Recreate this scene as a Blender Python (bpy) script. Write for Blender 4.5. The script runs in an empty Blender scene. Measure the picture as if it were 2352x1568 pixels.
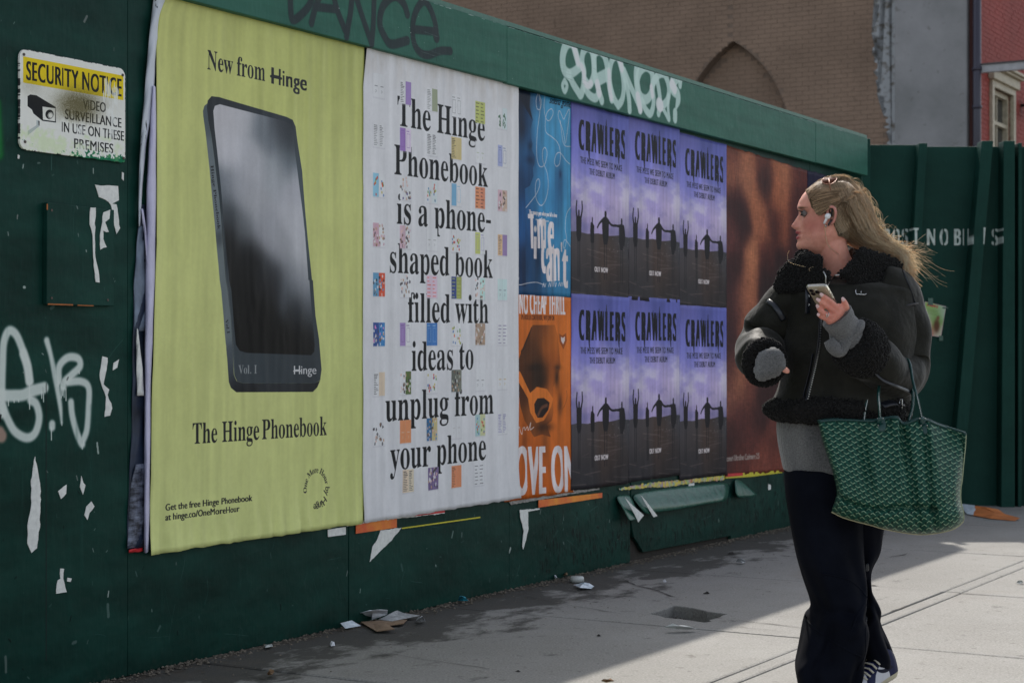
import bpy, bmesh, math, random
import numpy as np
from mathutils import Vector, Matrix
random.seed(7)
rng = np.random.default_rng(11)
sc = bpy.context.scene
COL = sc.collection
R = math.radians

# ---------------------------------------------------------------- camera, sky, sun, exposure
CAM_H = 1.04
cam = bpy.data.cameras.new('camera'); cam_o = bpy.data.objects.new('camera', cam); COL.objects.link(cam_o)
cam_o.location = (0, 0, CAM_H); cam_o.rotation_euler = (R(90), 0, 0)
cam.sensor_width = 36; cam.lens = 4072 / 2352 * 36; cam.shift_y = 28 / 2352
cam.clip_start = 0.1; cam.clip_end = 600
cam.dof.use_dof = True; cam.dof.focus_distance = 6.0; cam.dof.aperture_fstop = 7.1
sc.camera = cam_o
SUN_DX, SUN_DY = 0.02, -0.96           # how far one metre of height throws its shadow
sun_vec = Vector((-SUN_DX, -SUN_DY, 1)).normalized()
world = bpy.data.worlds.new('World'); sc.world = world; world.use_nodes = True
wn = world.node_tree; wn.nodes.clear()
sky = wn.nodes.new('ShaderNodeTexSky'); sky.sky_type = 'NISHITA'; sky.sun_disc = False
sky.sun_elevation = math.asin(sun_vec.z); sky.sun_rotation = math.atan2(sun_vec.x, sun_vec.y)
sky.air_density = 1.0; sky.dust_density = 2.0; sky.ozone_density = 1.0
bg = wn.nodes.new('ShaderNodeBackground'); bg.inputs[1].default_value = 0.15
wo = wn.nodes.new('ShaderNodeOutputWorld')
hsv = wn.nodes.new('ShaderNodeHueSaturation'); hsv.inputs['Saturation'].default_value = .45
wn.links.new(sky.outputs[0], hsv.inputs['Color']); wn.links.new(hsv.outputs[0], bg.inputs[0]); wn.links.new(bg.outputs[0], wo.inputs[0])
sun = bpy.data.lights.new('sun', 'SUN'); sun.energy = 3.6; sun.angle = R(0.9); sun.color = (1, 0.94, 0.86)
sun_o = bpy.data.objects.new('sun', sun); COL.objects.link(sun_o); sun_o.location = (3, 12, 9)
sun_o.rotation_euler = sun_vec.to_track_quat('Z', 'Y').to_euler()
sc.view_settings.view_transform = 'Standard'; sc.view_settings.look = 'None'
sc.view_settings.exposure = 0.6; sc.view_settings.gamma = 1.0
sc.cycles.use_denoising = True; sc.cycles.max_bounces = 6

# ---------------------------------------------------------------- the plan of the place
P0 = (-1.193, 5.833); D = (0.5073, 0.8617); N = (0.8617, -0.5073)   # street fence: start, run, street-side normal
F = 4072.0
def W(s, z, o=0.0): return Vector((P0[0] + s*D[0] + o*N[0], P0[1] + s*D[1] + o*N[1], z))
def S(px, py, o=0.0):
    """a sighting (measured on the survey photo) turned into (run, height) on the fence plane"""
    x0 = P0[0] + o*N[0]; y0 = P0[1] + o*N[1]; t = (px - 1176) / F
    s = (t*y0 - x0) / (D[0] - t*D[1]); y = y0 + s*D[1]
    return s, CAM_H + (812 - py)*y/F
def G(px, py):
    y = F*CAM_H/(py - 812); return Vector(((px - 1176)*y/F, y, 0))
def crop(ox, oy, k): return lambda x, y: ((ox + x/k)/1.08844, (oy + y/k)/1.08844)
def at(px, py, y): return Vector(((px - 1176)*y/F, y, CAM_H + (812 - py)*y/F))

# ---------------------------------------------------------------- object helpers
def tag(o, label=None, cat=None, group=None, kind=None):
    for k, v in (('label', label), ('category', cat), ('group', group), ('kind', kind)):
        if v: o[k] = v
    return o
def empty(name, loc, label=None, cat=None, group=None, kind=None):
    o = bpy.data.objects.new(name, None); COL.objects.link(o); o.location = loc; o.empty_display_size = .05
    bpy.context.view_layer.update()
    return tag(o, label, cat, group, kind)
def mesh_obj(name, verts, faces, mat=None, parent=None, uvs=None, smooth=False):
    me = bpy.data.meshes.new(name)
    off = parent_world(parent) if parent else None
    me.from_pydata([tuple(v) for v in verts], [], [tuple(f) for f in faces])
    if uvs is not None:
        ul = me.uv_layers.new(name='UVMap'); idx = np.zeros(len(me.loops), dtype=np.int32)
        me.loops.foreach_get('vertex_index', idx)
        ul.data.foreach_set('uv', np.asarray(uvs, dtype=np.float32)[idx].ravel())
    if smooth: me.polygons.foreach_set('use_smooth', [True]*len(me.polygons))
    if mat: me.materials.append(mat)
    me.update()
    o = bpy.data.objects.new(name, me); COL.objects.link(o)
    if parent:
        o.parent = parent; o.matrix_parent_inverse = off.inverted()
    return o
def parent_world(p):
    m = Matrix.Translation(p.location) @ p.rotation_euler.to_matrix().to_4x4()
    if p.parent: m = parent_world(p.parent) @ p.matrix_parent_inverse @ m
    return m
def bm_obj(name, bm, mat=None, parent=None, smooth=False):
    me = bpy.data.meshes.new(name); bm.to_mesh(me); bm.free()
    if smooth: me.polygons.foreach_set('use_smooth', [True]*len(me.polygons))
    if mat: me.materials.append(mat)
    o = bpy.data.objects.new(name, me); COL.objects.link(o)
    if parent: o.parent = parent; o.matrix_parent_inverse = parent_world(parent).inverted()
    return o
class MB:
    def __init__(s): s.v = []; s.f = []; s.uv = []
    def poly(s, pts):
        b = len(s.v); s.v += [Vector(p) for p in pts]; s.f.append(list(range(b, b+len(pts))))
    def box8(s, c):
        b = len(s.v); s.v += [Vector(p) for p in c]
        for f in ((0,3,2,1),(4,5,6,7),(0,1,5,4),(1,2,6,5),(2,3,7,6),(3,0,4,7)): s.f.append([b+i for i in f])
    def wbox(s, s0, s1, z0, z1, o0, o1):
        s.box8([W(s0,z0,o0),W(s1,z0,o0),W(s1,z0,o1),W(s0,z0,o1),W(s0,z1,o0),W(s1,z1,o0),W(s1,z1,o1),W(s0,z1,o1)])
    def box(s, x0,x1,y0,y1,z0,z1):
        s.box8([(x0,y0,z0),(x1,y0,z0),(x1,y1,z0),(x0,y1,z0),(x0,y0,z1),(x1,y0,z1),(x1,y1,z1),(x0,y1,z1)])
    def tube(s, pts, rad, n=8, cap=True, flat=1.0):
        pts = [Vector(p) for p in pts]; rings = []
        if not hasattr(rad, '__len__'): rad = [rad]*len(pts)
        up = None
        for i, p in enumerate(pts):
            t = (pts[min(i+1, len(pts)-1)] - pts[max(i-1, 0)]).normalized()
            if up is None: up = t.orthogonal().normalized()
            else: up = (up - t*up.dot(t)).normalized()
            sd = t.cross(up); b = len(s.v)
            for k in range(n):
                a = 2*math.pi*k/n
                s.v.append(p + up*math.cos(a)*rad[i] + sd*math.sin(a)*rad[i]*flat)
            rings.append(b)
        for a, b in zip(rings, rings[1:]):
            for k in range(n): s.f.append([a+k, a+(k+1) % n, b+(k+1) % n, b+k])
        if cap:
            s.f.append([rings[0]+k for k in range(n)][::-1]); s.f.append([rings[-1]+k for k in range(n)])
    def build(s, name, mat=None, parent=None, smooth=False): return mesh_obj(name, s.v, s.f, mat, parent, None, smooth)
def bevel(o, w, seg=2):
    m = o.modifiers.new('bevel', 'BEVEL'); m.width = w; m.segments = seg; m.limit_method = 'ANGLE'; return o
def catmull(pts, n=8, closed=False):
    P = [np.array(p, dtype=float) for p in pts]; out = []; m = len(P)
    rngi = range(m if closed else m-1)
    for i in rngi:
        p1, p2 = P[i % m], P[(i+1) % m]
        p0 = P[(i-1) % m] if closed or i > 0 else 2*p1 - p2
        p3 = P[(i+2) % m] if closed or i+2 < m else 2*p2 - p1
        for j in range(n):
            t = j/n
            out.append(.5*((2*p1) + (-p0+p2)*t + (2*p0-5*p1+4*p2-p3)*t*t + (-p0+3*p1-3*p2+p3)*t**3))
    if not closed: out.append(P[-1])
    return out

# ---------------------------------------------------------------- materials
def lin(c): return tuple((x/12.92 if x <= .04045 else ((x+.055)/1.055)**2.4) for x in c)
def srgb(x): x = max(0, min(1, x)); return x*12.92 if x <= .0031308 else 1.055*x**(1/2.4) - .055
SH = (0.50, 0.53, 0.61)                    # light that reaches the shaded side of the street, as sighted
def alb(r, g, b, k=1.0):
    """a sighted colour (0-255, in shade) turned into the surface's own linear colour"""
    l = lin((r/255, g/255, b/255)); return tuple(min(.88, k*a/e) for a, e in zip(l, SH))
def albs(r, g, b, k=1.0): return np.array([srgb(x) for x in alb(r, g, b, k)])
class NT:
    def __init__(s, name):
        s.m = bpy.data.materials.new(name); s.m.use_nodes = True; s.t = s.m.node_tree
        s.b = s.t.nodes['Principled BSDF']; s.out = s.t.nodes['Material Output']
    def n(s, typ, **kw):
        x = s.t.nodes.new(typ)
        for k, v in kw.items(): setattr(x, k, v)
        return x
    def l(s, a, b): s.t.links.new(a, b)
    def pos(s): return s.n('ShaderNodeNewGeometry').outputs['Position']
    def noise(s, scale, vec=None, detail=4, rough=.6, stretch=None):
        x = s.n('ShaderNodeTexNoise'); x.inputs['Scale'].default_value = scale; x.inputs['Detail'].default_value = detail
        x.inputs['Roughness'].default_value = rough
        v = vec or s.pos()
        if stretch:
            m = s.n('ShaderNodeMapping'); m.inputs['Scale'].default_value = stretch; s.l(v, m.inputs[0]); v = m.outputs[0]
        s.l(v, x.inputs['Vector']); return x.outputs['Fac']
    def ramp(s, fac, a, b, c0=(0,0,0), c1=(1,1,1)):
        x = s.n('ShaderNodeValToRGB'); e = x.color_ramp.elements
        e[0].position = a; e[0].color = (*c0, 1); e[1].position = b; e[1].color = (*c1, 1)
        s.l(fac, x.inputs[0]); return x.outputs[0]
    def mix(s, fac, a, b, mode='MIX'):
        x = s.n('ShaderNodeMix', data_type='RGBA', blend_type=mode)
        for sock, v in ((x.inputs[0], fac), (x.inputs[6], a), (x.inputs[7], b)):
            if isinstance(v, (int, float)): sock.default_value = v
            elif isinstance(v, tuple): sock.default_value = (*v, 1) if len(v) == 3 else v
            else: s.l(v, sock)
        return x.outputs[2]
    def math(s, op, a, b=0.0, clamp=False):
        x = s.n('ShaderNodeMath', operation=op, use_clamp=clamp)
        for sock, v in ((x.inputs[0], a), (x.inputs[1], b)):
            if isinstance(v, (int, float)): sock.default_value = v
            else: s.l(v, sock)
        return x.outputs[0]
    def bump(s, h, dist=.002, strength=1.0):
        x = s.n('ShaderNodeBump'); x.inputs['Distance'].default_value = dist; x.inputs['Strength'].default_value = strength
        s.l(h, x.inputs['Height']); s.l(x.outputs[0], s.b.inputs['Normal']); return x
    def base(s, v):
        if isinstance(v, tuple): s.b.inputs['Base Color'].default_value = (*v, 1)
        else: s.l(v, s.b.inputs['Base Color'])
    def set(s, rough=.5, metal=0.0, spec=.5, **kw):
        s.b.inputs['Roughness'].default_value = rough; s.b.inputs['Metallic'].default_value = metal
        s.b.inputs['Specular IOR Level'].default_value = spec
        for k, v in kw.items(): s.b.inputs[k.replace('_', ' ')].default_value = v
        return s
def plain(name, c, rough=.6, metal=0.0, var=.15, scale=40, bump=.0005, spec=.5, **kw):
    t = NT(name); nz = t.noise(scale)
    t.base(t.mix(t.ramp(nz, .3, .7), tuple(x*(1-var) for x in c), tuple(min(1, x*(1+var)) for x in c)))
    t.set(rough, metal, spec, **kw)
    if bump: t.bump(nz, bump)
    return t.m

# ---------------------------------------------------------------- a small print shop: posters and paint are rasterised here
def vnoise(h, w, ch, cw, seed=0):
    r = np.random.default_rng(seed); gh, gw = int(h/ch)+3, int(w/cw)+3
    g = r.random((gh, gw)).astype(np.float32)
    y = np.arange(h)/ch; x = np.arange(w)/cw; yi = y.astype(int); xi = x.astype(int)
    fy = y-yi; fx = x-xi; fy = (fy*fy*(3-2*fy))[:, None]; fx = (fx*fx*(3-2*fx))[None]
    a = g[yi][:, xi]; b = g[yi][:, xi+1]; c = g[yi+1][:, xi]; d = g[yi+1][:, xi+1]
    return ((a*(1-fx)+b*fx)*(1-fy) + (c*(1-fx)+d*fx)*fy).astype(np.float32)
def fbm(h, w, ch, cw, seed=0, oct=4):
    t = np.zeros((h, w), np.float32); a = 1.0; s = 0
    for i in range(oct):
        if ch < 1 or cw < 1: break
        t += a*vnoise(h, w, ch, cw, seed+i*17); s += a; a *= .55; ch /= 2; cw /= 2
    return t/s
def bez(p0, p1, p2, p3, k):
    return [tuple((1-t)**3*a+3*(1-t)**2*t*b+3*(1-t)*t*t*c+t**3*d for a, b, c, d in zip(p0, p1, p2, p3)) for t in (j/k for j in range(k))]
class Font:
    def __init__(s): s.g = {}
class Serif(Font):
    def __init__(s, data):
        s.g = {}; s.cap = 228/500
        for ln in data.strip().split('\n'):
            ch, adv, cs = ln.split('|')
            s.g[ch] = (int(adv)/500, [np.array([[float(v)/500 for v in p.split(',')] for p in c.split(' ')]) for c in cs.split(';') if c])
        s.g[' '] = (.18, [])
    def get(s, ch): return s.g.get(ch, s.g['.'])
class Sans(Font):
    def __init__(s):
        s.g = {}; s.cur = bpy.data.curves.new('type', 'FONT'); s.o = bpy.data.objects.new('type', s.cur); COL.objects.link(s.o)
        s.base = s._max(s._spl('H')); s.cap = max(p[:, 1].max() for p in s.get('H')[1])
    def _spl(s, body):
        s.cur.body = body; dg = bpy.context.evaluated_depsgraph_get(); dg.update(); oe = s.o.evaluated_get(dg); cu = oe.to_curve(dg); r = []
        for sp in cu.splines:
            B = [(tuple(b.handle_left[:2]), tuple(b.co[:2]), tuple(b.handle_right[:2])) for b in sp.bezier_points]; pts = []
            for i in range(len(B)):
                a = B[i]; b = B[(i+1) % len(B)]; pts += bez(a[1], a[2], b[0], b[1], 5)
            if pts: r.append(np.array(pts))
        oe.to_curve_clear(); return r
    def _max(s, r): return max(p[:, 0].max() for p in r)
    def get(s, ch):
        if ch not in s.g:
            if ch == ' ': s.g[ch] = (.28, [])
            else: s.g[ch] = (s._max(s._spl(ch+'H')) - s.base, s._spl(ch))
        return s.g[ch]
    def close(s): bpy.data.objects.remove(s.o); bpy.data.curves.remove(s.cur)
class Canvas:
    def __init__(s, x0, y0, x1, y1, ppm, color=(1,1,1), alpha=False):
        s.x0, s.y0, s.x1, s.y1 = x0, y0, x1, y1
        s.w = int(round((x1-x0)*ppm)); s.h = int(round((y1-y0)*ppm)); s.kx = s.w/(x1-x0); s.ky = s.h/(y1-y0)
        s.im = np.ones((s.h, s.w, 3), np.float32)*np.array(color, np.float32)
        s.a = np.zeros((s.h, s.w), np.float32) if alpha else None
    def px(s, p): p = np.asarray(p, float).reshape(-1, 2); return np.stack([(p[:, 0]-s.x0)*s.kx, (p[:, 1]-s.y0)*s.ky], 1)
    def blend(s, r0, c0, m, color):
        if m.size == 0: return
        h, w = m.shape; sl = (slice(r0, r0+h), slice(c0, c0+w)); m3 = m[..., None]
        color = np.asarray(color, np.float32)
        if color.ndim == 3 and color.shape[:2] != (h, w): color = color[sl]
        s.im[sl] = s.im[sl]*(1-m3) + color*m3
        if s.a is not None: s.a[sl] = np.maximum(s.a[sl], m)
    def mask(s, contours, SSY=4):
        """coverage of closed contours (canvas units): (row0, col0, mask)"""
        ps = [s.px(c) for c in contours]
        allp = np.concatenate(ps); c0 = max(0, int(allp[:, 0].min())-1); c1 = min(s.w, int(allp[:, 0].max())+2)
        r0 = max(0, int(allp[:, 1].min())-1); r1 = min(s.h, int(allp[:, 1].max())+2)
        if c1 <= c0 or r1 <= r0: return 0, 0, np.zeros((0, 0), np.float32)
        acc = np.zeros(((r1-r0)*SSY, c1-c0+2), np.float32)
        for p in ps:
            q = np.roll(p, -1, 0); dy = q[:, 1]-p[:, 1]
            for (xa, ya), (xb, yb) in zip(p, q):
                if ya == yb: continue
                sg = 1.0
                if yb < ya: xa, ya, xb, yb = xb, yb, xa, ya; sg = -1.0
                i0 = max(0, math.ceil((ya-r0)*SSY-.5)); i1 = min(acc.shape[0], math.ceil((yb-r0)*SSY-.5))
                if i1 <= i0: continue
                i = np.arange(i0, i1); y = (i+.5)/SSY+r0; x = np.clip(xa+(xb-xa)*(y-ya)/(yb-ya)-c0, 0, c1-c0)
                xi = x.astype(int); fr = x-xi
                np.add.at(acc, (i, xi), sg*(1-fr)); np.add.at(acc, (i, xi+1), sg*fr)
        wn_ = np.clip(np.abs(np.cumsum(acc, 1)), 0, 1)[:, :c1-c0]
        return r0, c0, wn_.reshape(r1-r0, SSY, -1).mean(1)
    def fill(s, contours, color, alpha=1.0):
        if not contours: return
        if np.asarray(contours[0]).ndim == 1: contours = [contours]
        r0, c0, m = s.mask(contours); s.blend(r0, c0, m*alpha, color)
    def rect(s, x0, y0, x1, y1, color, alpha=1.0): s.fill([[(x0,y0),(x1,y0),(x1,y1),(x0,y1)]], color, alpha)
    def stroke(s, pts, width, color, alpha=1.0, soft=None, smooth=True, grain=0.0):
        pts = catmull(pts, 7) if smooth and len(pts) > 2 else [np.array(p, float) for p in pts]
        n = len(pts); wd = np.full(n, width) if not hasattr(width, '__len__') else np.interp(np.linspace(0, 1, n), np.linspace(0, 1, len(width)), width)
        P = s.px(np.array(pts)); wd = wd*(s.kx+s.ky)/4; sf = max(.8, (soft or 0)*(s.kx+s.ky)/2); mg = wd.max()+sf+2
        c0 = max(0, int(P[:, 0].min()-mg)); c1 = min(s.w, int(P[:, 0].max()+mg)); r0 = max(0, int(P[:, 1].min()-mg)); r1 = min(s.h, int(P[:, 1].max()+mg))
        if c1 <= c0 or r1 <= r0: return
        best = np.zeros((r1-r0, c1-c0), np.float32)
        for i in range(n-1):
            a, b = P[i], P[i+1]; w = (wd[i]+wd[i+1])/2; g = w+sf+1
            ca = max(c0, int(min(a[0], b[0])-g)); cb = min(c1, int(max(a[0], b[0])+g)+1); ra = max(r0, int(min(a[1], b[1])-g)); rb = min(r1, int(max(a[1], b[1])+g)+1)
            if cb <= ca or rb <= ra: continue
            X, Y = np.meshgrid(np.arange(ca, cb)+.5, np.arange(ra, rb)+.5); d = b-a; L = d@d+1e-9
            t = np.clip(((X-a[0])*d[0]+(Y-a[1])*d[1])/L, 0, 1); q = np.hypot(X-a[0]-t*d[0], Y-a[1]-t*d[1])
            m = np.clip((w+sf/2-q)/sf, 0, 1); sl = (slice(ra-r0, rb-r0), slice(ca-c0, cb-c0)); best[sl] = np.maximum(best[sl], m)
        best = best*best*(3-2*best)
        if grain: best = best*np.clip(1-grain+grain*2*fbm(*best.shape, 14, 6, 3), 0, 1)
        s.blend(r0, c0, best*alpha, color)
    def text(s, txt, font, org, ex, ey, color, alpha=1.0, bold=0.0, track=0.0):
        """org: start of the baseline; ex, ey: canvas vectors of one em across and up"""
        x = 0.0; org = np.array(org, float); ex = np.array(ex, float); ey = np.array(ey, float)
        for ch in txt:
            adv, cs = font.get(ch)
            if cs:
                C = [org + (c[:, :1]+x)*ex + c[:, 1:]*ey for c in cs]
                r0, c0, m = s.mask(C)
                if bold and m.size:
                    k = max(1, int(round(bold*s.kx))); mm = m.copy()
                    for d in range(1, k+1): mm[:, d:] = np.maximum(mm[:, d:], m[:, :-d] if d else m)
                    m = mm
                s.blend(r0, c0, m*alpha, color)
            x += adv+track
        return x
    def fit(s, txt, font, p0, p1, cap, color, alpha=1.0, bold=0.0, track=0.0, slant=0.0):
        """text from p0 to p1 (ends of the baseline) with capitals cap high"""
        tot = sum(font.get(c)[0] for c in txt)+track*(len(txt)-1); p0 = np.array(p0, float); p1 = np.array(p1, float)
        u = (p1-p0)/tot; e = (p1-p0)/np.linalg.norm(p1-p0); up = np.array((-e[1], e[0]))*cap/font.cap + u*slant
        s.text(txt, font, p0, u, up, color, alpha, bold, track)
    def field(s, pts, sigma, region=None):
        """smooth colour field through control points ((x, y), rgb)"""
        c0, c1, r0, r1 = 0, s.w, 0, s.h
        X, Y = np.meshgrid((np.arange(0, s.w, 4)+.5)/s.kx+s.x0, (np.arange(0, s.h, 4)+.5)/s.ky+s.y0)
        num = np.zeros((*X.shape, 3)); den = np.zeros(X.shape)+1e-9
        for (p, c) in pts:
            w = np.exp(-((X-p[0])**2+(Y-p[1])**2)/(2*sigma**2))+1e-7/(1+((X-p[0])**2+(Y-p[1])**2)/sigma**2); num += w[..., None]*np.asarray(c); den += w
        f = (num/den[..., None]).astype(np.float32)
        f = np.repeat(np.repeat(f, 4, 0), 4, 1)[:s.h, :s.w]
        for ax in (0, 1):
            f = (np.roll(f, 2, ax)+np.roll(f, 1, ax)+f+np.roll(f, -1, ax)+np.roll(f, -2, ax))/5
        return f
    def blob(s, c, rx, ry, color, alpha=1.0, rot=0.0, power=1.0):
        X, Y = np.meshgrid((np.arange(s.w)+.5)/s.kx+s.x0-c[0], (np.arange(s.h)+.5)/s.ky+s.y0-c[1])
        u = X*math.cos(rot)+Y*math.sin(rot); v = -X*math.sin(rot)+Y*math.cos(rot)
        m = np.exp(-((u/rx)**2+(v/ry)**2)**power).astype(np.float32)*alpha; m[m < .01] = 0
        s.blend(0, 0, m, color)
    def mul(s, f): s.im *= f[..., None] if f.ndim == 2 else f
    def image(s, name):
        im = bpy.data.images.new(name, s.w, s.h, alpha=s.a is not None)
        buf = np.ones((s.h, s.w, 4), np.float32); buf[..., :3] = np.clip(s.im, 0, 1)
        if s.a is not None: buf[..., 3] = np.clip(s.a, 0, 1); im.alpha_mode = 'CHANNEL_PACKED'
        im.pixels.foreach_set(buf.ravel()); im.update(); im.pack(); return im
    def uv(s, x, y): return ((x-s.x0)/(s.x1-s.x0), (y-s.y0)/(s.y1-s.y0))
def printed(name, cv, rough=.5, bump_scale=350, bump=.0004, spec=.07, coat=0.0, sheen=0.0):
    t = NT(name); im = t.n('ShaderNodeTexImage'); im.image = cv.image(name); im.extension = 'EXTEND'
    g = t.ramp(t.noise(60, detail=5), .25, .75, (.93,)*3, (1,)*3)
    t.base(t.mix(1.0, im.outputs[0], g, 'MULTIPLY')); t.set(rough, 0, spec)
    t.b.inputs['Coat Weight'].default_value = coat; t.b.inputs['Coat Roughness'].default_value = .25
    t.bump(t.noise(bump_scale, detail=3), bump); return t.m
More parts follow.
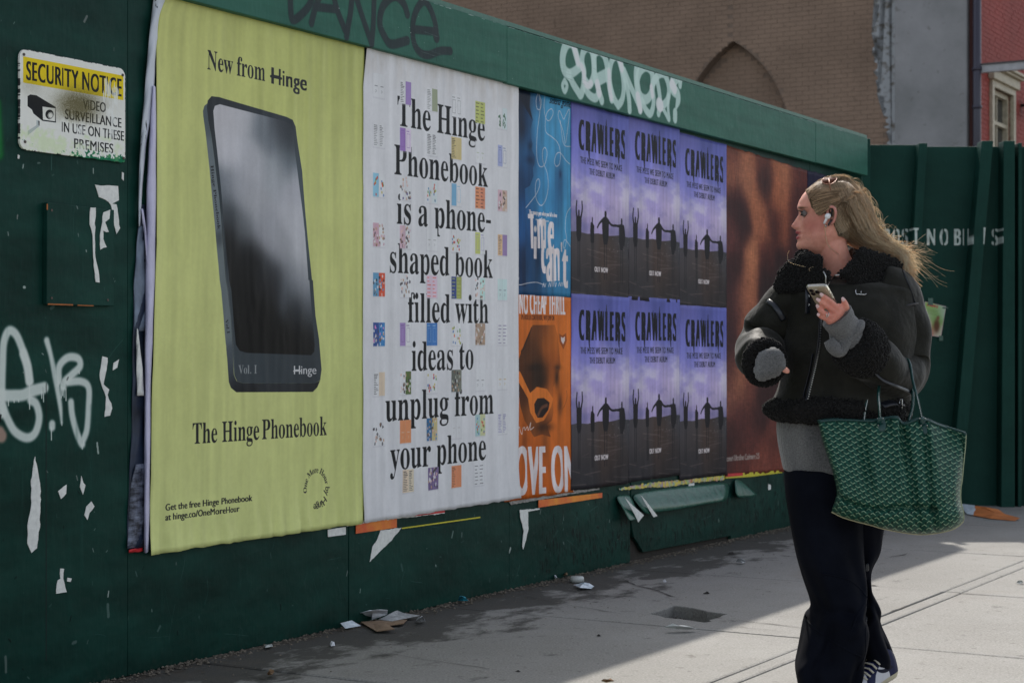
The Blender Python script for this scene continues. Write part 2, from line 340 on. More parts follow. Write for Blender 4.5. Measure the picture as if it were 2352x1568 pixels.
SERIF_DATA = """T|212|46,0 46,9 61,10 71,15 76,25 78,40 78,217 75,217 51,213 33,202 20,183 14,159 5,159 5,228 205,228 205,158 197,158 191,184 178,202 160,213 134,217 132,217 132,40 133,25 138,15 148,10 164,9 164,0
h|190|9,0 9,8 22,13 26,28 26,199 23,215 18,218 9,220 9,228 74,228 74,133 95,153 122,159 141,156 154,146 162,129 165,106 165,28 169,13 174,9 182,8 182,0 101,0 101,8 103,8 114,13 118,28 118,108 115,129 110,134 101,136 87,131 74,118 74,28 77,13 82,9 90,8 90,0
e|150|77,-5 59,-2 42,5 29,18 18,34 12,55 10,79 12,101 19,120 30,136 43,149 60,157 79,159 104,154 124,140 137,117 141,87 141,83 58,83 61,56 69,37 82,25 100,21 118,27 135,43 142,36 129,18 114,5 96,-2;58,96 101,96 101,107 97,139 90,146 81,148 64,137 58,102
H|262|8,0 8,9 22,11 31,16 36,25 37,40 37,189 36,203 31,212 22,217 8,219 8,228 121,228 121,219 102,216 93,208 91,189 91,125 171,125 171,189 169,208 160,216 141,219 141,228 254,228 254,219 239,217 230,212 226,203 225,189 225,40 226,26 231,16 239,11 254,9 254,0 141,0 141,9 155,11 165,15 169,24 171,40 171,110 91,110 91,40 93,25 97,16 106,11 121,9 121,0
i|99|50,181 41,183 32,188 27,196 25,206 27,216 32,224 41,230 50,232 60,230 68,224 74,216 76,206 74,196 68,188 60,183;9,0 9,8 23,13 26,28 26,126 23,142 10,147 10,155 74,155 74,28 77,13 90,8 90,0
n|190|9,0 9,8 22,13 26,28 26,127 23,142 18,146 9,147 9,155 74,155 74,134 95,153 122,159 141,156 154,146 162,129 165,106 165,28 169,13 174,9 182,8 182,0 101,0 101,8 103,8 114,13 118,28 118,108 115,129 110,134 101,136 87,131 74,118 74,28 77,13 82,9 90,8 90,0
g|164|73,-70 44,-68 24,-61 11,-50 7,-37 14,-23 34,-13 17,0 12,15 14,27 21,37 33,46 51,55 34,64 21,75 14,89 11,106 13,121 20,134 30,144 44,152 60,157 79,159 98,157 117,152 158,152 158,134 134,134 143,119 146,102 144,88 138,76 129,65 117,58 102,53 86,51 78,52 71,52 56,47 52,42 50,36 55,27 71,25 88,25 129,20 143,15 151,6 156,-5 158,-18 152,-40 136,-56 124,-62 110,-67 92,-69;79,62 89,65 95,73 99,86 100,105 99,125 95,138 89,146 79,148 69,146 62,138 58,125 57,105 58,86 62,73 69,65;80,-58 119,-52 132,-33 130,-25 125,-21 102,-17 48,-17 40,-26 37,-36 39,-45 47,-52 61,-56
P|209|8,0 8,9 22,11 31,16 36,25 37,40 37,189 36,203 31,212 22,217 8,219 8,228 107,228 127,227 144,226 157,223 168,220 183,211 195,199 202,184 204,166 199,140 183,120 172,112 157,107 140,104 121,103 91,103 91,40 93,25 97,16 106,11 121,9 121,0;91,115 101,115 122,118 136,126 144,142 146,165 144,187 138,203 126,212 108,216 95,212 91,199
o|168|84,-5 63,-2 45,6 30,18 19,35 12,55 9,77 12,99 19,119 30,136 45,149 63,157 84,159 105,157 123,149 138,136 149,120 156,100 158,77 156,54 149,34 138,18 123,5 105,-2;84,6 96,9 104,19 109,41 110,77 108,114 104,135 96,146 84,149 72,146 64,135 60,114 58,77 60,41 64,19 72,9
n|190|9,0 9,8 22,13 26,28 26,127 23,142 18,146 9,147 9,155 74,155 74,134 95,153 122,159 141,156 154,146 162,129 165,106 165,28 169,13 174,9 182,8 182,0 101,0 101,8 103,8 114,13 118,28 118,108 115,129 110,134 101,136 87,131 74,118 74,28 77,13 82,9 90,8 90,0
b|180|21,-6 21,194 18,214 4,220 4,228 69,228 69,139 88,154 110,159 127,157 142,149 154,138 163,123 169,104 171,83 169,59 161,38 150,20 135,6 117,-2 96,-5 74,0 52,14 27,-6;91,7 106,11 116,25 121,47 123,80 121,107 116,125 106,136 92,140 78,135 72,129 69,121 69,34 75,14
k|179|9,0 9,8 23,13 26,28 26,199 24,215 19,218 10,220 10,228 74,228 74,84 113,124 120,132 122,139 118,145 104,147 103,147 103,155 173,155 173,147 154,142 137,130 111,104 173,17 180,10 188,8 188,0 105,0 105,8 108,8 117,10 120,16 116,25 81,74 74,67 74,28 77,13 90,8 90,0
i|99|50,181 41,183 32,188 27,196 25,206 27,216 32,224 41,230 50,232 60,230 68,224 74,216 76,206 74,196 68,188 60,183;9,0 9,8 23,13 26,28 26,126 23,142 10,147 10,155 74,155 74,28 77,13 90,8 90,0
s|144|76,-5 61,-3 43,3 37,4 30,2 26,-4 18,-4 18,53 27,53 33,34 43,19 56,10 70,7 81,9 89,13 94,20 96,29 92,42 78,52 53,65 38,74 27,85 21,97 18,110 22,130 32,145 49,156 71,160 83,158 99,154 103,153 106,152 111,154 115,160 122,160 122,111 114,111 107,127 98,139 87,146 75,148 65,147 58,143 54,137 52,130 58,116 73,106 96,95 111,86 121,76 127,63 129,47 125,26 114,9 97,-2
p|186|9,-70 9,-62 20,-59 25,-50 26,-32 26,122 23,142 10,147 10,155 72,155 72,131 90,152 115,160 132,157 146,149 158,137 167,121 173,102 175,80 173,57 167,36 158,19 146,6 131,-2 113,-5 91,0 74,16 74,-29 76,-49 83,-59 99,-61 99,-70;98,14 111,18 120,30 125,50 126,77 125,104 121,124 113,135 99,139 85,134 74,118 74,34 84,19
a|172|127,-5 108,1 100,17 76,1 48,-4 32,-2 20,6 13,17 10,32 15,52 32,68 44,75 59,82 78,89 99,95 99,121 98,133 93,141 85,146 74,148 58,145 52,137 57,128 61,116 60,107 55,101 48,97 39,95 29,97 22,102 18,109 16,118 19,129 25,139 34,147 47,154 63,158 81,159 112,156 132,146 143,129 146,105 146,31 147,20 152,17 160,21 165,14 147,0;76,17 87,20 99,32 99,85 69,69 59,42 63,23
d|185|70,-5 53,-2 39,5 27,17 17,33 12,52 10,74 12,98 18,119 28,136 41,149 56,157 73,159 94,154 111,140 111,200 110,209 106,215 88,220 88,228 160,228 160,38 162,20 167,16 177,14 177,5 162,5 147,3 130,0 111,-5 111,19 94,1;86,14 93,16 101,21 107,28 111,38 111,121 109,129 103,135 87,140 74,136 65,125 60,105 59,77 60,49 65,29 73,18
f|107|7,0 7,8 20,11 25,17 26,37 26,138 8,138 8,155 26,155 26,177 30,200 42,218 62,229 87,232 106,230 120,223 129,212 132,200 130,190 126,183 120,179 112,178 98,183 94,188 92,195 96,210 98,213 99,216 97,220 90,222 81,220 77,215 74,195 74,155 102,155 102,138 74,138 74,33 75,20 79,13 87,9 100,8 100,0
l|100|9,0 9,8 23,13 26,28 26,199 24,215 19,218 10,220 10,228 74,228 74,28 77,13 90,8 90,0
u|187|65,-5 46,-2 33,9 25,25 23,48 23,124 20,141 15,145 6,147 6,155 71,155 71,37 75,23 81,19 88,18 103,22 114,33 114,124 110,142 105,146 95,147 95,155 162,155 162,35 166,19 180,15 180,6 166,6 150,4 133,0 114,-5 114,20 105,10 93,2 80,-3
w|217|61,-5 8,132 3,142 -5,147 -5,155 69,155 69,147 60,145 57,138 58,133 60,126 83,63 105,118 100,133 95,144 84,147 84,155 162,155 162,147 151,144 148,138 148,134 149,131 168,71 191,128 193,138 190,144 178,147 178,155 223,155 223,147 212,142 206,129 152,-5 144,-5 111,98 70,-5
t|114|62,-5 44,-2 33,5 26,18 24,36 24,139 10,139 10,150 44,185 64,212 72,212 72,155 104,155 104,139 72,139 72,41 75,25 78,21 84,20 95,24 103,37 111,33 102,16 91,5 78,-2
r|144|9,0 9,8 23,13 26,28 26,126 23,143 10,147 10,155 73,155 73,126 82,140 94,151 105,157 117,159 129,157 138,152 143,144 145,133 143,124 139,117 132,113 124,111 111,115 103,125 94,130 87,128 81,121 76,110 75,96 75,28 76,18 79,13 99,8 99,0
y|150|26,-70 15,-68 5,-62 -1,-53 -3,-42 -2,-34 2,-27 9,-21 18,-20 32,-25 36,-30 37,-38 37,-41 37,-44 38,-48 43,-49 49,-46 57,-37 65,-22 70,-2 18,125 12,138 8,144 -2,147 -2,155 81,155 81,147 68,145 64,137 65,133 66,128 93,59 115,121 118,130 119,137 115,145 101,147 101,155 150,155 150,147 143,145 139,140 130,121 81,-12 65,-48 56,-59 48,-65
m|277|9,0 9,8 22,13 26,28 26,127 23,142 18,146 9,147 9,155 73,155 73,132 94,152 119,159 146,152 160,131 182,152 209,159 228,156 241,146 249,129 252,106 252,28 255,13 260,9 268,8 268,0 189,0 189,8 197,9 201,13 205,28 205,108 202,129 197,134 189,136 175,131 162,119 162,28 165,13 170,9 178,8 178,0 100,0 100,8 108,9 112,13 116,28 116,108 113,129 108,134 100,136 85,131 73,118 73,28 76,13 81,10 89,8 89,0
V|214|106,-6 22,190 11,210 4,216 -7,219 -7,228 105,228 105,219 83,216 78,212 76,205 81,189 129,72 174,189 177,204 176,212 171,216 149,219 149,228 221,228 221,219 212,218 204,214 191,191 115,-6
I|130|7,0 7,9 21,11 31,16 36,24 38,38 38,193 36,206 32,214 22,218 7,219 7,228 122,228 122,219 107,218 98,214 93,206 91,193 91,39 94,22 103,13 123,9 123,0
M|317|7,0 7,9 21,11 31,16 36,25 38,40 38,191 35,208 26,216 7,219 7,228 92,228 158,71 225,228 309,228 309,219 295,217 286,212 282,203 280,189 280,43 282,21 291,12 308,9 308,0 198,0 198,9 216,12 225,22 227,42 227,199 144,0 135,0 53,194 53,40 54,24 60,15 70,10 85,9 85,0
G|254|134,-5 116,-4 100,-1 85,3 71,10 47,28 29,51 22,65 18,81 15,97 14,115 15,131 18,147 22,162 29,176 46,200 70,218 83,224 97,229 113,232 129,233 156,230 185,220 194,218 203,221 210,233 219,233 219,154 210,154 202,173 191,189 179,203 165,213 149,219 134,222 107,215 88,195 77,161 73,114 74,89 77,67 83,49 90,34 110,13 138,6 154,8 164,14 169,23 171,36 171,64 170,77 165,85 154,89 138,91 138,99 250,99 250,91 236,89 228,85 224,77 223,64 223,14 201,6 179,0 156,-4
O|263|130,-5 106,-3 84,4 64,15 47,29 33,46 22,67 16,89 14,114 16,138 22,161 33,181 47,199 65,213 85,224 108,231 133,233 157,231 179,224 198,213 216,199 230,182 240,162 247,139 249,114 247,89 240,67 230,46 215,29 198,15 177,4 155,-3;132,6 157,13 175,33 186,67 190,114 189,139 186,160 181,179 174,194 155,215 130,222 105,215 87,195 76,161 73,114 74,89 77,67 82,49 89,34 108,13
.|90|45,-5 30,1 26,8 24,18 26,29 30,36 45,41 60,36 64,29 66,18 64,8 60,1
-|108|13,77 13,103 95,103 95,77
x|160|2,0 2,7 17,15 31,28 61,68 21,132 12,142 2,147 2,155 84,155 84,147 74,145 70,140 75,130 92,103 112,128 117,139 113,145 100,147 100,155 155,155 155,148 141,141 127,127 99,92 146,18 151,11 160,8 160,0 78,0 78,8 89,10 93,15 87,30 69,57 49,31 42,17 46,10 57,7 59,7 59,0
c|147|78,-5 60,-2 43,5 29,18 19,34 12,53 10,75 12,98 20,118 32,135 48,148 67,157 87,160 109,157 125,149 135,137 139,123 137,114 133,108 127,103 118,102 103,108 98,125 98,131 99,136 95,145 85,148 72,145 63,135 58,118 56,94 59,61 69,38 83,24 102,19 119,23 136,36 142,30 129,15 114,4 97,-3
v|153|71,-5 19,124 11,141 6,145 -1,147 -1,155 82,155 82,147 78,147 68,145 64,138 65,134 92,61 118,126 121,136 116,144 102,147 102,155 152,155 152,147 144,144 139,139 130,122 80,-5
F|202|8,0 8,9 22,11 31,17 36,26 37,42 37,187 36,202 31,212 22,217 7,219 7,228 197,228 197,160 189,160 184,178 178,193 168,203 155,210 137,214 115,216 100,215 93,211 91,199 91,124 95,124 114,126 128,135 137,150 142,173 151,173 151,59 142,59 137,84 128,100 114,109 94,112 91,112 91,40 94,21 98,15 105,12 128,9 128,0
C|234|128,-5 112,-4 97,-2 82,3 69,10 45,28 28,52 21,66 17,81 14,97 13,114 14,131 17,147 22,162 28,175 46,199 69,217 83,224 98,229 113,232 130,233 155,230 184,220 194,218 204,221 210,233 218,233 218,154 210,154 196,182 178,203 157,217 133,222 106,215 87,195 76,161 72,113 76,69 89,37 110,18 139,12 159,14 179,22 198,35 214,53 224,44 205,23 183,7 157,-2
B|221|8,0 8,9 22,11 31,16 36,26 37,41 37,184 35,206 26,216 8,219 8,228 110,228 149,224 176,215 193,198 198,175 195,157 184,142 167,131 143,124 172,115 193,103 205,86 209,66 203,38 186,17 172,10 157,4 139,1 119,0;91,126 94,126 117,128 132,136 140,150 142,173 140,192 135,206 124,214 108,217 99,216 94,212 91,195;111,12 129,15 142,25 148,41 150,64 147,88 139,104 123,113 99,116 91,116 91,33 95,17 101,13
A|218|-4,0 -4,9 5,11 12,15 25,37 103,233 112,233 192,43 206,17 212,11 222,9 222,0 115,0 115,9 135,13 142,23 136,41 126,66 52,66 39,35 38,29 37,24 43,13 62,9 64,9 64,0;57,80 121,80 88,160
D|248|10,0 10,9 23,11 31,15 36,23 37,37 37,187 35,203 30,213 21,218 7,219 7,228 111,228 139,226 164,220 185,211 203,198 216,182 226,162 232,140 234,114 227,64 204,28 167,7 114,0;111,12 140,18 160,37 167,52 171,69 174,90 175,115 171,159 159,191 139,210 111,217 101,215 95,212 91,192 91,36 95,17 101,13
E|221|7,0 7,8 22,10 31,15 36,24 38,39 38,184 36,202 31,213 22,218 8,219 8,228 199,228 199,160 192,160 184,186 170,203 148,212 116,215 100,214 93,208 91,194 91,123 97,123 116,126 130,134 138,150 144,173 152,173 152,59 144,59 137,91 130,100 120,107 93,111 91,111 91,34 93,23 96,17 115,14 138,15 157,19 172,27 185,37 196,52 206,72 215,72 201,0
S|195|21,-5 21,79 31,79 41,47 56,25 75,12 98,7 115,10 128,18 137,30 139,45 133,65 112,80 81,95 56,110 38,126 28,144 25,166 27,185 34,201 44,215 58,225 74,231 92,233 115,231 141,224 146,223 150,222 157,225 160,233 170,233 170,160 161,160 155,177 147,192 136,205 124,214 111,220 97,222 82,220 70,213 62,203 60,190 62,178 69,168 94,151 127,136 159,117 169,106 175,94 180,66 177,46 169,29 157,15 140,4 120,-3 96,-5 79,-4 63,0 49,5 42,6 35,4 31,-5
W|306|85,-5 16,196 8,214 1,218 -8,219 -8,228 90,228 90,219 75,216 71,212 70,205 74,186 111,77 150,176 143,199 139,209 134,215 115,219 115,228 220,228 220,219 202,216 196,206 199,193 237,83 270,185 274,203 273,211 269,215 252,219 252,228 312,228 312,219 303,216 297,211 287,190 223,-5 214,-5 158,154 95,-5
N|247|201,-5 53,175 53,39 55,24 59,15 68,11 83,9 83,0 9,0 9,9 27,12 36,21 38,39 38,194 18,217 9,219 9,228 78,228 195,84 195,189 193,207 184,216 166,219 166,228 240,228 240,219 225,217 217,212 212,203 211,188 211,-5"""
serif = Serif(SERIF_DATA); sans = Sans()

# ================================================================ street hoarding (plywood fence)
ZT = 2.47
FC = Canvas(-1.8, 0.0, 7.0, 2.3, 420, (0.02, 0.2, 0.17), alpha=True)      # paint and residue that lie on the plywood
WHITE_P = albs(165, 175, 180)
cB = crop(0, 820, 3.5625)
def gr(pts, w, f, o=0, col=WHITE_P, soft=.012, cv=FC, a=.93, **k): cv.stroke([S(*f(x, y), o) for x, y in pts], w, col, a, soft, **k)
for pts, w in (([(15,760),(12,560),(18,330),(30,130),(75,25),(140,60),(200,200),(240,330),(260,470)], .032), ([(205,230),(240,340),(258,470)], .036),
               ([(10,600),(120,600),(200,595),(280,560),(390,530)], .04), ([(20,690),(60,800),(130,920),(235,975),(310,930),(345,800),(320,680),(270,640)], .032),
               ([(412,110),(450,250),(490,450),(530,680),(545,840)], [.026,.022,.026,.022,.012]), ([(520,470),(525,340),(600,262),(690,270),(708,340),(640,410),(565,480),(560,520)], .03),
               ([(600,480),(720,475),(785,530),(785,700),(770,900),(735,1000),(725,1030),(680,930),(640,780),(628,660)], .029), ([(460,855),(460,880)], .03)):
    gr(pts, w, cB, soft=.016)
for x, y0, y1 in ((258,470,720),(70,640,690),(120,640,660),(160,640,655),(365,560,625),(382,570,655),(515,470,520),(540,520,620),(552,530,600),(565,530,615),(582,540,645),(452,880,995),(727,1030,1075),(740,1000,1040),(545,830,865),(700,380,405)):
    gr([(x, y0), (x+2, y1)], .005, cB, soft=.003, smooth=False)
gr([(-60,740),(-30,1300)], .05, crop(0,100,4.61), col=albs(12,84,34), soft=.03)
gr([(-8,930),(10,960)], .045, cB, col=albs(130,110,105), soft=.02)
# grey washed-out streaks, flecks and scars
r_ = np.random.default_rng(5)
for i in range(110):
    s0 = r_.uniform(-1.7, 3.5) if i % 2 else r_.uniform(-1.3, -.1); z0 = r_.uniform(.2, 2.2); L = r_.uniform(.05, .35)
    FC.stroke([(s0, z0), (s0+r_.normal(0, .004), z0-L)], r_.uniform(.004, .02), np.array((.3,.44,.41)), r_.uniform(.12, .36), .012, smooth=False, grain=.5)
for i in range(260):
    s0 = r_.uniform(-1.75, 6.9); z0 = r_.uniform(.05, 2.2) if s0 < -.1 else r_.uniform(.03, .42); L = r_.uniform(.02, .16); a = r_.normal(1.5, .9)
    FC.stroke([(s0, z0), (s0+L*.5*math.cos(a)+r_.normal(0, .004), z0+L*.5*math.sin(a)), (s0+L*math.cos(a), z0+L*math.sin(a))], r_.uniform(.002, .004), np.array((.36,.48,.45))*r_.uniform(.5, 1.1), r_.uniform(.3, .8), .001, grain=.4)
for i in range(120):
    s0 = r_.uniform(-1.75, 6.9); z0 = r_.uniform(.02, .5) if i % 2 else r_.uniform(.02, 2.2)
    FC.stroke([(s0, z0), (s0+r_.normal(0, .03), z0+r_.normal(0, .06))], r_.uniform(.02, .09), np.array((.03,.12,.11) if i % 3 else (.14,.3,.27)), r_.uniform(.08, .3), .05, smooth=False, grain=.4)
for i in range(1300):
    s0 = r_.uniform(-1.75, 6.9); z0 = r_.uniform(.02, 2.25)
    if s0 > -.15 and z0 > .42: continue
    k = r_.random(); w = r_.uniform(.003, .006) if k < .9 else r_.uniform(.006, .013)
    c = WHITE_P*r_.uniform(.45, .95) if k > .25 else np.array((.02,.035,.04))
    a = r_.uniform(0, 3.14)+(0 if r_.random() < .5 else 1.2); L = w*r_.uniform(.5, 3)
    FC.stroke([(s0, z0), (s0+L*math.cos(a)*.6, z0+L*math.sin(a)*1.5)], w, c, r_.uniform(.3, .95), .001, smooth=False)
for i in range(560):                          # dark runs and damp scars on the lower right sheets
    s0 = r_.uniform(2.6, 6.6); z0 = abs(r_.normal(0, .14))+.03
    L = r_.uniform(.01, .07)
    FC.stroke([(s0, z0), (s0+r_.normal(0, .006), z0+L*.6), (s0+r_.normal(0, .01), z0+L)], [.002, r_.uniform(.008, .018), .002], np.array((.03,.05,.05)), r_.uniform(.4, .9), .002)
for i in range(900):                          # mud splashed up from the pavement
    s0 = r_.uniform(-1.8, 7); z0 = abs(r_.normal(0, .045))
    FC.stroke([(s0, z0), (s0+.002, z0+.004)], r_.uniform(.004, .02), np.array((.27,.25,.22))*r_.uniform(.5, 1.1), .55*math.exp(-z0/.08), .012, smooth=False)
def fence_material(name, cv, base, img, scale_y=(1, 1, 3), rough=.42, var=.25):
    t = NT(name); im = t.n('ShaderNodeTexImage'); im.image = cv.image(img); im.extension = 'EXTEND'
    n1 = t.noise(2.2, detail=6, stretch=scale_y); n2 = t.noise(60, detail=4, stretch=(1, 1, .15))
    c = t.mix(t.ramp(n1, .3, .7), tuple(x*(1-var) for x in base), tuple(x*(1+var) for x in base))
    c = t.mix(t.math('MULTIPLY', t.ramp(n2, .55, .8), .25), c, tuple(x*1.8+.004 for x in base))
    t.base(t.mix(im.outputs['Alpha'], c, im.outputs['Color'])); t.set(rough, 0, .09)
    big = t.noise(7, detail=3)
    h = t.math('ADD', t.math('MULTIPLY', big, 1.6), t.math('ADD', t.math('MULTIPLY', n2, .22), t.math('MULTIPLY', im.outputs['Alpha'], .12)))
    t.bump(h, .004, .8); return t.m
PLY = fence_material('green_ply_paint', FC, alb(11, 39, 36), 'fence_paint', var=.42)
hoarding = empty('hoarding', W(-1.3, 0), 'dark green painted plywood street fence with graffiti, seams and peeling paper along the sidewalk', 'fence')
def wall_panel(name, outline, o0, o1, mat, parent, cv=FC, inner=None):
    bm = bmesh.new(); f = [bm.verts.new(W(s, z, o1)) for s, z in outline]; b = [bm.verts.new(W(s, z, o0)) for s, z in outline]
    n = len(f); bm.faces.new(f); bm.faces.new(b[::-1])
    for i in range(n): bm.faces.new((f[i], b[i], b[(i+1) % n], f[(i+1) % n]))
    bmesh.ops.recalc_face_normals(bm, faces=bm.faces[:])
    ul = bm.loops.layers.uv.new('UVMap')
    for fc in bm.faces:
        for lp in fc.loops:
            p = lp.vert.co; s = (p.x-P0[0])*D[0]+(p.y-P0[1])*D[1]; lp[ul].uv = cv.uv(s, p.z)
    return bm_obj(name, bm, mat, parent)
SE = [-2.543, -1.323, -.104, 1.117, 2.329, 3.52, 4.77, 5.99, 6.94]
offs = [0, .002, 0, .001, -.001, .003, .0, .001]
for i in range(8):
    a, b = SE[i]+.0018, SE[i+1]-.0018; o1 = offs[i]
    if i == 5: ol = [(a+.135, .035), (b, .02), (b, ZT-.02), (a, ZT-.02), (a, .20), (a+.03, .12), (a+.07, .09)]
    else: ol = [(a, -.004+.003*(i % 2)), (b, -.003), (b, ZT-.02), (a, ZT-.02)]
    bevel(wall_panel('panel', ol, o1-.018, o1, PLY, hoarding), .0015, 1)
mb = MB(); 
for s in np.arange(-2.5, 7.0, .61): mb.wbox(s-.019, s+.019, .0, ZT-.03, -.11, -.022)
stud_m = plain('dark_timber', (.035, .03, .024), .9)
mb.wbox(-2.6, 6.9, -.03, .16, -.11, -.0225); 
st = mb.build('framing', stud_m, hoarding)
# vertical crack and narrow batten on the near sheet, small hatch cover
mb = MB(); mb.wbox(-.4665, -.4635, .1, .95, .0005, .0022); mb.build('crack', plain('dark_gap', (.004, .008, .008), .9), hoarding)
# cap boards
cB2 = crop(1380, 80, 6.533); cB3 = crop(690, 0, 5.004); CO = .04
CC = Canvas(-2.0, 2.19, 7.0, 2.5, 500, (.1, .3, .25), alpha=True)
BL = albs(34, 40, 46)
for pts, w in (([(175,-200),(180,100),(205,250),(300,200),(420,60),(430,-60),(300,-200),(175,-220)], .03), ([(440,290),(490,100),(560,-80),(640,-170),(700,-100),(760,120),(860,380)], .03), ([(500,90),(760,120)], .03),
               ([(880,460),(905,300),(930,150),(960,-150)], .03), ([(960,-150),(1010,0),(1090,250),(1195,550)], .03), ([(1195,550),(1215,300),(1225,-80)], .03),
               ([(1640,180),(1600,60),(1500,-40),(1400,0),(1320,120),(1295,300),(1350,450),(1440,555),(1640,510)], .034), ([(2010,480),(1990,300),(1930,120),(1850,20),(1760,120),(1710,300),(1720,520),(1790,650),(1900,690),(2050,640),(2180,640)], .032),
               ([(1720,370),(2000,400)], .032), ([(1990,400),(2005,470)], .042)):
    gr(pts, w*1.15, cB3, CO, BL, .008, CC, .95, grain=.08)
gr([(2005,500),(2007,765)], .003, cB3, CO, BL, .002, CC, .9, smooth=False); gr([(185,280),(185,340)], .003, cB3, CO, BL, .002, CC, smooth=False); gr([(878,480),(878,510)], .003, cB3, CO, BL, .002, CC, smooth=False)
WG = albs(185, 200, 198); WG2 = albs(155, 178, 182)
for pts, w in (([(430,500),(390,360),(340,200),(260,180),(195,300),(172,470),(200,620),(270,700)], .045), ([(270,690),(350,660),(440,590),(490,560),(520,640),(520,800),(500,950),(465,1030),(420,970),(340,840),(290,720)], .038),
               ([(520,640),(490,480),(510,330),(580,250),(650,330),(680,520),(680,700),(640,830),(595,860),(545,800)], .038), ([(530,900),(600,1020),(690,1080),(740,1050),(760,930)], .036),
               ([(690,280),(690,500),(700,700),(745,880),(775,1000),(812,1120)], .04), ([(700,330),(770,300),(850,380),(900,560),(920,760),(950,960),(975,1090)], .042), ([(750,780),(900,700)], .052),
               ([(1080,1205),(1010,1080),(950,850),(945,620),(985,450),(1060,400),(1120,560),(1160,760),(1170,960),(1140,1120),(1080,1205)], .036),
               ([(1110,430),(1160,640),(1215,860),(1255,1080),(1268,1280)], .036), ([(1180,640),(1270,860),(1360,1060),(1440,1250)], .036), ([(1400,500),(1372,680),(1385,900),(1420,1080),(1440,1270)], .042),
               ([(1420,1000),(1395,800),(1440,640),(1530,570),(1620,640),(1645,820),(1620,1000),(1550,1100),(1470,1080),(1420,1000)], .042), ([(1470,1130),(1530,1270),(1600,1340),(1645,1250),(1660,1080),(1640,900),(1690,760)], .036),
               ([(1670,800),(1740,700),(1830,690),(1890,820),(1910,980),(1880,1120),(1800,1210),(1750,1190)], .038), ([(1715,780),(1750,980),(1768,1180),(1740,1330)], .036), ([(1800,1230),(1860,1340),(1912,1430),(1895,1250),(1905,1050)], .026),
               ([(2105,720),(2090,870)], .036), ([(2060,720),(1990,800),(1975,920),(2045,1010),(2060,1110),(2030,1230)], [.05,.06,.06,.05,.045,.02]), ([(2010,1320),(2010,1420)], .042), ([(205,795),(172,880),(208,975),(245,880),(205,795)], .024)):
    gr(pts, np.array(w)*1.3 if hasattr(w, "__len__") else w*1.3, cB2, CO, WG2, .014, CC, .9, grain=.06)
for pts, w in (([(330,170),(390,350),(425,500)], .034), ([(480,560),(515,650),(525,800)], .03), ([(640,840),(590,875),(550,850)], .03), ([(740,850),(770,1000)], .04), ([(930,650),(940,900),(970,1080)], .03), ([(1100,430),(1140,600)], .035), ([(1400,1050),(1440,1260)], .04), ([(1620,900),(1640,1040)], .03), ([(1960,850),(2000,930)], .05), ([(1745,1180),(1770,1200)], .06)):
    gr(pts, w*1.2, cB2, CO, WG, .014, CC, .9)
r_ = np.random.default_rng(9)
for i in range(150):                          # worn crests of the grain
    s0 = r_.choice([1.9, 2.6, 5.0, 6.1])+r_.normal(0, .35); z0 = r_.uniform(2.24, 2.4); L = r_.uniform(.05, .3)
    CC.stroke([(s0, z0), (s0+L, z0-.03*L+r_.normal(0, .004))], .0016, np.array((.55,.66,.62)), r_.uniform(.15, .5), .001, smooth=False, grain=.5)
for i in range(160):
    s0 = r_.uniform(-1.9, 6.9); CC.stroke([(s0, 2.468), (s0+r_.uniform(.005, .05), 2.4685)], r_.uniform(.002, .006), WHITE_P, .6, .001, smooth=False)
for i in range(70):
    s0 = r_.uniform(-1.9, 6.9); z0 = r_.uniform(2.23, 2.45); CC.stroke([(s0, z0), (s0+.003, z0)], .004, WHITE_P if i % 2 else BL, .6, .001, smooth=False)
CAPM = fence_material('green_board_paint', CC, alb(38, 76, 69), 'board_paint', (1, 1, 8), .5, .16)
JO = [-2.0, -1.42, 2.24, 5.99, 6.95]
for k in range(4):
    a, b = JO[k]+.001, JO[k+1]-.001; dz = [.0, .002, -.001, .001][k]
    bevel(wall_panel('cap_board', [(a, 2.222+dz), (b, 2.222+dz), (b, ZT+dz), (a, ZT+dz)], .003, CO+.001*(k % 2), CAPM, hoarding, CC), .003, 2)
mb = MB(); mb.wbox(-2.0, 6.95, ZT+.003, ZT+.022, -.10, .036); mb.build('top_rail', plain('green_rail', alb(38, 78, 70), .5), hoarding)
# hatch cover screwed to the near sheet
a = S(105, 467); b = S(240, 485)
ol = [S(107, 699, .02), S(262, 708, .02), S(262, 488, .02), S(108, 467, .02)]
hatch = bevel(wall_panel('hatch_cover', [(ol[0][0], ol[0][1]), (ol[1][0], ol[0][1]+.002), (ol[2][0], ol[3][1]), (ol[3][0], ol[3][1]+.003)], .003, .021, PLY, None), .0015, 1)
tag(hatch, 'small square plywood cover screwed onto the dark green fence below the security sign', 'hatch cover')
wo_m = plain('bare_orange_wood', alb(120, 70, 30), .7)
for e in ((ol[0][0]+.004, ol[0][0]+.11, ol[0][1]-.001, ol[0][1]+.0032), (ol[0][0]-.001, ol[0][0]+.0035, ol[3][1]-.02, ol[3][1]-.002), (ol[0][0]+.13, ol[0][0]+.2, ol[0][1]-.001, ol[0][1]+.002)):
    mb = MB(); mb.wbox(*e, .0205, .0222); mb.build('bare_wood_edge', wo_m, hatch)
def disc(s, z, r, o0, o1, mbx, n=10):
    c = [W(s+r*math.cos(t*2*math.pi/n), z+r*math.sin(t*2*math.pi/n), o1) for t in range(n)]; d = [p - Vector((N[0], N[1], 0))*(o1-o0) for p in c]
    mbx.poly(c)
    for i in range(n): mbx.poly([c[i], d[i], d[(i+1) % n], c[(i+1) % n]])
screw_m = plain('rusty_screw', (.09, .07, .06), .5, .6)
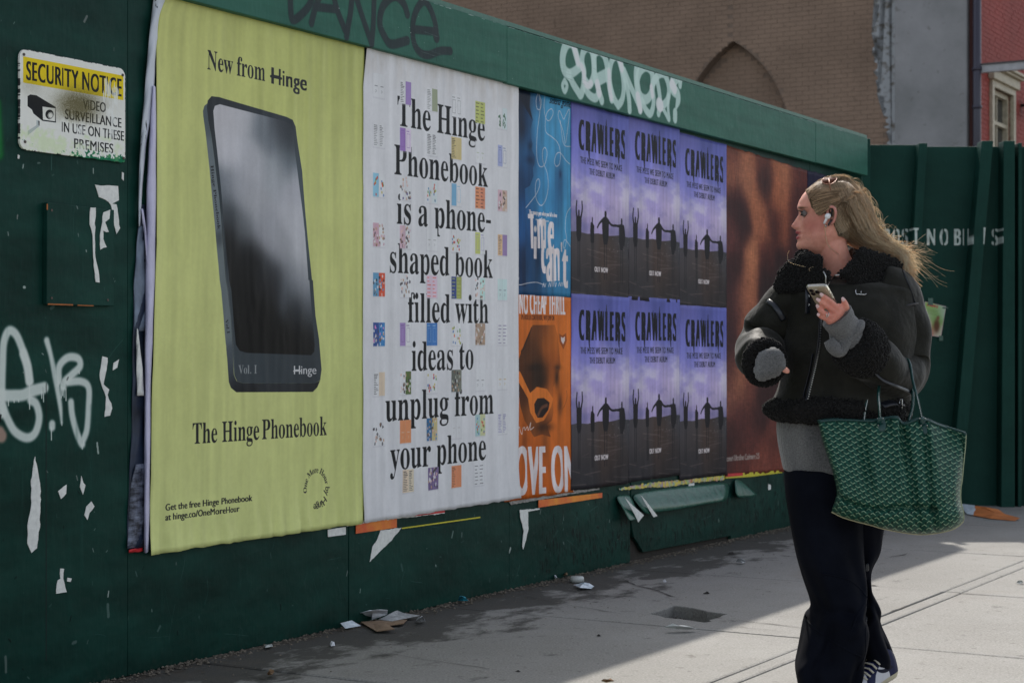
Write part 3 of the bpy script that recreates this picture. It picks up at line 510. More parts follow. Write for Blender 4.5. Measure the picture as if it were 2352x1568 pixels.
for p in ((ol[0][0]+.02, ol[0][1]+.02), (ol[1][0]-.03, ol[0][1]+.02), (ol[0][0]+.02, ol[3][1]-.02), (ol[1][0]-.03, ol[3][1]-.03)):
    mb = MB(); disc(p[0], p[1], .004, .02, .0225, mb); mb.build('screw', screw_m, hatch)

# ---------------------------------------------------------------- security sign
cs_ = crop(0, 100, 4.611)
s0, z0 = S(*cs_(222, 1250), .01); s1, z1 = S(*cs_(1440, 300), .01)
sT = S(*cs_(290, 110), .01)[1]; sw = s1-s0; sh = sT-S(*cs_(300, 1270), .01)[1]; sb = sT-sh
SG = Canvas(s0, sb, s1, sT, 2400, albs(178, 186, 186))
YE = albs(178, 160, 28); KK = albs(24, 26, 30)
yt = sT-.075*sh; yb = sT-.335*sh
SG.rect(s0+.03*sw, yb, s1-.02*sw, yt, YE)
def sp(x, y): return S(*cs_(x, y), .01)
SG.fit('SECURITY NOTICE', sans, (sp(290, 400)[0], yb+.035*sh), (sp(1398, 600)[0], yb+.035*sh), .185*sh, KK, bold=.0042)
def ln(t, xa, xb, k, col=KK, a=1): SG.fit(t, sans, (sp(xa, 0)[0], sb+k*sh), (sp(xb, 0)[0], sb+k*sh), .1*sh, col, a, bold=.0022)
ln('VIDEO', 950, 1215, .505); ln('SURVEILLANCE', 740, 1395, .37); ln('IN USE ON THESE', 700, 1425, .235); ln('PREMISES', 840, 1300, .085)
c_ = [sp(x, y) for x, y in ((312,640),(350,630),(420,645),(635,775),(640,950),(500,935),(312,760))]
c_ = [sp(x, y) for x, y in ((312,650),(345,630),(415,640),(637,775),(640,955),(485,935),(380,850),(362,805),(312,765))]
SG.fill([c_], KK)
SG.fill([[sp(x, y) for x, y in ((485,770),(632,790),(630,940),(490,920))]], albs(178,186,186))
for r, c in ((48, KK), (32, albs(178,186,186)), (28, KK), (24, albs(178,186,186))):
    q = (578 if c is not KK or r < 40 else 566, 860 if r > 40 else 872); SG.fill([[sp(q[0]+r*math.cos(t/12*math.pi), q[1]+r*1.15*math.sin(t/12*math.pi)) for t in range(24)]], c)
SG.fill([[sp(x, y) for x, y in ((415,925),(450,935),(450,995),(315,1100),(315,1050),(415,985))]], albs(140,150,158))
SG.fill([[sp(x, y) for x, y in ((435,930),(452,940),(450,990),(440,985))]], KK)
# black overspray, scraped paper and lichen-green corner
nz = fbm(SG.h, SG.w, 5, 5, 3, 3); X, Y = np.meshgrid(np.arange(SG.w)/SG.w, 1-np.arange(SG.h)/SG.h)
m = np.exp(-(((X-.52)/.2)**2+((Y-.5)/.15)**2)**1.2)*1.25+np.exp(-(((X-.1)/.12)**2+((Y-.36)/.1)**2))*.3+.5*np.exp(-(((X-.62)/.22)**2+((Y-.36)/.14)**2))
m = np.clip(m*(.35+.9*nz)*.8, 0, .85).astype(np.float32); m *= np.clip((1-Y-.27-.07*vnoise(SG.h, SG.w, 400, 12, 8))*14, 0, 1)
SG.blend(0, 0, m, albs(66, 62, 38))
w_ = fbm(SG.h, SG.w, 60, 7, 21, 3)
for (cx, cy, rx, ry, th) in ((.83, .27, .07, .16, .55), (.9, .3, .04, .14, .5), (.55, .73, .04, .05, .45), (.62, .77, .05, .03, .5), (.85, .70, .07, .05, .5), (.88, .55, .05, .09, .6), (.84, .48, .05, .08, .55), (.57, .90, .06, .05, .45), (.82, .93, .1, .04, .6)):
    mm = np.clip((w_-.12-th*(((X-cx)/rx)**2+((Y-cy)/ry)**2)**.5)*9, 0, 1).astype(np.float32); SG.blend(0, 0, mm*.85, albs(176,184,188))
g_ = fbm(SG.h, SG.w, 25, 25, 33, 4)
mm = np.clip((g_-.75+.55*np.clip((Y-.9)/.1, -1, 1)*np.clip((X-.3)*3, 0, 1))*14, 0, 1).astype(np.float32); SG.blend(0, 0, mm*(Y > .9), albs(14, 86, 62))
mm = (np.clip((fbm(SG.h, SG.w, 40, 40, 5, 3)-.5+.5*np.exp(-(((X-.25)/.18)**2+((Y-.92)/.12)**2)))*3, 0, 1)*.35).astype(np.float32); SG.blend(0, 0, mm*(Y > .75), albs(150, 178, 120))
ed = np.minimum(np.minimum(X, 1-X)*1.3, np.minimum(Y, 1-Y)); mm = np.clip((.3*g_+.0-ed*22)*8, 0, .85).astype(np.float32); SG.blend(0, 0, mm*(g_ > .53), KK)
sign_m = printed('sign_print', SG, .35, 200, .0002)
rc = .055*sh*1.6; ol = []
for cx, cz, a0 in ((s1-rc, sT-rc, 0), (s0+rc, sT-rc, 90), (s0+rc, sb+rc, 180), (s1-.5*rc, sb+.5*rc, 270)):
    rr = rc if a0 < 270 else rc*.5
    ol += [(cx+rr*math.cos(R(a0+15*k)), cz+rr*math.sin(R(a0+15*k))) for k in range(7)]
sign = wall_panel('security_sign', ol, .004, .012, sign_m, None, SG); bevel(sign, .0008, 1)
tag(sign, 'scuffed yellow and white metal sign reading SECURITY NOTICE with a camera drawing', 'sign')
for p in ((s0+.035*sw, sT-.055*sh), (s1-.03*sw, sT-.07*sh), (s0+.045*sw, sb+.08*sh), (s1-.02*sw, sb+.05*sh)):
    mb = MB(); disc(p[0], p[1], .0045, .0118, .0145, mb, 12); mb.build('screw', screw_m, sign)

# ================================================================ posters pasted on the hoarding
def ii_(a, b): return np.meshgrid(np.arange(a), np.arange(b), indexing='ij')
def poster(name, cv, mat, o, seed, label, amp=.0016, s0=None, s1=None, z0=None, z1=None, slope=0.0, edge=.0015, low=.004, step=.0125, cut=None, fold=0.0, group=None):
    s0 = cv.x0 if s0 is None else s0; s1 = cv.x1 if s1 is None else s1; z0 = cv.y0 if z0 is None else z0; z1 = cv.y1 if z1 is None else z1
    ns = int((s1-s0)/step)+2; nz = int((z1-z0)/(step*1.6))+2
    q = .5+(vnoise(nz, ns, 34, 9, seed)-.5)*.55*vnoise(nz, ns, 20, 14, seed+11)*1.6 + (vnoise(nz, ns, 16, 2.6, seed+1)-.5)*.55*np.clip(vnoise(nz, ns, 12, 12, seed+12)*2.4-.9, 0, 1) + (vnoise(nz, ns, 7, 8, seed+2)-.5)*.3
    Z = np.linspace(0, 1, nz)[:, None]; X = np.linspace(0, 1, ns)[None]
    dg = np.zeros((nz, ns), np.float32)                       # slanting creases that run down into the loose bottom edge
    d = vnoise(nz+ns, ns+nz, 30, 3.0, seed+5)
    ii, jj = np.meshgrid(np.arange(nz), np.arange(ns), indexing='ij'); dg = d[np.clip(ii, 0, nz+ns-1), np.clip(jj+ii//3, 0, ns+nz-1)]
    rg = 1-np.abs(2*vnoise(nz, ns, 30, 5, seed+21)-1); rg2 = 1-np.abs(2*vnoise(nz+ns, ns+nz, 26, 6, seed+23)[np.clip(ii_(nz, ns)[0], 0, nz+ns-1), np.clip(ii_(nz, ns)[1]+ii_(nz, ns)[0]//4, 0, ns+nz-1)]-1)
    q = q + 1.3*rg**12*vnoise(nz, ns, 30, 20, seed+31) + .8*rg2**16*vnoise(nz, ns, 24, 24, seed+33)
    h = (q-.5)*2*amp + (dg-.5)*2*low*np.exp(-Z/.07) + (dg-.5)*1.2*amp*np.exp(-(1-Z)/.12)
    h = h + fold*np.exp(-((Z-.5-.02*np.sin(X*9))/.012)**2)*.5
    e1 = (vnoise(1, ns, 5, 4, seed+3)[0]-.5)*edge*2; e0 = (vnoise(1, ns, 5, 3, seed+4)[0]-.5)*edge*3; es = (vnoise(nz, 1, 9, 5, seed+8)[:, 0]-.5)*edge*2
    V = []; U = []
    for j in range(nz):
        for i in range(ns):
            x = X[0, i]; z = Z[j, 0]; s = s0+(s1-s0)*x; zz = z0+(z1-z0)*z + slope*x
            if j == 0: zz += e0[i]
            if j == nz-1: zz += e1[i]
            if i in (0, ns-1): s += es[j]
            ho = h[j, i]
            if cut: s, zz, ho = cut(x, z, s, zz, ho)
            V.append(W(s, zz, o+ho)); U.append(cv.uv(s0+(s1-s0)*x, z0+(z1-z0)*z))
    Fc = [(j*ns+i, j*ns+i+1, (j+1)*ns+i+1, (j+1)*ns+i) for j in range(nz-1) for i in range(ns-1)]
    ob = mesh_obj(name, V, Fc, mat, None, U, True)
    m = ob.modifiers.new('paper', 'SOLIDIFY'); m.thickness = .0006; m.offset = 0
    return tag(ob, label, 'poster', group or 'posters pasted along the green fence')
def paper_tone(cv, seed, k=.07):
    h, w = cv.h, cv.w; n = fbm(h, w, 330, 26, seed, 3); n2 = fbm(h, w, 60, 60, seed+9, 4)
    cv.mul(1-k*np.clip((n-.45)*2.2, -.6, 1)-.5*k*(n2-.5)*2)
INK = albs(26, 28, 32)
# ---- the lime poster with the slab phone book
C3 = crop(340, 0, 2.24); C4 = crop(340, 700, 2.24)
def p3(x, y): return S(*C3(x, y), .012)
def p4(x, y): return S(*C4(x, y), .012)
YS0 = S(343, 1200, .012)[0]; XB = S(834, 700, .0165)[0]; XC = S(1191, 700, .0165)[0]
YP = Canvas(YS0, .385, XB+.016, 2.235, 760, albs(158, 168, 104))
YP.im = YP.field([(p3(200,60), albs(150,156,92)), (p3(700,250), albs(150,158,92)), (p3(1150,300), albs(142,150,86)), (p3(300,700), albs(160,168,104)), (p3(250,1300), albs(158,166,106)), (p3(1100,1100), albs(156,164,102)), (p4(200,700), albs(158,166,106)), (p4(700,750), albs(158,166,108)), (p4(1100,900), albs(156,166,104)), (p4(300,1300), albs(166,176,116)), (p4(900,1350), albs(170,180,118))], .22)
YP.im = (YP.im*.90+YP.im.mean(2, keepdims=True)*.105).astype(np.float32)
def P(*l): return [p3(*q[:2]) if len(q) == 2 else p4(*q[:2]) for q in l]
side = P((362,620),(370,592),(388,578),(400,600),(395,680),(410,750),(430,900),(455,1100),(470,1290),(495,1568),(505,60,4),(525,200,4),(540,400,4),(545,530,4),(560,565,4),(600,578,4),(1000,578,4),(1030,562,4),(1038,545,4),(1015,600,4),(990,625,4),(560,627,4),(530,602,4),(518,570,4),(510,470,4),(490,280,4),(470,60,4),(460,1568),(450,1480),(420,1150),(400,940),(380,760),(364,650))
YP.fill([side], YP.field([(p3(370,640), albs(62,72,80)), (p3(400,900), albs(84,94,104)), (p4(490,200), albs(80,90,98)), (p4(525,520), albs(58,66,76)), (p4(560,600), albs(18,20,25)), (p4(800,610), albs(30,34,40)), (p4(1000,600), albs(24,27,32))], .04))
for y in (588, 596, 606, 614): YP.stroke(P((600,y,4),(1000,y,4)), .0015, albs(46,50,58), .6, smooth=False)
front = P((385,600),(390,562),(412,538),(455,543),(840,655),(875,672),(893,710),(905,800),(930,960),(945,1180),(985,1568),(990,0,4),(1005,200,4),(1025,330,4),(1040,500,4),(1032,558,4),(1002,578,4),(600,578,4),(562,565,4),(547,530,4),(540,400,4),(525,200,4),(505,60,4),(495,1568),(470,1290),(455,1100),(430,900),(410,750),(395,680))
YP.fill([front], YP.field([(p3(420,560), albs(34,38,44)), (p3(800,650), albs(38,44,52)), (p3(940,1100), albs(52,62,72)), (p3(440,1000), albs(36,44,52)), (p4(1020,300), albs(44,52,60)), (p4(560,480), albs(46,54,62)), (p4(1000,560), albs(40,46,54)), (p4(780,560), albs(42,50,58))], .1))
YP.stroke(P((470,1200),(500,1568),(510,60,4),(528,200,4),(545,400,4),(550,520,4)), .002, albs(88,98,106), .5)
scr = P((422,620),(432,592),(460,583),(835,680),(865,700),(880,745),(890,860),(915,1060),(945,1300),(965,1568),(970,0,4),(985,180,4),(1000,360,4),(998,400,4),(980,420,4),(620,407,4),(578,395,4),(556,360,4),(545,250,4),(530,60,4),(515,1568),(490,1330),(470,1100),(445,850),(430,720))
sf = [((470,640),(150,152,164)), ((600,640),(145,148,160)), ((700,690),(96,104,116)), ((800,720),(38,42,50)), ((860,790),(44,50,58)), ((760,780),(90,98,110)), ((850,900),(84,94,106)), ((500,850),(152,155,168)), ((650,900),(140,144,157)), ((780,950),(126,132,144)), ((880,1050),(138,142,156)), ((550,1050),(128,132,145)), ((480,1050),(84,92,104)), ((650,1150),(132,136,148)), ((900,1250),(144,148,161)), ((500,1200),(44,50,58)), ((600,1280),(82,88,98)), ((520,1350),(14,15,18)), ((700,1300),(124,128,141)), ((800,1400),(122,126,138)), ((640,1420),(18,20,24)), ((930,1450),(142,146,158)), ((760,1530),(44,48,56)), ((600,1500),(12,13,16)), ((880,1540),(108,113,124))]
sf = [(p3(*a), albs(*b)) for a, b in sf] + [(p4(*a), albs(*b)) for a, b in (((940,30),(124,129,141)),((860,60),(60,66,76)),((960,120),(80,86,98)),((740,30),(16,17,21)),((600,60),(9,10,12)),((900,170),(22,25,30)),((980,200),(52,58,66)),((700,200),(9,10,12)),((950,300),(13,14,17)),((650,360),(8,9,11)),((850,380),(9,10,12)))]
fl = YP.field(sf, .042); g = np.random.default_rng(1).normal(0, .012, (YP.h, YP.w, 1)); YP.fill([scr], (fl+g).astype(np.float32))
YP.fit('New from', serif, p3(385,385), (p3(722,0)[0], p3(385,385)[1]), .066, INK)
YP.fit('Hinge', sans, (p3(748,0)[0], p3(385,385)[1]-.003), (p3(955,0)[0], p3(385,385)[1]-.003), .058, INK, bold=.006)
hb = p3(385,385)[1]+.022; YP.stroke([(p3(752,0)[0], hb), (p3(812,0)[0], hb)], .0085, INK, 1, smooth=False)
zb = p4(320,916)[1]
YP.fit('The Hinge', serif, (p4(312,0)[0], zb), (p4(690,0)[0], zb), .070, INK); YP.fit('Phonebook', serif, (p4(703,0)[0], zb), (p4(1066,0)[0], zb), .070, INK)
zb = p4(157,1290)[1]; YP.fit('Get the free Hinge Phonebook', sans, (p4(157,0)[0], zb), (p4(645,0)[0], zb), .0215, INK, bold=.0022)
zb = p4(157,1345)[1]; YP.fit('at hinge.co/OneMoreHour', sans, (p4(157,0)[0], zb), (p4(578,0)[0], zb), .0215, INK, bold=.0022)
cx, cz = p4(1008,1165); rr = .058; tx = 'One More Hour by Hinge'; em = .052
def ang_text(cv, tx, font, cx, cz, rr, a0, a1, em, col, bold=0):
    tot = sum(font.get(c)[0] for c in tx); x = 0
    for ch in tx:
        w = font.get(ch)[0]; a = a0+(a1-a0)*(x+w/2)/tot; ux, uz = math.sin(a), -math.cos(a)     # clockwise tangent
        ex = np.array((math.sin(a), -math.cos(a)))*em*1.0; ey = np.array((math.cos(a), math.sin(a)))*em
        org = np.array((cx+rr*math.cos(a), cz+rr*math.sin(a))) - ex*w/2
        if ch != ' ': cv.text(ch, font, org, ex, ey, col, bold=bold)
        x += w
ang_text(YP, 'One More Hour', serif, cx, cz, rr, R(192), R(10), .047, INK); ang_text(YP, 'by Hinge', sans, cx, cz, rr, R(2), R(-104), .040, INK, .0008)
gl = albs(120,126,134)
zb = p4(572,524)[1]; YP.fit('Vol. I', serif, (p4(572,0)[0], zb), (p4(676,0)[0], zb), .030, gl, .85); zb = p4(880,527)[1]; YP.fit('Hinge', sans, (p4(880,0)[0], zb), (p4(1010,0)[0], zb), .031, albs(158,162,172), bold=.0012)
YP.stroke([(p4(882,0)[0], zb+.012), (p4(922,0)[0], zb+.012)], .004, albs(158,162,172), 1, smooth=False)
a = np.array(p3(406,925)); b = np.array(p3(447,1285)); dv = b-a; tot = sum(serif.get(c)[0] for c in 'Hinge Phonebook')
e = dv/np.linalg.norm(dv); YP.text('Hinge Phonebook', serif, a, dv/tot, np.array((-e[1], e[0]))*.034, INK)
a = np.array(p4(494,222)); b = np.array(p4(506,300)); dv = b-a; YP.text('Vol.I', serif, a, dv/sum(serif.get(c)[0] for c in 'Vol.I'), np.array((.034, .004)), INK)
paper_tone(YP, 3, .06)
YM = printed('lime_poster_print', YP, .3, 260, .0003, spec=.12)
def cut_y(x, z, s, zz, h):
    h += .004*math.exp(-x/.03)+.006*math.exp(-z/.03)*(1-x)
    zz += -.004*(1-x)*(z < .01)
    s += float(np.interp(z, [0, .08, .3, .4, .55, .9, .965, 1], [0, .001, .009, .019, .031, .030, .046, .085]))*(1-x)**4
    return s, zz, h
lime = poster('poster', YP, YM, .012, 21, 'large lime green poster with a slanting dark phone-shaped book', .0013, cut=cut_y, low=.009, step=.011)

# ---- the white poster
C5 = crop(880, 80, 2.528); C6 = crop(880, 700, 2.528)
def p5(x, y): return S(*C5(x, y), .0165)
def p6(x, y): return S(*C6(x, y), .0165)
WP = Canvas(XB, .385, XC, 2.26, 820, albs(172, 176, 188))
nz_ = fbm(WP.h, WP.w, 90, 40, 4, 4); yy = np.linspace(0, 1, WP.h)[:, None]
WP.blend(0, 0, (np.clip((yy-.9)*10, 0, 1)*np.clip(nz_*1.6-.5, 0, .7)).astype(np.float32), albs(146,142,142))
zl = [1.945-.1955*k for k in range(8)]
for t, xa, xb, k in (('The Hinge',285,842,0),('Phonebook',264,855,1),('is a phone-',280,880,2),('shaped book',230,886,3),('filled with',350,864,4),('ideas to',373,770,5),('unplug from',208,897,6),('your phone',241,848,7)):
    WP.fit(t, serif, (p5(xa,0)[0], zl[k]), (p5(xb,0)[0], zl[k]-.001), .118, INK)
cols = [p5(x, 0)[0] for x in (170, 338, 505, 660, 810, 950)]
WT = (182,185,196); rt = np.random.default_rng(3)
def A(c): return albs(*c)*.86+albs(172,176,188)*.12
TH = {  # (row, col): left page, right page, ink, kind
 (0,0):(WT,WT,(60,60,66),'min'),(0,1):(WT,(120,100,160),(50,50,56),'text'),(0,2):(WT,(120,130,112),(90,92,98),'text'),(0,3):(WT,WT,(90,90,96),'form'),(0,4):((150,160,90),(150,160,90),(40,44,36),'lines'),(0,5):(WT,(168,184,198),(40,74,52),'plants'),
 (1,0):(WT,WT,(80,80,88),'text'),(1,1):((118,88,160),(176,168,196),(100,70,140),'form'),(1,2):(WT,WT,(44,44,50),'text'),(1,3):((162,150,108),(162,150,108),(46,44,40),'text'),(1,4):(WT,WT,(130,140,120),'min'),(1,5):((128,138,184),WT,(60,70,120),'form'),
 (2,0):((110,160,190),WT,(190,50,40),'dots'),(2,1):(WT,WT,(40,30,90),'photo'),(2,2):(WT,(170,184,196),(60,110,150),'dots'),(2,3):((90,140,180),WT,(90,140,180),'form'),(2,4):((180,110,76),(176,108,84),(36,30,34),'lines'),(2,5):((168,140,158),(160,140,130),(60,50,50),'photo'),
 (3,0):((160,130,150),WT,(40,36,44),'photo'),(3,1):((164,140,160),WT,(60,46,52),'photo'),(3,2):(WT,WT,(120,120,126),'min'),(3,3):(WT,WT,(150,50,50),'dots'),(3,4):((150,160,90),WT,(110,100,160),'form'),(3,5):((188,150,120),(118,100,150),(70,50,60),'text'),
 (4,0):((70,120,160),(170,60,40),(30,36,40),'photo'),(4,1):(WT,WT,(70,60,80),'photo'),(4,2):((178,160,184),(178,160,184),(190,70,60),'lines'),(4,3):((40,54,110),(120,130,70),(150,160,90),'lines'),(4,4):(WT,(150,184,186),(60,70,76),'photo'),(4,5):((160,184,190),(158,186,190),(60,70,90),'min'),
 (5,0):((30,56,120),(40,100,160),(190,110,170),'photo'),(5,1):((126,104,164),WT,(80,60,110),'form'),(5,2):((40,90,160),(40,90,160),(140,170,200),'form'),(5,3):(WT,WT,(100,120,60),'dots'),(5,4):((134,116,104),(130,112,100),(190,190,196),'photo'),(5,5):(WT,WT,(90,80,120),'lines'),
 (6,0):(WT,(184,164,150),(50,50,54),'text'),(6,1):(WT,(60,80,40),(60,44,36),'photo'),(6,2):(WT,WT,(150,50,60),'dots'),(6,3):((70,76,74),(90,96,90),(140,146,140),'photo'),(6,4):(WT,WT,(80,80,86),'min'),(6,5):(WT,WT,(150,120,50),'min'),
 (7,0):(WT,WT,(60,60,66),'photo'),(7,1):((186,112,76),(186,112,76),(176,160,150),'min'),(7,2):((30,80,130),(160,150,110),(60,110,170),'photo'),(7,3):(WT,WT,(150,152,160),'min'),(7,4):((130,160,170),(160,166,130),(110,140,90),'dots'),(7,5):(WT,WT,(90,84,140),'text'),
 (8,1):((182,164,150),(184,170,156),(50,46,50),'text'),(8,2):((80,66,110),(90,76,120),(180,180,190),'photo'),(8,3):((184,108,76),(184,108,76),(80,50,40),'text'),(8,4):(WT,WT,(80,80,88),'lines')}
for (r, c), (ca, cb, ci, kd) in TH.items():
    w2, h2 = .040, .046; x = cols[c]; z = 2.087-.1945*r
    if r == 0: z += -.006*c
    if r == 8: z = .523+.004*(2-c); x += .01*(3-c)
    WP.rect(x-w2-.003, z-h2-.006, x+w2+.002, z+h2, A((150,152,166)), .35)
    WP.rect(x-w2, z-h2, x, z+h2, A(ca)); WP.rect(x, z-h2, x+w2, z+h2, A(cb))
    WP.rect(x-.0006, z-h2, x+.0006, z+h2, A((130,132,140)), .4)
    ink = A(ci)
    for sd in (0, 1):
        xa = x-w2+.005 if sd == 0 else x+.005; xb = xa+.03
        if kd in ('text', 'lines'):
            n = 12 if kd == 'text' else 6
            if sd == 1 and kd == 'text' and sum(cb) < 500: continue
            for q in range(n):
                zq = z+h2-.008-q*(2*h2-.016)/(n-1); WP.rect(xa, zq-.0012*(2 if kd == 'lines' or q < 3 else 1), xa+.03*rt.uniform(.45, 1), zq+.0012, ink, .8)
        elif kd == 'form': WP.stroke([(xa+.004, z-.03), (xa+.004, z+.025), (xb-.004, z+.025), (xb-.004, z-.03), (xa+.004, z-.03)], .0015, ink, .8, smooth=False); WP.rect(xa, z+.034, xb-.008, z+.037, ink, .8)
        elif kd == 'min': WP.rect(xa+.006, z-.004, xb-.004, z-.001, ink, .8); WP.stroke([(xa+.012, z-.028), (xa+.018, z-.022), (xa+.012, z-.018)], .0016, ink, .8)
        elif kd == 'dots':
            for q in range(9):
                cc = A([(160,60,50),(60,110,60),(70,100,150),(150,140,60),ci][int(rt.integers(5))]); px_, pz_ = xa+rt.uniform(.002, .028), z+rt.uniform(-.038, .03)
                WP.fill([[(px_+.0045*math.cos(t), pz_+.006*math.sin(t)) for t in np.linspace(0, 6.28, 8)[:-1]]], cc, .9)
        elif kd == 'plants':
            for q in range(14): px_, pz_ = xa+rt.uniform(.0, .02), z+rt.uniform(-.04, .02); WP.fill([[(px_+.004*math.cos(t), pz_+.006*math.sin(t)) for t in np.linspace(0, 6.28, 7)[:-1]]], ink, .9)
        elif kd == 'photo':
            for q in range(16):
                cc = A([ci, (40,38,44), (150,120,100), (176,150,150), (90,70,60), ca, (190,190,196)][int(rt.integers(7))]); px_, pz_ = xa+rt.uniform(-.002, .03), z+rt.uniform(-.042, .042)
                WP.fill([[(min(x+w2, px_+rt.uniform(.003, .007)*math.cos(t)), pz_+rt.uniform(.004, .009)*math.sin(t)) for t in np.linspace(0, 6.28, 9)[:-1]]], cc, .85)
paper_tone(WP, 31, .05)
WM = printed('white_poster_print', WP, .38, 260, .0003)
def cut_w(x, z, s, zz, h):
    if z > .9 and x < .06: s += .03*((z-.9)/.1)*(1-x/.06)
    if z < .12 and x > .9: s += .02*((.12-z)/.12)**2
    if z < .1 and x < .1: s += .012*((.1-z)/.1)*(1-x/.1)
    return s, zz, h
poster('poster', WP, WM, .0165, 44, 'large white poster with thin black serif wording over small page thumbnails', .0010, cut=cut_w, low=.0045, slope=.012, step=.011)

# ---- blue over orange poster
CS0 = S(1311, 700, .009)[0]
K1 = crop(1280, 200, 2.9037); K2 = crop(1280, 720, 2.9037)
def k1(x, y): return S(*K1(x, y), .0085)
def k2(x, y): return S(*K2(x, y), .0095)
BP = Canvas(2.27, 1.30, CS0+.004, 2.215, 900, albs(44, 108, 152))
WB = albs(176, 172, 182); DB = albs(20, 40, 74)
BP.im = BP.field([(k1(60,100), albs(22,36,60)), (k1(60,350), albs(30,72,118)), (k1(80,560), albs(36,78,124)), (k1(60,700), albs(26,58,98)), (k1(60,1000), albs(24,62,110)), (k1(60,1350), albs(22,48,84)), (k1(200,300), albs(54,122,166)), (k1(300,500), albs(54,120,164)), (k1(200,800), albs(50,114,160)), (k1(340,1150), albs(54,122,166)), (k1(330,1400), albs(40,100,142)), (k1(150,1480), albs(26,60,96)), (k1(380,200), albs(56,124,168))], .09)
face = [k1(x, y) for x, y in ((-60,60),(60,60),(120,120),(140,250),(150,300),(132,360),(136,420),(150,470),(140,500),(166,560),(160,620),(150,640),(155,700),(130,770),(92,792),(96,900),(100,1500),(-60,1500))]
BP.fill([face], BP.field([(k1(60,200), albs(24,60,100)), (k1(60,450), albs(34,76,118)), (k1(110,600), albs(26,62,102)), (k1(60,750), albs(16,42,76)), (k1(60,1000), albs(24,66,116)), (k1(60,1400), albs(16,38,70))], .06), .96)
for x, y, rx, ry, c, a in ((72,345,.05,.075,(14,26,48),.9),(130,585,.04,.02,(16,36,66),.8),(130,482,.02,.02,(16,34,60),.7),(60,140,.07,.08,(12,18,34),.9),(345,760,.05,.13,(30,70,112),.75),(310,1000,.05,.16,(30,74,118),.5),(350,690,.012,.02,(18,40,74),.8),(190,150,.03,.04,(20,42,76),.6),(190,1290,.03,.09,(16,32,56),.7)):
    BP.blob(k1(x, y), rx, ry, albs(*c), a)
BP.fill([[k1(x, y) for x, y in ((40,60),(135,70),(128,200),(152,300),(110,230),(60,140))]], albs(16,22,36), .9)
for l in ([(192,90),(175,150),(182,210),(205,215),(212,160),(195,110),(205,200),(182,400),(180,560),(200,630),(235,620),(255,540),(240,495),(222,520),(225,600),(255,680),(262,780),(245,870),(212,915),(180,880),(168,820),(175,740),(195,725),(200,770),(170,840),(100,930)],
          [(240,110),(232,200),(245,280),(270,300),(298,250),(285,215),(255,240),(242,300),(245,380),(290,420),(330,460),(350,530),(345,610),(322,632),(308,600),(322,545),(350,535),(390,590),(420,618)],
          [(385,470),(370,380),(335,270),(345,230),(372,290),(385,270),(410,222),(415,260),(390,460)], [(350,300),(360,400),(380,480),(425,490)], [(425,930),(395,980),(385,1080),(395,1160),(380,1228),(370,1200),(385,1165),(422,1215)], [(38,1420),(50,1440),(40,1475),(60,1488),(120,1475),(180,1472),(230,1490)]):
    BP.stroke([k1(*p) for p in l], .004, WB, .75)
zt = k1(270,165)[1]
BP.fit('selena gomez', sans, k1(268,172), k1(436,212), .036, albs(18,22,30), bold=.002, slant=.6)
a = np.array(k1(448,205)); b = np.array(k1(432,405)); dv = b-a; BP.text('love on', sans, a-np.array((.012,0)), dv/sum(sans.get(c)[0] for c in 'love on'), np.array((.055,.004)), albs(18,22,30), bold=.003)
BP.fit('The stamps gets when you fall in love', sans, k1(122,975), k1(325,1003), .020, WB, bold=.003)
BP.fit('T', sans, k1(120,1225), k1(162,1225), .155, WB, bold=.014); BP.fit('m', sans, k1(180,1225), k1(250,1225), .20, WB, bold=.012); BP.fit('e', sans, k1(254,1258), k1(306,1262), .215, WB, bold=.014); BP.blob(k1(168,1085), .014, .016, WB, 1, 0, 3)
BP.rect(k1(158,0)[0], k1(0,1285)[1], k1(178,0)[0], k1(0,1120)[1], WB)
BP.fit('c', sans, k1(206,1400), k1(246,1405), .225, WB, bold=.014); BP.fit('an', sans, k1(246,1462), k1(350,1462), .225, WB, bold=.013); BP.fit("'", sans, k1(352,1380), k1(370,1380), .12, WB, bold=.006); BP.fit('t', sans, k1(362,1510), k1(404,1512), .225, WB, bold=.012)
BP.stroke([k1(170,1015), k1(200,1022), k1(215,1005), k1(225,1025), k1(265,1030)], .004, WB, .9)
xs = 222
for q, wd in enumerate(('ess', 'with', 'us')):
    BP.stroke([k1(xs+8*j, 1505-(26 if (j % 2) else 0)-(40 if (q == 1 and j in (3, 5)) else 0)-q*2) for j in range((4, 8, 5)[q])], .004, WB, .9); xs += (44, 72, 40)[q]
paper_tone(BP, 51, .14); BM = printed('blue_poster_print', BP, .42)
poster('poster', BP, BM, .0085, 61, 'blue duotone poster with tall white lettering and looping white lines', .001, low=.001, slope=.004)
OP = Canvas(2.27, .39, CS0+.012, 1.303, 900, albs(160, 84, 34)); OR = (164,88,36); BR = (70,42,26)
OP.im = OP.field([(k2(100,100), albs(150,80,34)), (k2(340,120), albs(160,86,36)), (k2(80,320), albs(160,84,34)), (k2(380,450), albs(166,90,38)), (k2(60,1050), albs(150,78,30)), (k2(360,1000), albs(160,84,34)), (k2(90,1180), albs(150,74,28)), (k2(350,1150), albs(158,84,34)), (k2(200,1400), albs(150,74,28)), (k2(420,1400), albs(160,82,34))], .1)
fc = [k2(x, y) for x, y in ((150,268),(310,268),(330,340),(345,480),(352,560),(330,650),(300,720),(298,800),(300,900),(290,960),(250,990),(280,1080),(215,1060),(160,1080),(90,960),(60,860),(40,700),(40,540),(70,450),(120,330))]
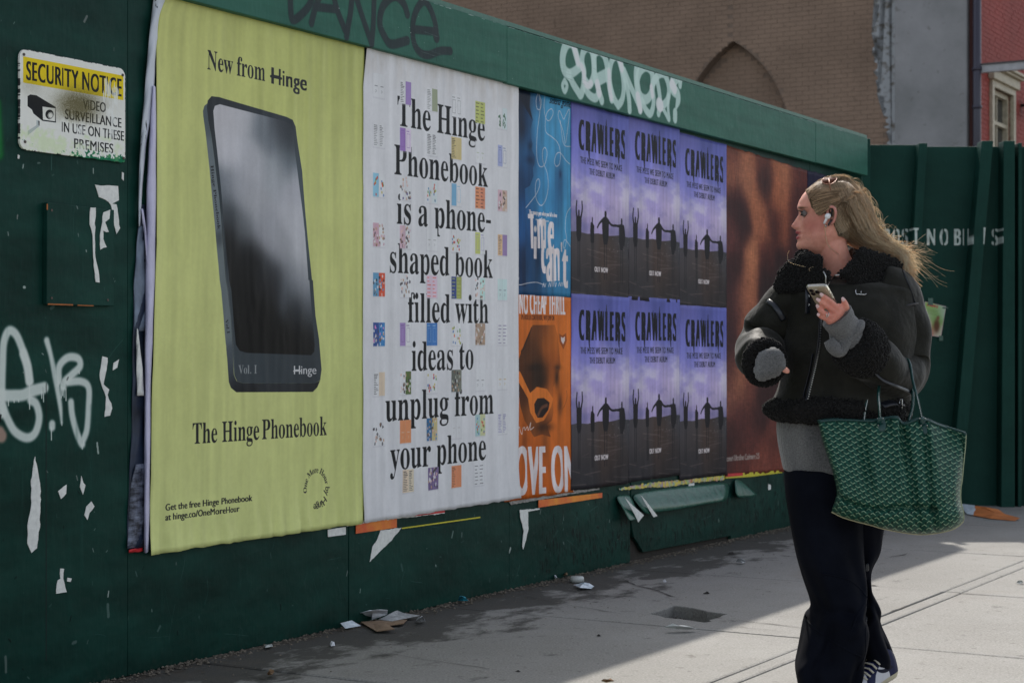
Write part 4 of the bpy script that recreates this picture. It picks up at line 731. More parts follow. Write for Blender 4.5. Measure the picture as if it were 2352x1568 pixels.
OP.fill([fc], OP.field([(k2(200,320), albs(84,48,28)), (k2(290,400), albs(140,76,32)), (k2(120,480), albs(60,36,24)), (k2(200,620), albs(44,28,20)), (k2(290,560), albs(120,62,28)), (k2(90,700), albs(56,32,22)), (k2(320,700), albs(140,74,32)), (k2(150,950), albs(100,56,28)), (k2(250,1000), albs(84,46,26)), (k2(270,860), albs(150,80,34))], .05), .95)
for x, y, rx, ry, c, a in ((170,580,.07,.02,(30,20,18),.95),(190,660,.08,.05,(34,24,20),.85),(330,575,.03,.012,(60,36,24),.8),(325,650,.022,.05,(40,26,20),.85),(235,1010,.07,.02,(40,24,18),.9),(240,1120,.03,.09,(90,50,26),.6),(90,1130,.03,.07,(96,52,28),.6),(350,840,.02,.05,(60,36,26),.8)):
    OP.blob(k2(x, y), rx, ry, albs(*c), a)
def ell(c, rx, ry, rot=0, n=30):
    return [k2(c[0]+rx*math.cos(t)*math.cos(rot)-ry*math.sin(t)*math.sin(rot), c[1]+rx*math.cos(t)*math.sin(rot)+ry*math.sin(t)*math.cos(rot)) for t in np.linspace(0, 2*math.pi, n+1)[:-1]]
OP.fill([[k2(x, y) for x, y in ((40,590),(60,610),(130,760),(180,716),(250,730),(300,800),(285,860),(230,960),(175,978),(130,900),(115,800),(70,720),(40,670))]], albs(170,94,40))
OP.fill([[k2(x, y) for x, y in ((160,840),(185,800),(230,796),(272,830),(262,880),(222,938),(185,940),(165,900))]], albs(32,24,24)); OP.stroke([k2(190,920), k2(215,870), k2(250,850)], .016, albs(96,60,46), .8, .01)
OP.stroke([k2(395,745), k2(398,800), k2(370,870), k2(340,888), k2(332,850)], .005, albs(120,66,32), .9); OP.stroke([k2(66,460), k2(90,420), k2(140,290)], .008, albs(30,22,20), .8, .01)
OP.fill([[k2(x, y) for x, y in ((342,330),(365,345),(392,325),(398,380),(372,445),(345,390))]], albs(112,58,30), .9); OP.fill([[k2(x, y) for x, y in ((355,352),(368,362),(382,350),(382,382),(370,408),(356,380))]], WB, .9)
OP.fit('NO CHEAP THRILL', sans, k2(48,186), k2(384,193), .100, WB, bold=.008); OP.fit("I'M A ROLLER COASTER RIDE, WHY JUMP ON", sans, k2(64,228), k2(306,234), .022, albs(70,36,22), bold=.002)
OP.fit('LOVE ON', sans, k2(-52,1508), k2(448,1478), .215, WB, bold=.018)
OP.stroke([k2(42,1020), k2(55,1008), k2(58,1030), k2(72,1060), k2(78,1020), k2(90,1010), k2(95,1030), k2(110,1005), k2(118,1030), k2(135,975), k2(132,1025), k2(158,1008)], .004, WB, .9)
paper_tone(OP, 52, .12); OM = printed('orange_poster_print', OP, .42)
def cut_o(x, z, s, zz, h):
    s += .022*max(0, .25-z)/.25*x
    return s, zz, h
poster('poster', OP, OM, .0095, 63, 'orange duotone poster with big white cut-off lettering and pale sunglasses', .001, low=.003, cut=cut_o)

# ---- six identical band posters
CW, CH = .605, .915
CP = Canvas(0, 0, CW, CH, 900, albs(90, 96, 160))
def q(u, v): return (u*CW, v*CH)
CP.im = CP.field([(q(.1,.98), albs(74,76,134)), (q(.6,.99), albs(68,74,136)), (q(.2,.85), albs(92,96,168)), (q(.8,.85), albs(78,84,152)), (q(.2,.7), albs(100,104,178)), (q(.85,.7), albs(88,94,160)), (q(.1,.55), albs(138,132,186)), (q(.5,.57), albs(128,124,182)), (q(.9,.6), albs(118,114,172)), (q(.25,.45), albs(146,134,178)), (q(.55,.48), albs(156,144,190)), (q(.8,.52), albs(176,162,200)), (q(.95,.49), albs(184,168,204)), (q(.95,.42), albs(120,116,158)), (q(.7,.38), albs(120,112,156)), (q(.1,.36), albs(92,92,130)), (q(.9,.35), albs(70,72,104))], .075)
cl = fbm(CP.h, CP.w, 60, 130, 12, 5); yy = np.linspace(0, 1, CP.h)[:, None]; xx = np.linspace(0, 1, CP.w)[None]
CP.blend(0, 0, (np.clip((cl-.5)*2.6, 0, .6)*np.exp(-((yy-.52-.05*xx)/.13)**2)).astype(np.float32), albs(190, 176, 208)); CP.blend(0, 0, (np.clip((.42-cl)*2.6, 0, .6)*np.exp(-((yy-.44)/.12)**2)).astype(np.float32), albs(84, 86, 140))
hz = [(u, .335+.012*u+.004*math.sin(u*17)) for u in np.linspace(0, 1, 12)]
CP.fill([[q(*p) for p in hz]+[q(1.01,-.01), q(-.01,-.01)]], CP.field([(q(.1,.32), albs(62,62,72)), (q(.9,.32), albs(52,54,62)), (q(.2,.25), albs(60,54,56)), (q(.7,.2), albs(62,50,48)), (q(.2,.1), albs(38,38,44)), (q(.8,.08), albs(36,35,40))], .08))
for i in range(26):
    v = rt.uniform(.02, .31); u = rt.uniform(-.1, .8); CP.stroke([q(u, v), q(u+rt.uniform(.1, .4), v+rt.uniform(-.02, .02))], rt.uniform(.002, .006), albs(92,82,84), rt.uniform(.2, .6), .004)
for i in range(14): CP.blob(q(rt.uniform(.6, 1), rt.uniform(.26, .33)), .002, .002, albs(170,170,180), .8)
FG = albs(26, 26, 32)
def man(u, vt, vb, w, arms):
    CP.fill([[q(u-w*.3, vt-.012), q(u-w*.2, vt), q(u+w*.2, vt), q(u+w*.3, vt-.012), q(u+w*.28, vt-.03), q(u+w, vt-.045), q(u+w*.9, vt-.13), q(u+w*.5, vb), q(u-w*.5, vb), q(u-w*.9, vt-.13), q(u-w, vt-.045), q(u-w*.28, vt-.03)]], FG)
    for a in arms: CP.stroke([q(*p) for p in a], [.016, .012, .010], FG, 1, .003)
    CP.stroke([q(u-w*.3, vb+.03), q(u-w*.3, vb-.18)], [.010, .006], FG, .75, .008, smooth=False); CP.stroke([q(u+w*.35, vb+.03), q(u+w*.3, vb-.18)], [.010, .006], FG, .75, .008, smooth=False)
man(.13, .452, .29, .045, [[(.10,.41),(.085,.45),(.095,.495)], [(.16,.41),(.185,.455),(.18,.497)]])
man(.355, .425, .29, .032, [[(.34,.39),(.33,.35),(.335,.32)]]); man(.58, .468, .29, .062, [[(.55,.425),(.48,.40),(.44,.375)], [(.61,.425),(.68,.40),(.76,.397)]]); man(.865, .442, .27, .05, [[(.84,.40),(.79,.398),(.74,.40)], [(.9,.40),(.92,.35),(.91,.30)]])
x = .115
for ch, w, up, dn in (('C',.115,0,0),('R',.10,0,.05),('A',.10,0,0),('W',.13,.03,0),('L',.08,.055,0),('E',.095,0,0),('R',.11,0,.045),('S',.095,0,0)):
    sl = .0; CP.fit(ch, sans, q(x, .765), q(x+w-.014, .765), .140, albs(18,20,28), bold=.016)
    if dn: CP.fill([[q(x+w-.06, .80), q(x+w-.02, .80), q(x+w-.022, .772-dn), q(x+w-.036, .772-dn*.9)]], albs(26,28,38))
    if up: CP.fill([[q(x+.01, .86), q(x+.05, .86), q(x+.035, .90+up), q(x+.028, .90+up)]], albs(26,28,38))
    x += w
CP.fit('THE MESS WE SEEM TO MAKE', sans, q(.15,.695), q(.87,.695), .030, albs(34,36,52), bold=.003, track=.05); CP.fit('THE DEBUT ALBUM', sans, q(.3,.645), q(.745,.645), .029, albs(34,36,52), bold=.003, track=.05)
CP.fit('OUT NOW', sans, q(.39,.142), q(.62,.142), .024, WB, bold=.003, track=.05)
paper_tone(CP, 71, .10); CM = printed('violet_poster_print', CP, .45)
CS = [S(x, 700, .009)[0] for x in (1311, 1443, 1560, 1668)]
names = [['left-hand violet band poster of the upper row, beside the blue poster', 'middle violet band poster of the upper row with four small dark figures', 'right-hand violet band poster of the upper row, touching the red cloth poster'],
         ['left-hand violet band poster of the lower row, beside the orange poster', 'middle violet band poster of the lower row with a curling white right edge', 'right-hand violet band poster of the lower row, touching the red cloth poster']]
for r in (1, 0):
    for c in range(3):
        s0 = CS[c]-.002; z0 = (.398, .40, .372)[c] if r == 0 else (1.305, 1.307, 1.288)[c]
        cv = Canvas.__new__(Canvas); cv.x0, cv.x1, cv.y0, cv.y1 = s0, CS[c+1]+.004, z0, z0+CH+(.01 if r == 0 else .012)*1
        if r == 1: cv.y1 = (2.222, 2.232, 2.205)[c]
        def cut_c(x, z, s, zz, h, c=c, r=r):
            if c == 1 and r == 0 and x > .9: s += .03*max(0, .4-z)*(x-.9)*10*.5
            return s, zz, h
        poster('poster', cv, CM, .0085+.0012*(2-c)*(1 if r else 1)+(0.0 if r else .0012), 80+r*3+c, names[1-r][c], .0011, low=.003 if r == 0 else .0012, step=.0135, cut=cut_c, slope=(-.004, 0, -.002)[c])
    # r == 1 is the upper row
# ---- red cloth poster and the dark one behind her
K7 = crop(1780, 330, 1.8022)
def k7(x, y): return S(*K7(x, y), .005)
RP = Canvas(CS[3]-.02, .36, 5.935, 2.20, 420, albs(96, 52, 44))
pts = [((90,90),(100,54,46)),((160,90),(150,92,72)),((230,110),(96,50,40)),((300,120),(150,90,68)),((340,160),(164,104,80)),((370,160),(90,44,40)),((90,180),(140,86,70)),((150,200),(156,98,78)),((240,230),(60,30,30)),((290,280),(150,88,66)),((330,260),(160,96,74)),((370,300),(70,34,34)),((110,320),(60,30,34)),((140,420),(54,28,32)),((200,330),(154,94,72)),((230,420),(150,90,70)),((280,400),(70,34,32)),((330,420),(130,74,58)),((370,460),(60,30,34)),((90,480),(96,54,54)),((110,600),(56,30,34)),((180,560),(164,104,80)),((170,640),(150,92,72)),((240,560),(80,40,38)),((240,650),(44,24,28)),((320,600),(50,26,30)),((90,700),(60,34,40)),((130,740),(150,92,74)),((100,800),(70,38,42)),((150,880),(140,84,68)),((80,930),(60,34,40)),((140,1000),(100,58,50)),((80,1060),(84,48,48)),((120,1120),(150,94,76)),((90,1180),(120,74,66)),((170,1180),(104,60,54)),((230,1180),(60,34,36)),((200,1280),(64,36,38)),((120,1290),(84,46,46)),((180,1360),(92,50,48)),((90,1420),(66,38,40)),((120,1500),(98,52,48)),((220,1480),(120,66,58)),((290,1480),(118,64,56)),((280,1380),(100,56,52)),((350,900),(90,46,42)),((400,1300),(100,54,48))]
RP.im = RP.field([(k7(*a), albs(*b)) for a, b in pts], .07)
wv = fbm(RP.h, RP.w, 3, 14, 7, 2); RP.mul(1+.18*(wv-.5)); wv = vnoise(RP.h, RP.w, 14, 2.2, 8); RP.mul(1+.2*(wv-.5))
zb = k7(60,1483)[1]; s_ = k7(60,0)[0]; RP.fit('Falconeri Ultrafine Cashmere 2.5', sans, (s_-.03, zb), (k7(213,1470)[0], zb+.004), .032, albs(170,160,160), .9, bold=.002)
RP.im = np.clip(RP.im.mean()*.74+(RP.im-RP.im.mean())*1.05, .01, 1).astype(np.float32); RP.im *= np.array((.90, .98, 1.0), np.float32); paper_tone(RP, 91, .06); RM = printed('cloth_poster_print', RP, .6, spec=.25)
poster('poster', RP, RM, .005, 93, 'tall poster of rust-red folded cloth behind the woman', .001, low=.003, slope=-.03, edge=.004)
NP = Canvas(5.935, .38, 6.56, 2.17, 300, albs(30, 28, 48)); NP.im = NP.field([((6.0,2.0), albs(26,26,46)), ((6.3,1.9), albs(34,30,52)), ((6.1,1.0), albs(24,22,40)), ((6.4,.6), albs(28,24,40))], .2)
poster('poster', NP, printed('navy_poster_print', NP, .5), .006, 94, 'plain dark navy poster at the far end of the row, mostly behind the woman', .001, low=.002, edge=.004)

# ================================================================ torn layers, scraps and loose flaps
PAPER = plain('torn_paper', alb(165, 170, 176), .75, var=.12, scale=60, bump=.0006)
NAVYP = plain('old_dark_paper', alb(18, 28, 46), .45, var=.7, scale=9, bump=.002)
PLAID = NT('plaid_paper'); c1 = PLAID.noise(26, stretch=(1, 1, .6)); c2 = PLAID.noise(30, stretch=(.7, .7, 3))
PLAID.base(PLAID.mix(PLAID.ramp(PLAID.math('MULTIPLY', c1, c2), .18, .4), alb(16, 20, 32), alb(92, 100, 122))); PLAID.set(.5, 0, .5)
REDP = plain('red_paper', alb(150, 26, 34), .5); YELP = plain('yellow_paper', alb(150, 146, 30), .5)
C1 = crop(0, 0, 1.8359); C2 = crop(0, 850, 1.8297); C5_ = crop(600, 1150, 2.8152); C6_ = crop(1240, 1150, 2.8153)
def scrap(name, f, pts, mat, label, o=.0035, th=.0012, cat='paper scrap', group='paper remnants stuck on the green fence', parent=None, jit=.002, curl=0.0):
    P_ = [S(*f(x, y)) for x, y in pts]; Q = []
    n = len(P_); rs = np.random.default_rng(len(pts)*7+int(abs(pts[0][0])))
    for i in range(n):
        a = np.array(P_[i]); b = np.array(P_[(i+1) % n]); L = np.linalg.norm(b-a); k = max(1, int(L/.012)) if jit else 1
        for j in range(k):
            p = a+(b-a)*j/k; Q.append(p+(rs.normal(0, jit*.5, 2) if (j or n > 5) else 0))
    bm = bmesh.new(); zc = sum(p[1] for p in Q)/len(Q); s_min = min(p[0] for p in Q)
    fr = [bm.verts.new(W(p[0], p[1], o+th+curl*max(0, zc-p[1]))) for p in Q]; bk = [bm.verts.new(W(p[0], p[1], o-.001+curl*max(0, zc-p[1]))) for p in Q]
    m = len(fr); bm.faces.new(fr); bm.faces.new(bk[::-1])
    for i in range(m): bm.faces.new((fr[i], bk[i], bk[(i+1) % m], fr[(i+1) % m]))
    bmesh.ops.recalc_face_normals(bm, faces=bm.faces[:]); bmesh.ops.triangulate(bm, faces=bm.faces[:])
    ob = bm_obj(name, bm, mat, parent)
    return ob if parent else tag(ob, label, cat, group)
scrap('paper_scrap', C1, [(432,850),(538,855),(540,920),(512,934),(532,938),(546,1050),(530,1072),(512,1000),(508,945),(480,918),(450,905)], PAPER, 'white scrap with a hooked tail, right above the hatch cover')
scrap('paper_scrap', C1, [(390,955),(415,955),(408,1060),(410,1160),(425,1240),(432,1300),(412,1295),(403,1180),(400,1080),(387,1030)], PAPER, 'long thin white strip of torn paper across the hatch cover', o=.023)
scrap('paper_scrap', C1, [(450,975),(480,965),(475,1005),(458,1020),(475,1068),(450,1060),(448,1100),(466,1135),(435,1145),(433,1080),(445,1020)], PAPER, 'zigzag white scrap of torn paper on the right edge of the hatch cover', o=.023)
scrap('paper_scrap', C2, [(155,530),(170,600),(182,690),(178,840),(165,950),(140,972),(122,930),(122,850),(140,740),(138,640)], PAPER, 'long tapering white paper strip below the white spray-painted letters')
scrap('paper_scrap', C2, [(262,690),(300,660),(298,700),(275,725)], PAPER, 'small white diamond-shaped paper scrap right of the long tapering strip')
scrap('paper_scrap', C2, [(388,760),(415,735),(427,760),(405,790),(395,822),(384,800)], PAPER, 'small oval white paper scrap close to the left edge of the poster stack')
scrap('paper_scrap', C2, [(270,1040),(288,1045),(285,1090),(300,1150),(253,1158),(258,1100),(272,1090)], PAPER, 'bottle-shaped white paper scrap, lowest on the near fence sheet')
scrap('paper_scrap', C2, [(465,75),(488,80),(480,150),(468,200),(495,225),(488,250),(510,310),(500,345),(475,350),(480,260),(465,215),(450,160)], PAPER, 'jagged white paper scrap right of the white spray-painted letters')
scrap('paper_scrap', C2, [(368,620),(376,650),(386,662),(375,705),(362,670)], PAPER, 'thin pointed white scrap between the spray paint and the oval scrap')
scrap('paper_scrap', C2, [(515,105),(540,88),(532,125),(512,138)], PAPER, 'tiny white scrap right of the jagged scrap, by the sheet seam')
scrap('paper_scrap', C2, [(305,1085),(324,1088),(318,1104),(303,1102)], PAPER, 'tiny white scrap beside the bottle-shaped scrap')
scrap('paper_scrap', C5_, [(612,487),(738,467),(738,522),(613,538)], PAPER, 'pale rectangular paper tab below the lime poster, left of the orange strip', jit=0)
OST = NT('orange_strip'); xs_ = OST.n('ShaderNodeSeparateXYZ'); OST.l(OST.pos(), xs_.inputs[0]); wv = OST.noise(6); OST.base(OST.mix(OST.ramp(wv, .35, .65), alb(160, 60, 26), alb(176, 110, 24))); OST.set(.45)
scrap('paper_scrap', C5_, [(808,448),(1095,405),(1095,472),(808,515)], OST.m, 'glowing orange strip of an old poster below the join of the lime and white posters', o=.005, jit=0)
scrap('paper_scrap', C5_, [(985,492),(1132,474),(1060,560),(960,660),(908,713),(925,610),(960,560)], PAPER, 'white triangular tear pointing down below the white poster')
scrap('paper_scrap', C5_, [(1132,474),(1685,396),(1685,405),(1135,482)], YELP, 'long thin yellow strip below the white poster', jit=0)
scrap('paper_scrap', C5_, [(740,440),(835,425),(960,400),(1150,375),(1430,340),(1430,372),(1200,400),(1080,410),(870,440),(742,462)], PAPER, 'ragged white paper edge showing under the bottom of the lime and white posters', o=.006)
scrap('paper_scrap', C5_, [(1215,378),(1430,352),(1430,366),(1220,392)], REDP, 'thin red sliver of paper under the white poster', o=.0075, jit=0)
scrap('paper_scrap', C6_, [(160,350),(302,336),(302,345),(220,360),(222,480),(205,560),(185,628),(178,610),(190,500),(165,400)], PAPER, 'long hanging white tear below the orange duotone poster')
scrap('paper_scrap', C6_, [(292,280),(740,228),(740,262),(292,332)], OST.m, 'glowing orange strip of an old poster below the orange duotone poster', o=.005, jit=0)
scrap('paper_scrap', C6_, [(80,285),(380,225),(640,205),(720,195),(720,206),(560,232),(100,312)], plain('grey_torn', alb(110, 110, 112), .8, var=.5, scale=90), 'grimy torn paper edge under the orange duotone poster', o=.005)
MUL = NT('motley_paper'); nn = MUL.n('ShaderNodeTexNoise'); nn.inputs['Scale'].default_value = 22; MUL.l(MUL.pos(), nn.inputs['Vector']); hs = MUL.n('ShaderNodeHueSaturation'); hs.inputs['Saturation'].default_value = 2.2; hs.inputs['Value'].default_value = .75; MUL.l(nn.outputs['Color'], hs.inputs['Color'])
MUL.base(MUL.mix(MUL.ramp(MUL.noise(40), .4, .6), hs.outputs[0], alb(160, 150, 60))); MUL.set(.6)
scrap('paper_scrap', C6_, [(860,196),(1100,155),(1600,108),(1600,138),(1450,150),(1300,170),(1200,186),(1080,190),(860,212)], MUL.m, 'motley torn paper edge under the middle and right violet posters', o=.006, jit=.004)
scrap('paper_scrap', C6_, [(1350,166),(1392,160),(1385,215),(1355,210)], PAPER, 'white square tab hanging under the motley torn edge')
scrap('paper_scrap', C6_, [(1912,165),(1930,175),(1930,205),(1912,208)], PAPER, 'small white speck of paper low on the far fence sheet')
scrap('paper_scrap', C6_, [(1610,96),(2010,70),(2010,88),(1800,115),(1610,128)], YELP, 'yellow paper strip under the rust-red cloth poster', jit=0)
scrap('paper_scrap', C6_, [(1610,94),(1730,88),(1730,106),(1610,118)], REDP, 'short red paper strip under the left end of the rust-red cloth poster', o=.006, jit=0)
scrap('paper_scrap', C1, [(78,710),(86,715),(83,730),(77,728)], PAPER, 'tiny white chip below the security sign')
scrap('paper_scrap', C1, [(556,790),(564,795),(563,830),(555,820)], PAPER, 'tiny white chip below the right end of the security sign')
def flap(name, f, rows, mat, label, lift, back=None):
    """rows of pixel points top to bottom; lift: distance off the wall per row"""
    V = []; nr, nc = len(rows), len(rows[0])
    for r, row in enumerate(rows):
        for c, p in enumerate(row):
            l = lift[r][c] if hasattr(lift[r], '__len__') else lift[r]; V.append(W(*S(*f(*p), l), l))
    Fc = [(r*nc+c, (r+1)*nc+c, (r+1)*nc+c+1, r*nc+c+1) for r in range(nr-1) for c in range(nc-1)]
    ob = mesh_obj(name, V, Fc, mat, None, None, True); m = ob.modifiers.new('s', 'SUBSURF'); m.levels = m.render_levels = 2; m2 = ob.modifiers.new('t', 'SOLIDIFY'); m2.thickness = .0015
    return tag(ob, label, 'paper flap', 'peeling flaps painted green with the fence')
GRP = plain('green_painted_paper', alb(20, 62, 54), .3, var=.3, scale=25, bump=.003)
f1 = flap('paper_flap', C6_, [[(835,250),(890,244),(945,238)], [(885,320),(920,310),(975,310)], [(925,400),(960,395),(1000,380)], [(940,428),(975,420),(1012,402)]], GRP, 'narrow green flap with a white turned-back edge below the violet posters', [.005, .03, .045, .05])
scrap('underside', C6_, [(838,255),(880,300),(975,383),(960,400),(935,432),(905,370)], PAPER, '', o=.052, parent=f1, jit=0)
f2 = flap('paper_flap', C6_, [[(945,238),(1100,212),(1300,185),(1500,168),(1645,150)], [(985,290),(1110,270),(1300,262),(1500,232),(1640,205)], [(1025,345),(1120,330),(1300,320),(1480,290),(1630,262)], [(1065,392),(1140,360),(1200,362),(1450,312),(1625,288)]], GRP, 'wide sagging green flap torn loose below the violet posters', [.006, .025, .05, .045])
scrap('underside', C6_, [(948,240),(985,280),(1068,388),(1040,396),(1000,330)], PAPER, '', o=.054, parent=f2, jit=0)
f3 = flap('paper_flap', C6_, [[(1680,130),(1700,132),(1720,135)], [(1685,190),(1740,190),(1800,215)], [(1690,268),(1760,262),(1858,248)]], GRP, 'small pointed green flap below the left end of the rust-red cloth poster', [.004, .03, .04])
# thick stack of old posters behind the left edge of the lime poster
SC = crop(0, 0, 1/1.08844)
def strip(name, left, right, mat, label, o0, bulge, n=40, parent=None, thick=.003):
    """left/right: lists of (display x, display y)"""
    y0, y1 = left[0][1], left[-1][1]; V = []
    for j in range(n+1):
        y = y0+(y1-y0)*j/n; xl = np.interp(y, [p[1] for p in left], [p[0] for p in left]); xr = np.interp(y, [p[1] for p in right], [p[0] for p in right])
        zc = S((xl+xr)/2, y, o0)[1]
        for k in range(7):
            t = k/6; l = o0+bulge*math.sin(t*math.pi)+.003*math.sin(j*.9+k); s = S(xl+(xr-xl)*t, y, l)[0]; V.append(W(s, zc, l))
    Fc = [(j*7+k, (j+1)*7+k, (j+1)*7+k+1, j*7+k+1) for j in range(n) for k in range(6)]
    ob = mesh_obj(name, V, Fc, mat, parent, None, True); m = ob.modifiers.new('t', 'SOLIDIFY'); m.thickness = thick; m.offset = -1
    return ob if parent else tag(ob, label, 'poster edge')
stack = empty('poster_stack', W(-.03, .39), 'thick layered stack of old poster edges left of the lime poster', 'poster stack')
CHIP = NT('chipped_white'); nn = CHIP.noise(30, stretch=(1, 1, .28), detail=5); CHIP.base(CHIP.mix(CHIP.ramp(nn, .645, .655), alb(150, 158, 174), alb(20, 30, 36))); CHIP.set(.6)
LAV = plain('lavender_paper', alb(146, 148, 178), .55, var=.12, scale=12)
strip('chipped_edge', [(359,-40),(350,20),(345,60),(336,160),(330,240),(322,330),(318,420),(317,520)], [(392,-40),(380,2),(372,26),(366,60),(361,100),(350,250),(336,330),(328,420),(322,520)], CHIP.m, '', .012, .012, parent=stack)
strip('rolled_edge', [(350,200),(341,330),(336,440),(334,640),(332,790),(331,1000),(330,1267)], [(358,200),(360,330),(358,560),(356,640),(352,760),(347,860),(344,1160),(341,1267)], LAV, '', .012, .02, parent=stack)
strip('dark_layer', [(322,470),(318,520),(308,640),(305,800),(303,974),(298,1080),(293,1200),(292,1258)], [(334,470)]+[(340,520),(342,640),(340,800),(338,974),(338,1258)], NAVYP, '', .004, .006, parent=stack)
strip('plaid_layer', [(312,1065),(300,1120),(296,1200),(293,1256)], [(334,1065),(336,1256)], PLAID.m, '', .010, .003, 16, parent=stack)
strip('red_edge', [(297,1259),(297,1267)], [(328,1258),(328,1266)], REDP, '', .011, .002, 3, parent=stack)
strip('torn_edge', [(314,755),(313,820),(315,908)], [(317,755),(328,850),(331,908)], PAPER, '', .018, .006, 16, parent=stack, thick=.002)
strip('torn_edge', [(324,480),(329,520),(335,580),(336,606)], [(329,480),(338,540),(341,590),(340,606)], LAV, '', .02, .006, 12, parent=stack, thick=.002)
strip('grey_layer', [(318,520),(312,600),(308,660),(310,760)], [(334,520),(336,640),(334,760)], plain('grey_blue_paper', alb(80, 92, 112), .5, var=.5, scale=10), '', .008, .004, 18, parent=stack)
strip('dark_slot', [(338,1160),(340,1262)], [(345,1160),(346,1262)], NAVYP, '', .009, .001, 4, parent=stack)

# ================================================================ cross fence of ridged sheets at the far end
KF = crop(2100, 340, 1.6); YF = 12.15
def fx(cx, cy, d=0.0): return at(*KF(cx, cy), YF-d).x
FZ0, FZ1 = -.012, 2.47
XF = Canvas(fx(0, 400)-.2, 1.70, fx(736, 400)+.3, 2.0, 500, (.1, .3, .25), alpha=True)
SW = albs(150, 162, 166)
def stencil(ch, xa, xb):
    z = 1.782; h = .112; a = fx(xa, 400); b = fx(xb, 400); XF.fit(ch, sans, (a, z), (b, z), h, SW, bold=.010)
    XF.rect((a+b)/2-.005, z-.01, (a+b)/2+.005, z+h+.01, SW*0) if ch in 'OS' else None
for ch, xa, xb in (('P',170,198),('O',207,238),('S',244,272),('T',276,300),('N',344,382),('O',396,432),('B',452,482),('I',489,497),('I',508,515),('L',550,574),('S',604,632)): stencil(ch, xa, xb)
# stencil bridges leave gaps: knock the alpha out there
lum = XF.im.mean(2); XF.a[lum < .15] = 0; XF.im[XF.a == 0] = SW
XF.a *= np.clip(.35+fbm(XF.h, XF.w, 14, 14, 3, 4)*1.0, 0, 1)
SHM = fence_material('green_sheet_paint', XF, alb(16, 44, 41), 'stencil_paint', (1, 1, 2), .5, .15)
xf = empty('sheet_fence', (fx(60, 400), YF, 0), 'dark green far cross fence with leaning ridges and stencilled white lettering', 'fence')
def xprism(name, bot, top, d0, d1, mat, par, z0=FZ0, z1=FZ1):
    """a slab between two x at the foot and two x at the head, from depth d0 to d1 toward the street"""
    V = []; U = []
    for d in (d0, d1):
        for (x, z) in ((bot[0], z0), (bot[1], z0), (top[1], z1), (top[0], z1)): V.append((x, YF-d, z)); U.append(XF.uv(x, z))
    return bevel(mesh_obj(name, V, [(0,3,2,1),(4,5,6,7),(0,1,5,4),(1,2,6,5),(2,3,7,6),(3,0,4,7)], mat, par, U), .004, 2)
def B_(x, d): return fx(x, 1480, d)
def T_(x, d): return fx(x, 35, d)
for k, (a, b, ta, tb) in enumerate(((40,232,40,315), (234,437,317,570), (439,645,572,655), (647,712,657,714), (714,960,716,960))):
    xprism('sheet', (B_(a,0), B_(b,0)), (T_(ta,0), T_(tb,0)), -.03, 0, SHM, xf, FZ0, FZ1-(.012 if k else 0))
for a, b, ta, tb, d, dz in ((90,122,90,122,.10,.03), (224,262,316,350,.10,.0), (437,484,568,614,.13,.012), (645,700,655,700,.13,.012), (712,727,714,729,.11,.0), (800,850,800,850,.12,0)):
    xprism('ridge', (B_(a,d), B_(b,d)), (T_(ta,d), T_(tb,d)), .001, d, SHM, xf, FZ0-.005, FZ1+dz)
# small flyer taped to it
fp = [KF(*p) for p in ((328,795),(404,803),(424,682),(340,662))]; fw = [at(*p, YF-.012) for p in fp]
FL = Canvas(0, 0, .19, .26, 900, albs(150, 158, 130))
FL.im = FL.field([((.02,.24), albs(120,150,90)), ((.1,.2), albs(110,140,90)), ((.17,.22), albs(140,160,150)), ((.05,.05), albs(150,80,80)), ((.03,.14), albs(150,160,150)), ((.1,.12), albs(90,130,70)), ((.17,.03), albs(150,150,140))], .04)
FL.blob((.05, .08), .028, .05, albs(170,160,150), 1, 0, 2); FL.blob((.13, .09), .03, .06, albs(80,56,46), 1, .2, 2); FL.blob((.13, .155), .017, .02, albs(100,76,62), 1, 0, 2)
FL.fit('HAPPY', sans, (.02, .232), (.12, .232), .018, albs(150, 30, 60), bold=.003)
for i in range(4): FL.rect(.03, .175+.011*i, .15-.01*i, .178+.011*i, albs(70,90,60), .6)
FL.stroke([(0,0),(.19,0),(.19,.26),(0,.26),(0,0)], .006, albs(170,150,170), .8, smooth=False)
fo = mesh_obj('flyer', [*fw, *[v+Vector((0, .0008, 0)) for v in fw]], [(0,1,2,3),(7,6,5,4),(0,4,5,1),(1,5,6,2),(2,6,7,3),(3,7,4,0)], printed('flyer_print', FL, .4), None, [(0,0),(1,0),(1,1),(0,1)]*2)
tag(fo, 'small tilted pastel flyer taped to the far cross fence beside the woman\'s arm', 'flyer')
TP = plain('clear_tape', alb(40, 70, 66), .15)
for (a, b) in (((352,648),(372,676)), ((410,690),(432,684)), ((396,798),(412,818))):
    p, q_ = at(*KF(*a), YF-.013), at(*KF(*b), YF-.013); mb = MB(); mb.box(min(p.x, q_.x), max(p.x, q_.x), YF-.0145, YF-.0135, min(p.z, q_.z), max(p.z, q_.z)); mb.build('tape', TP, fo)

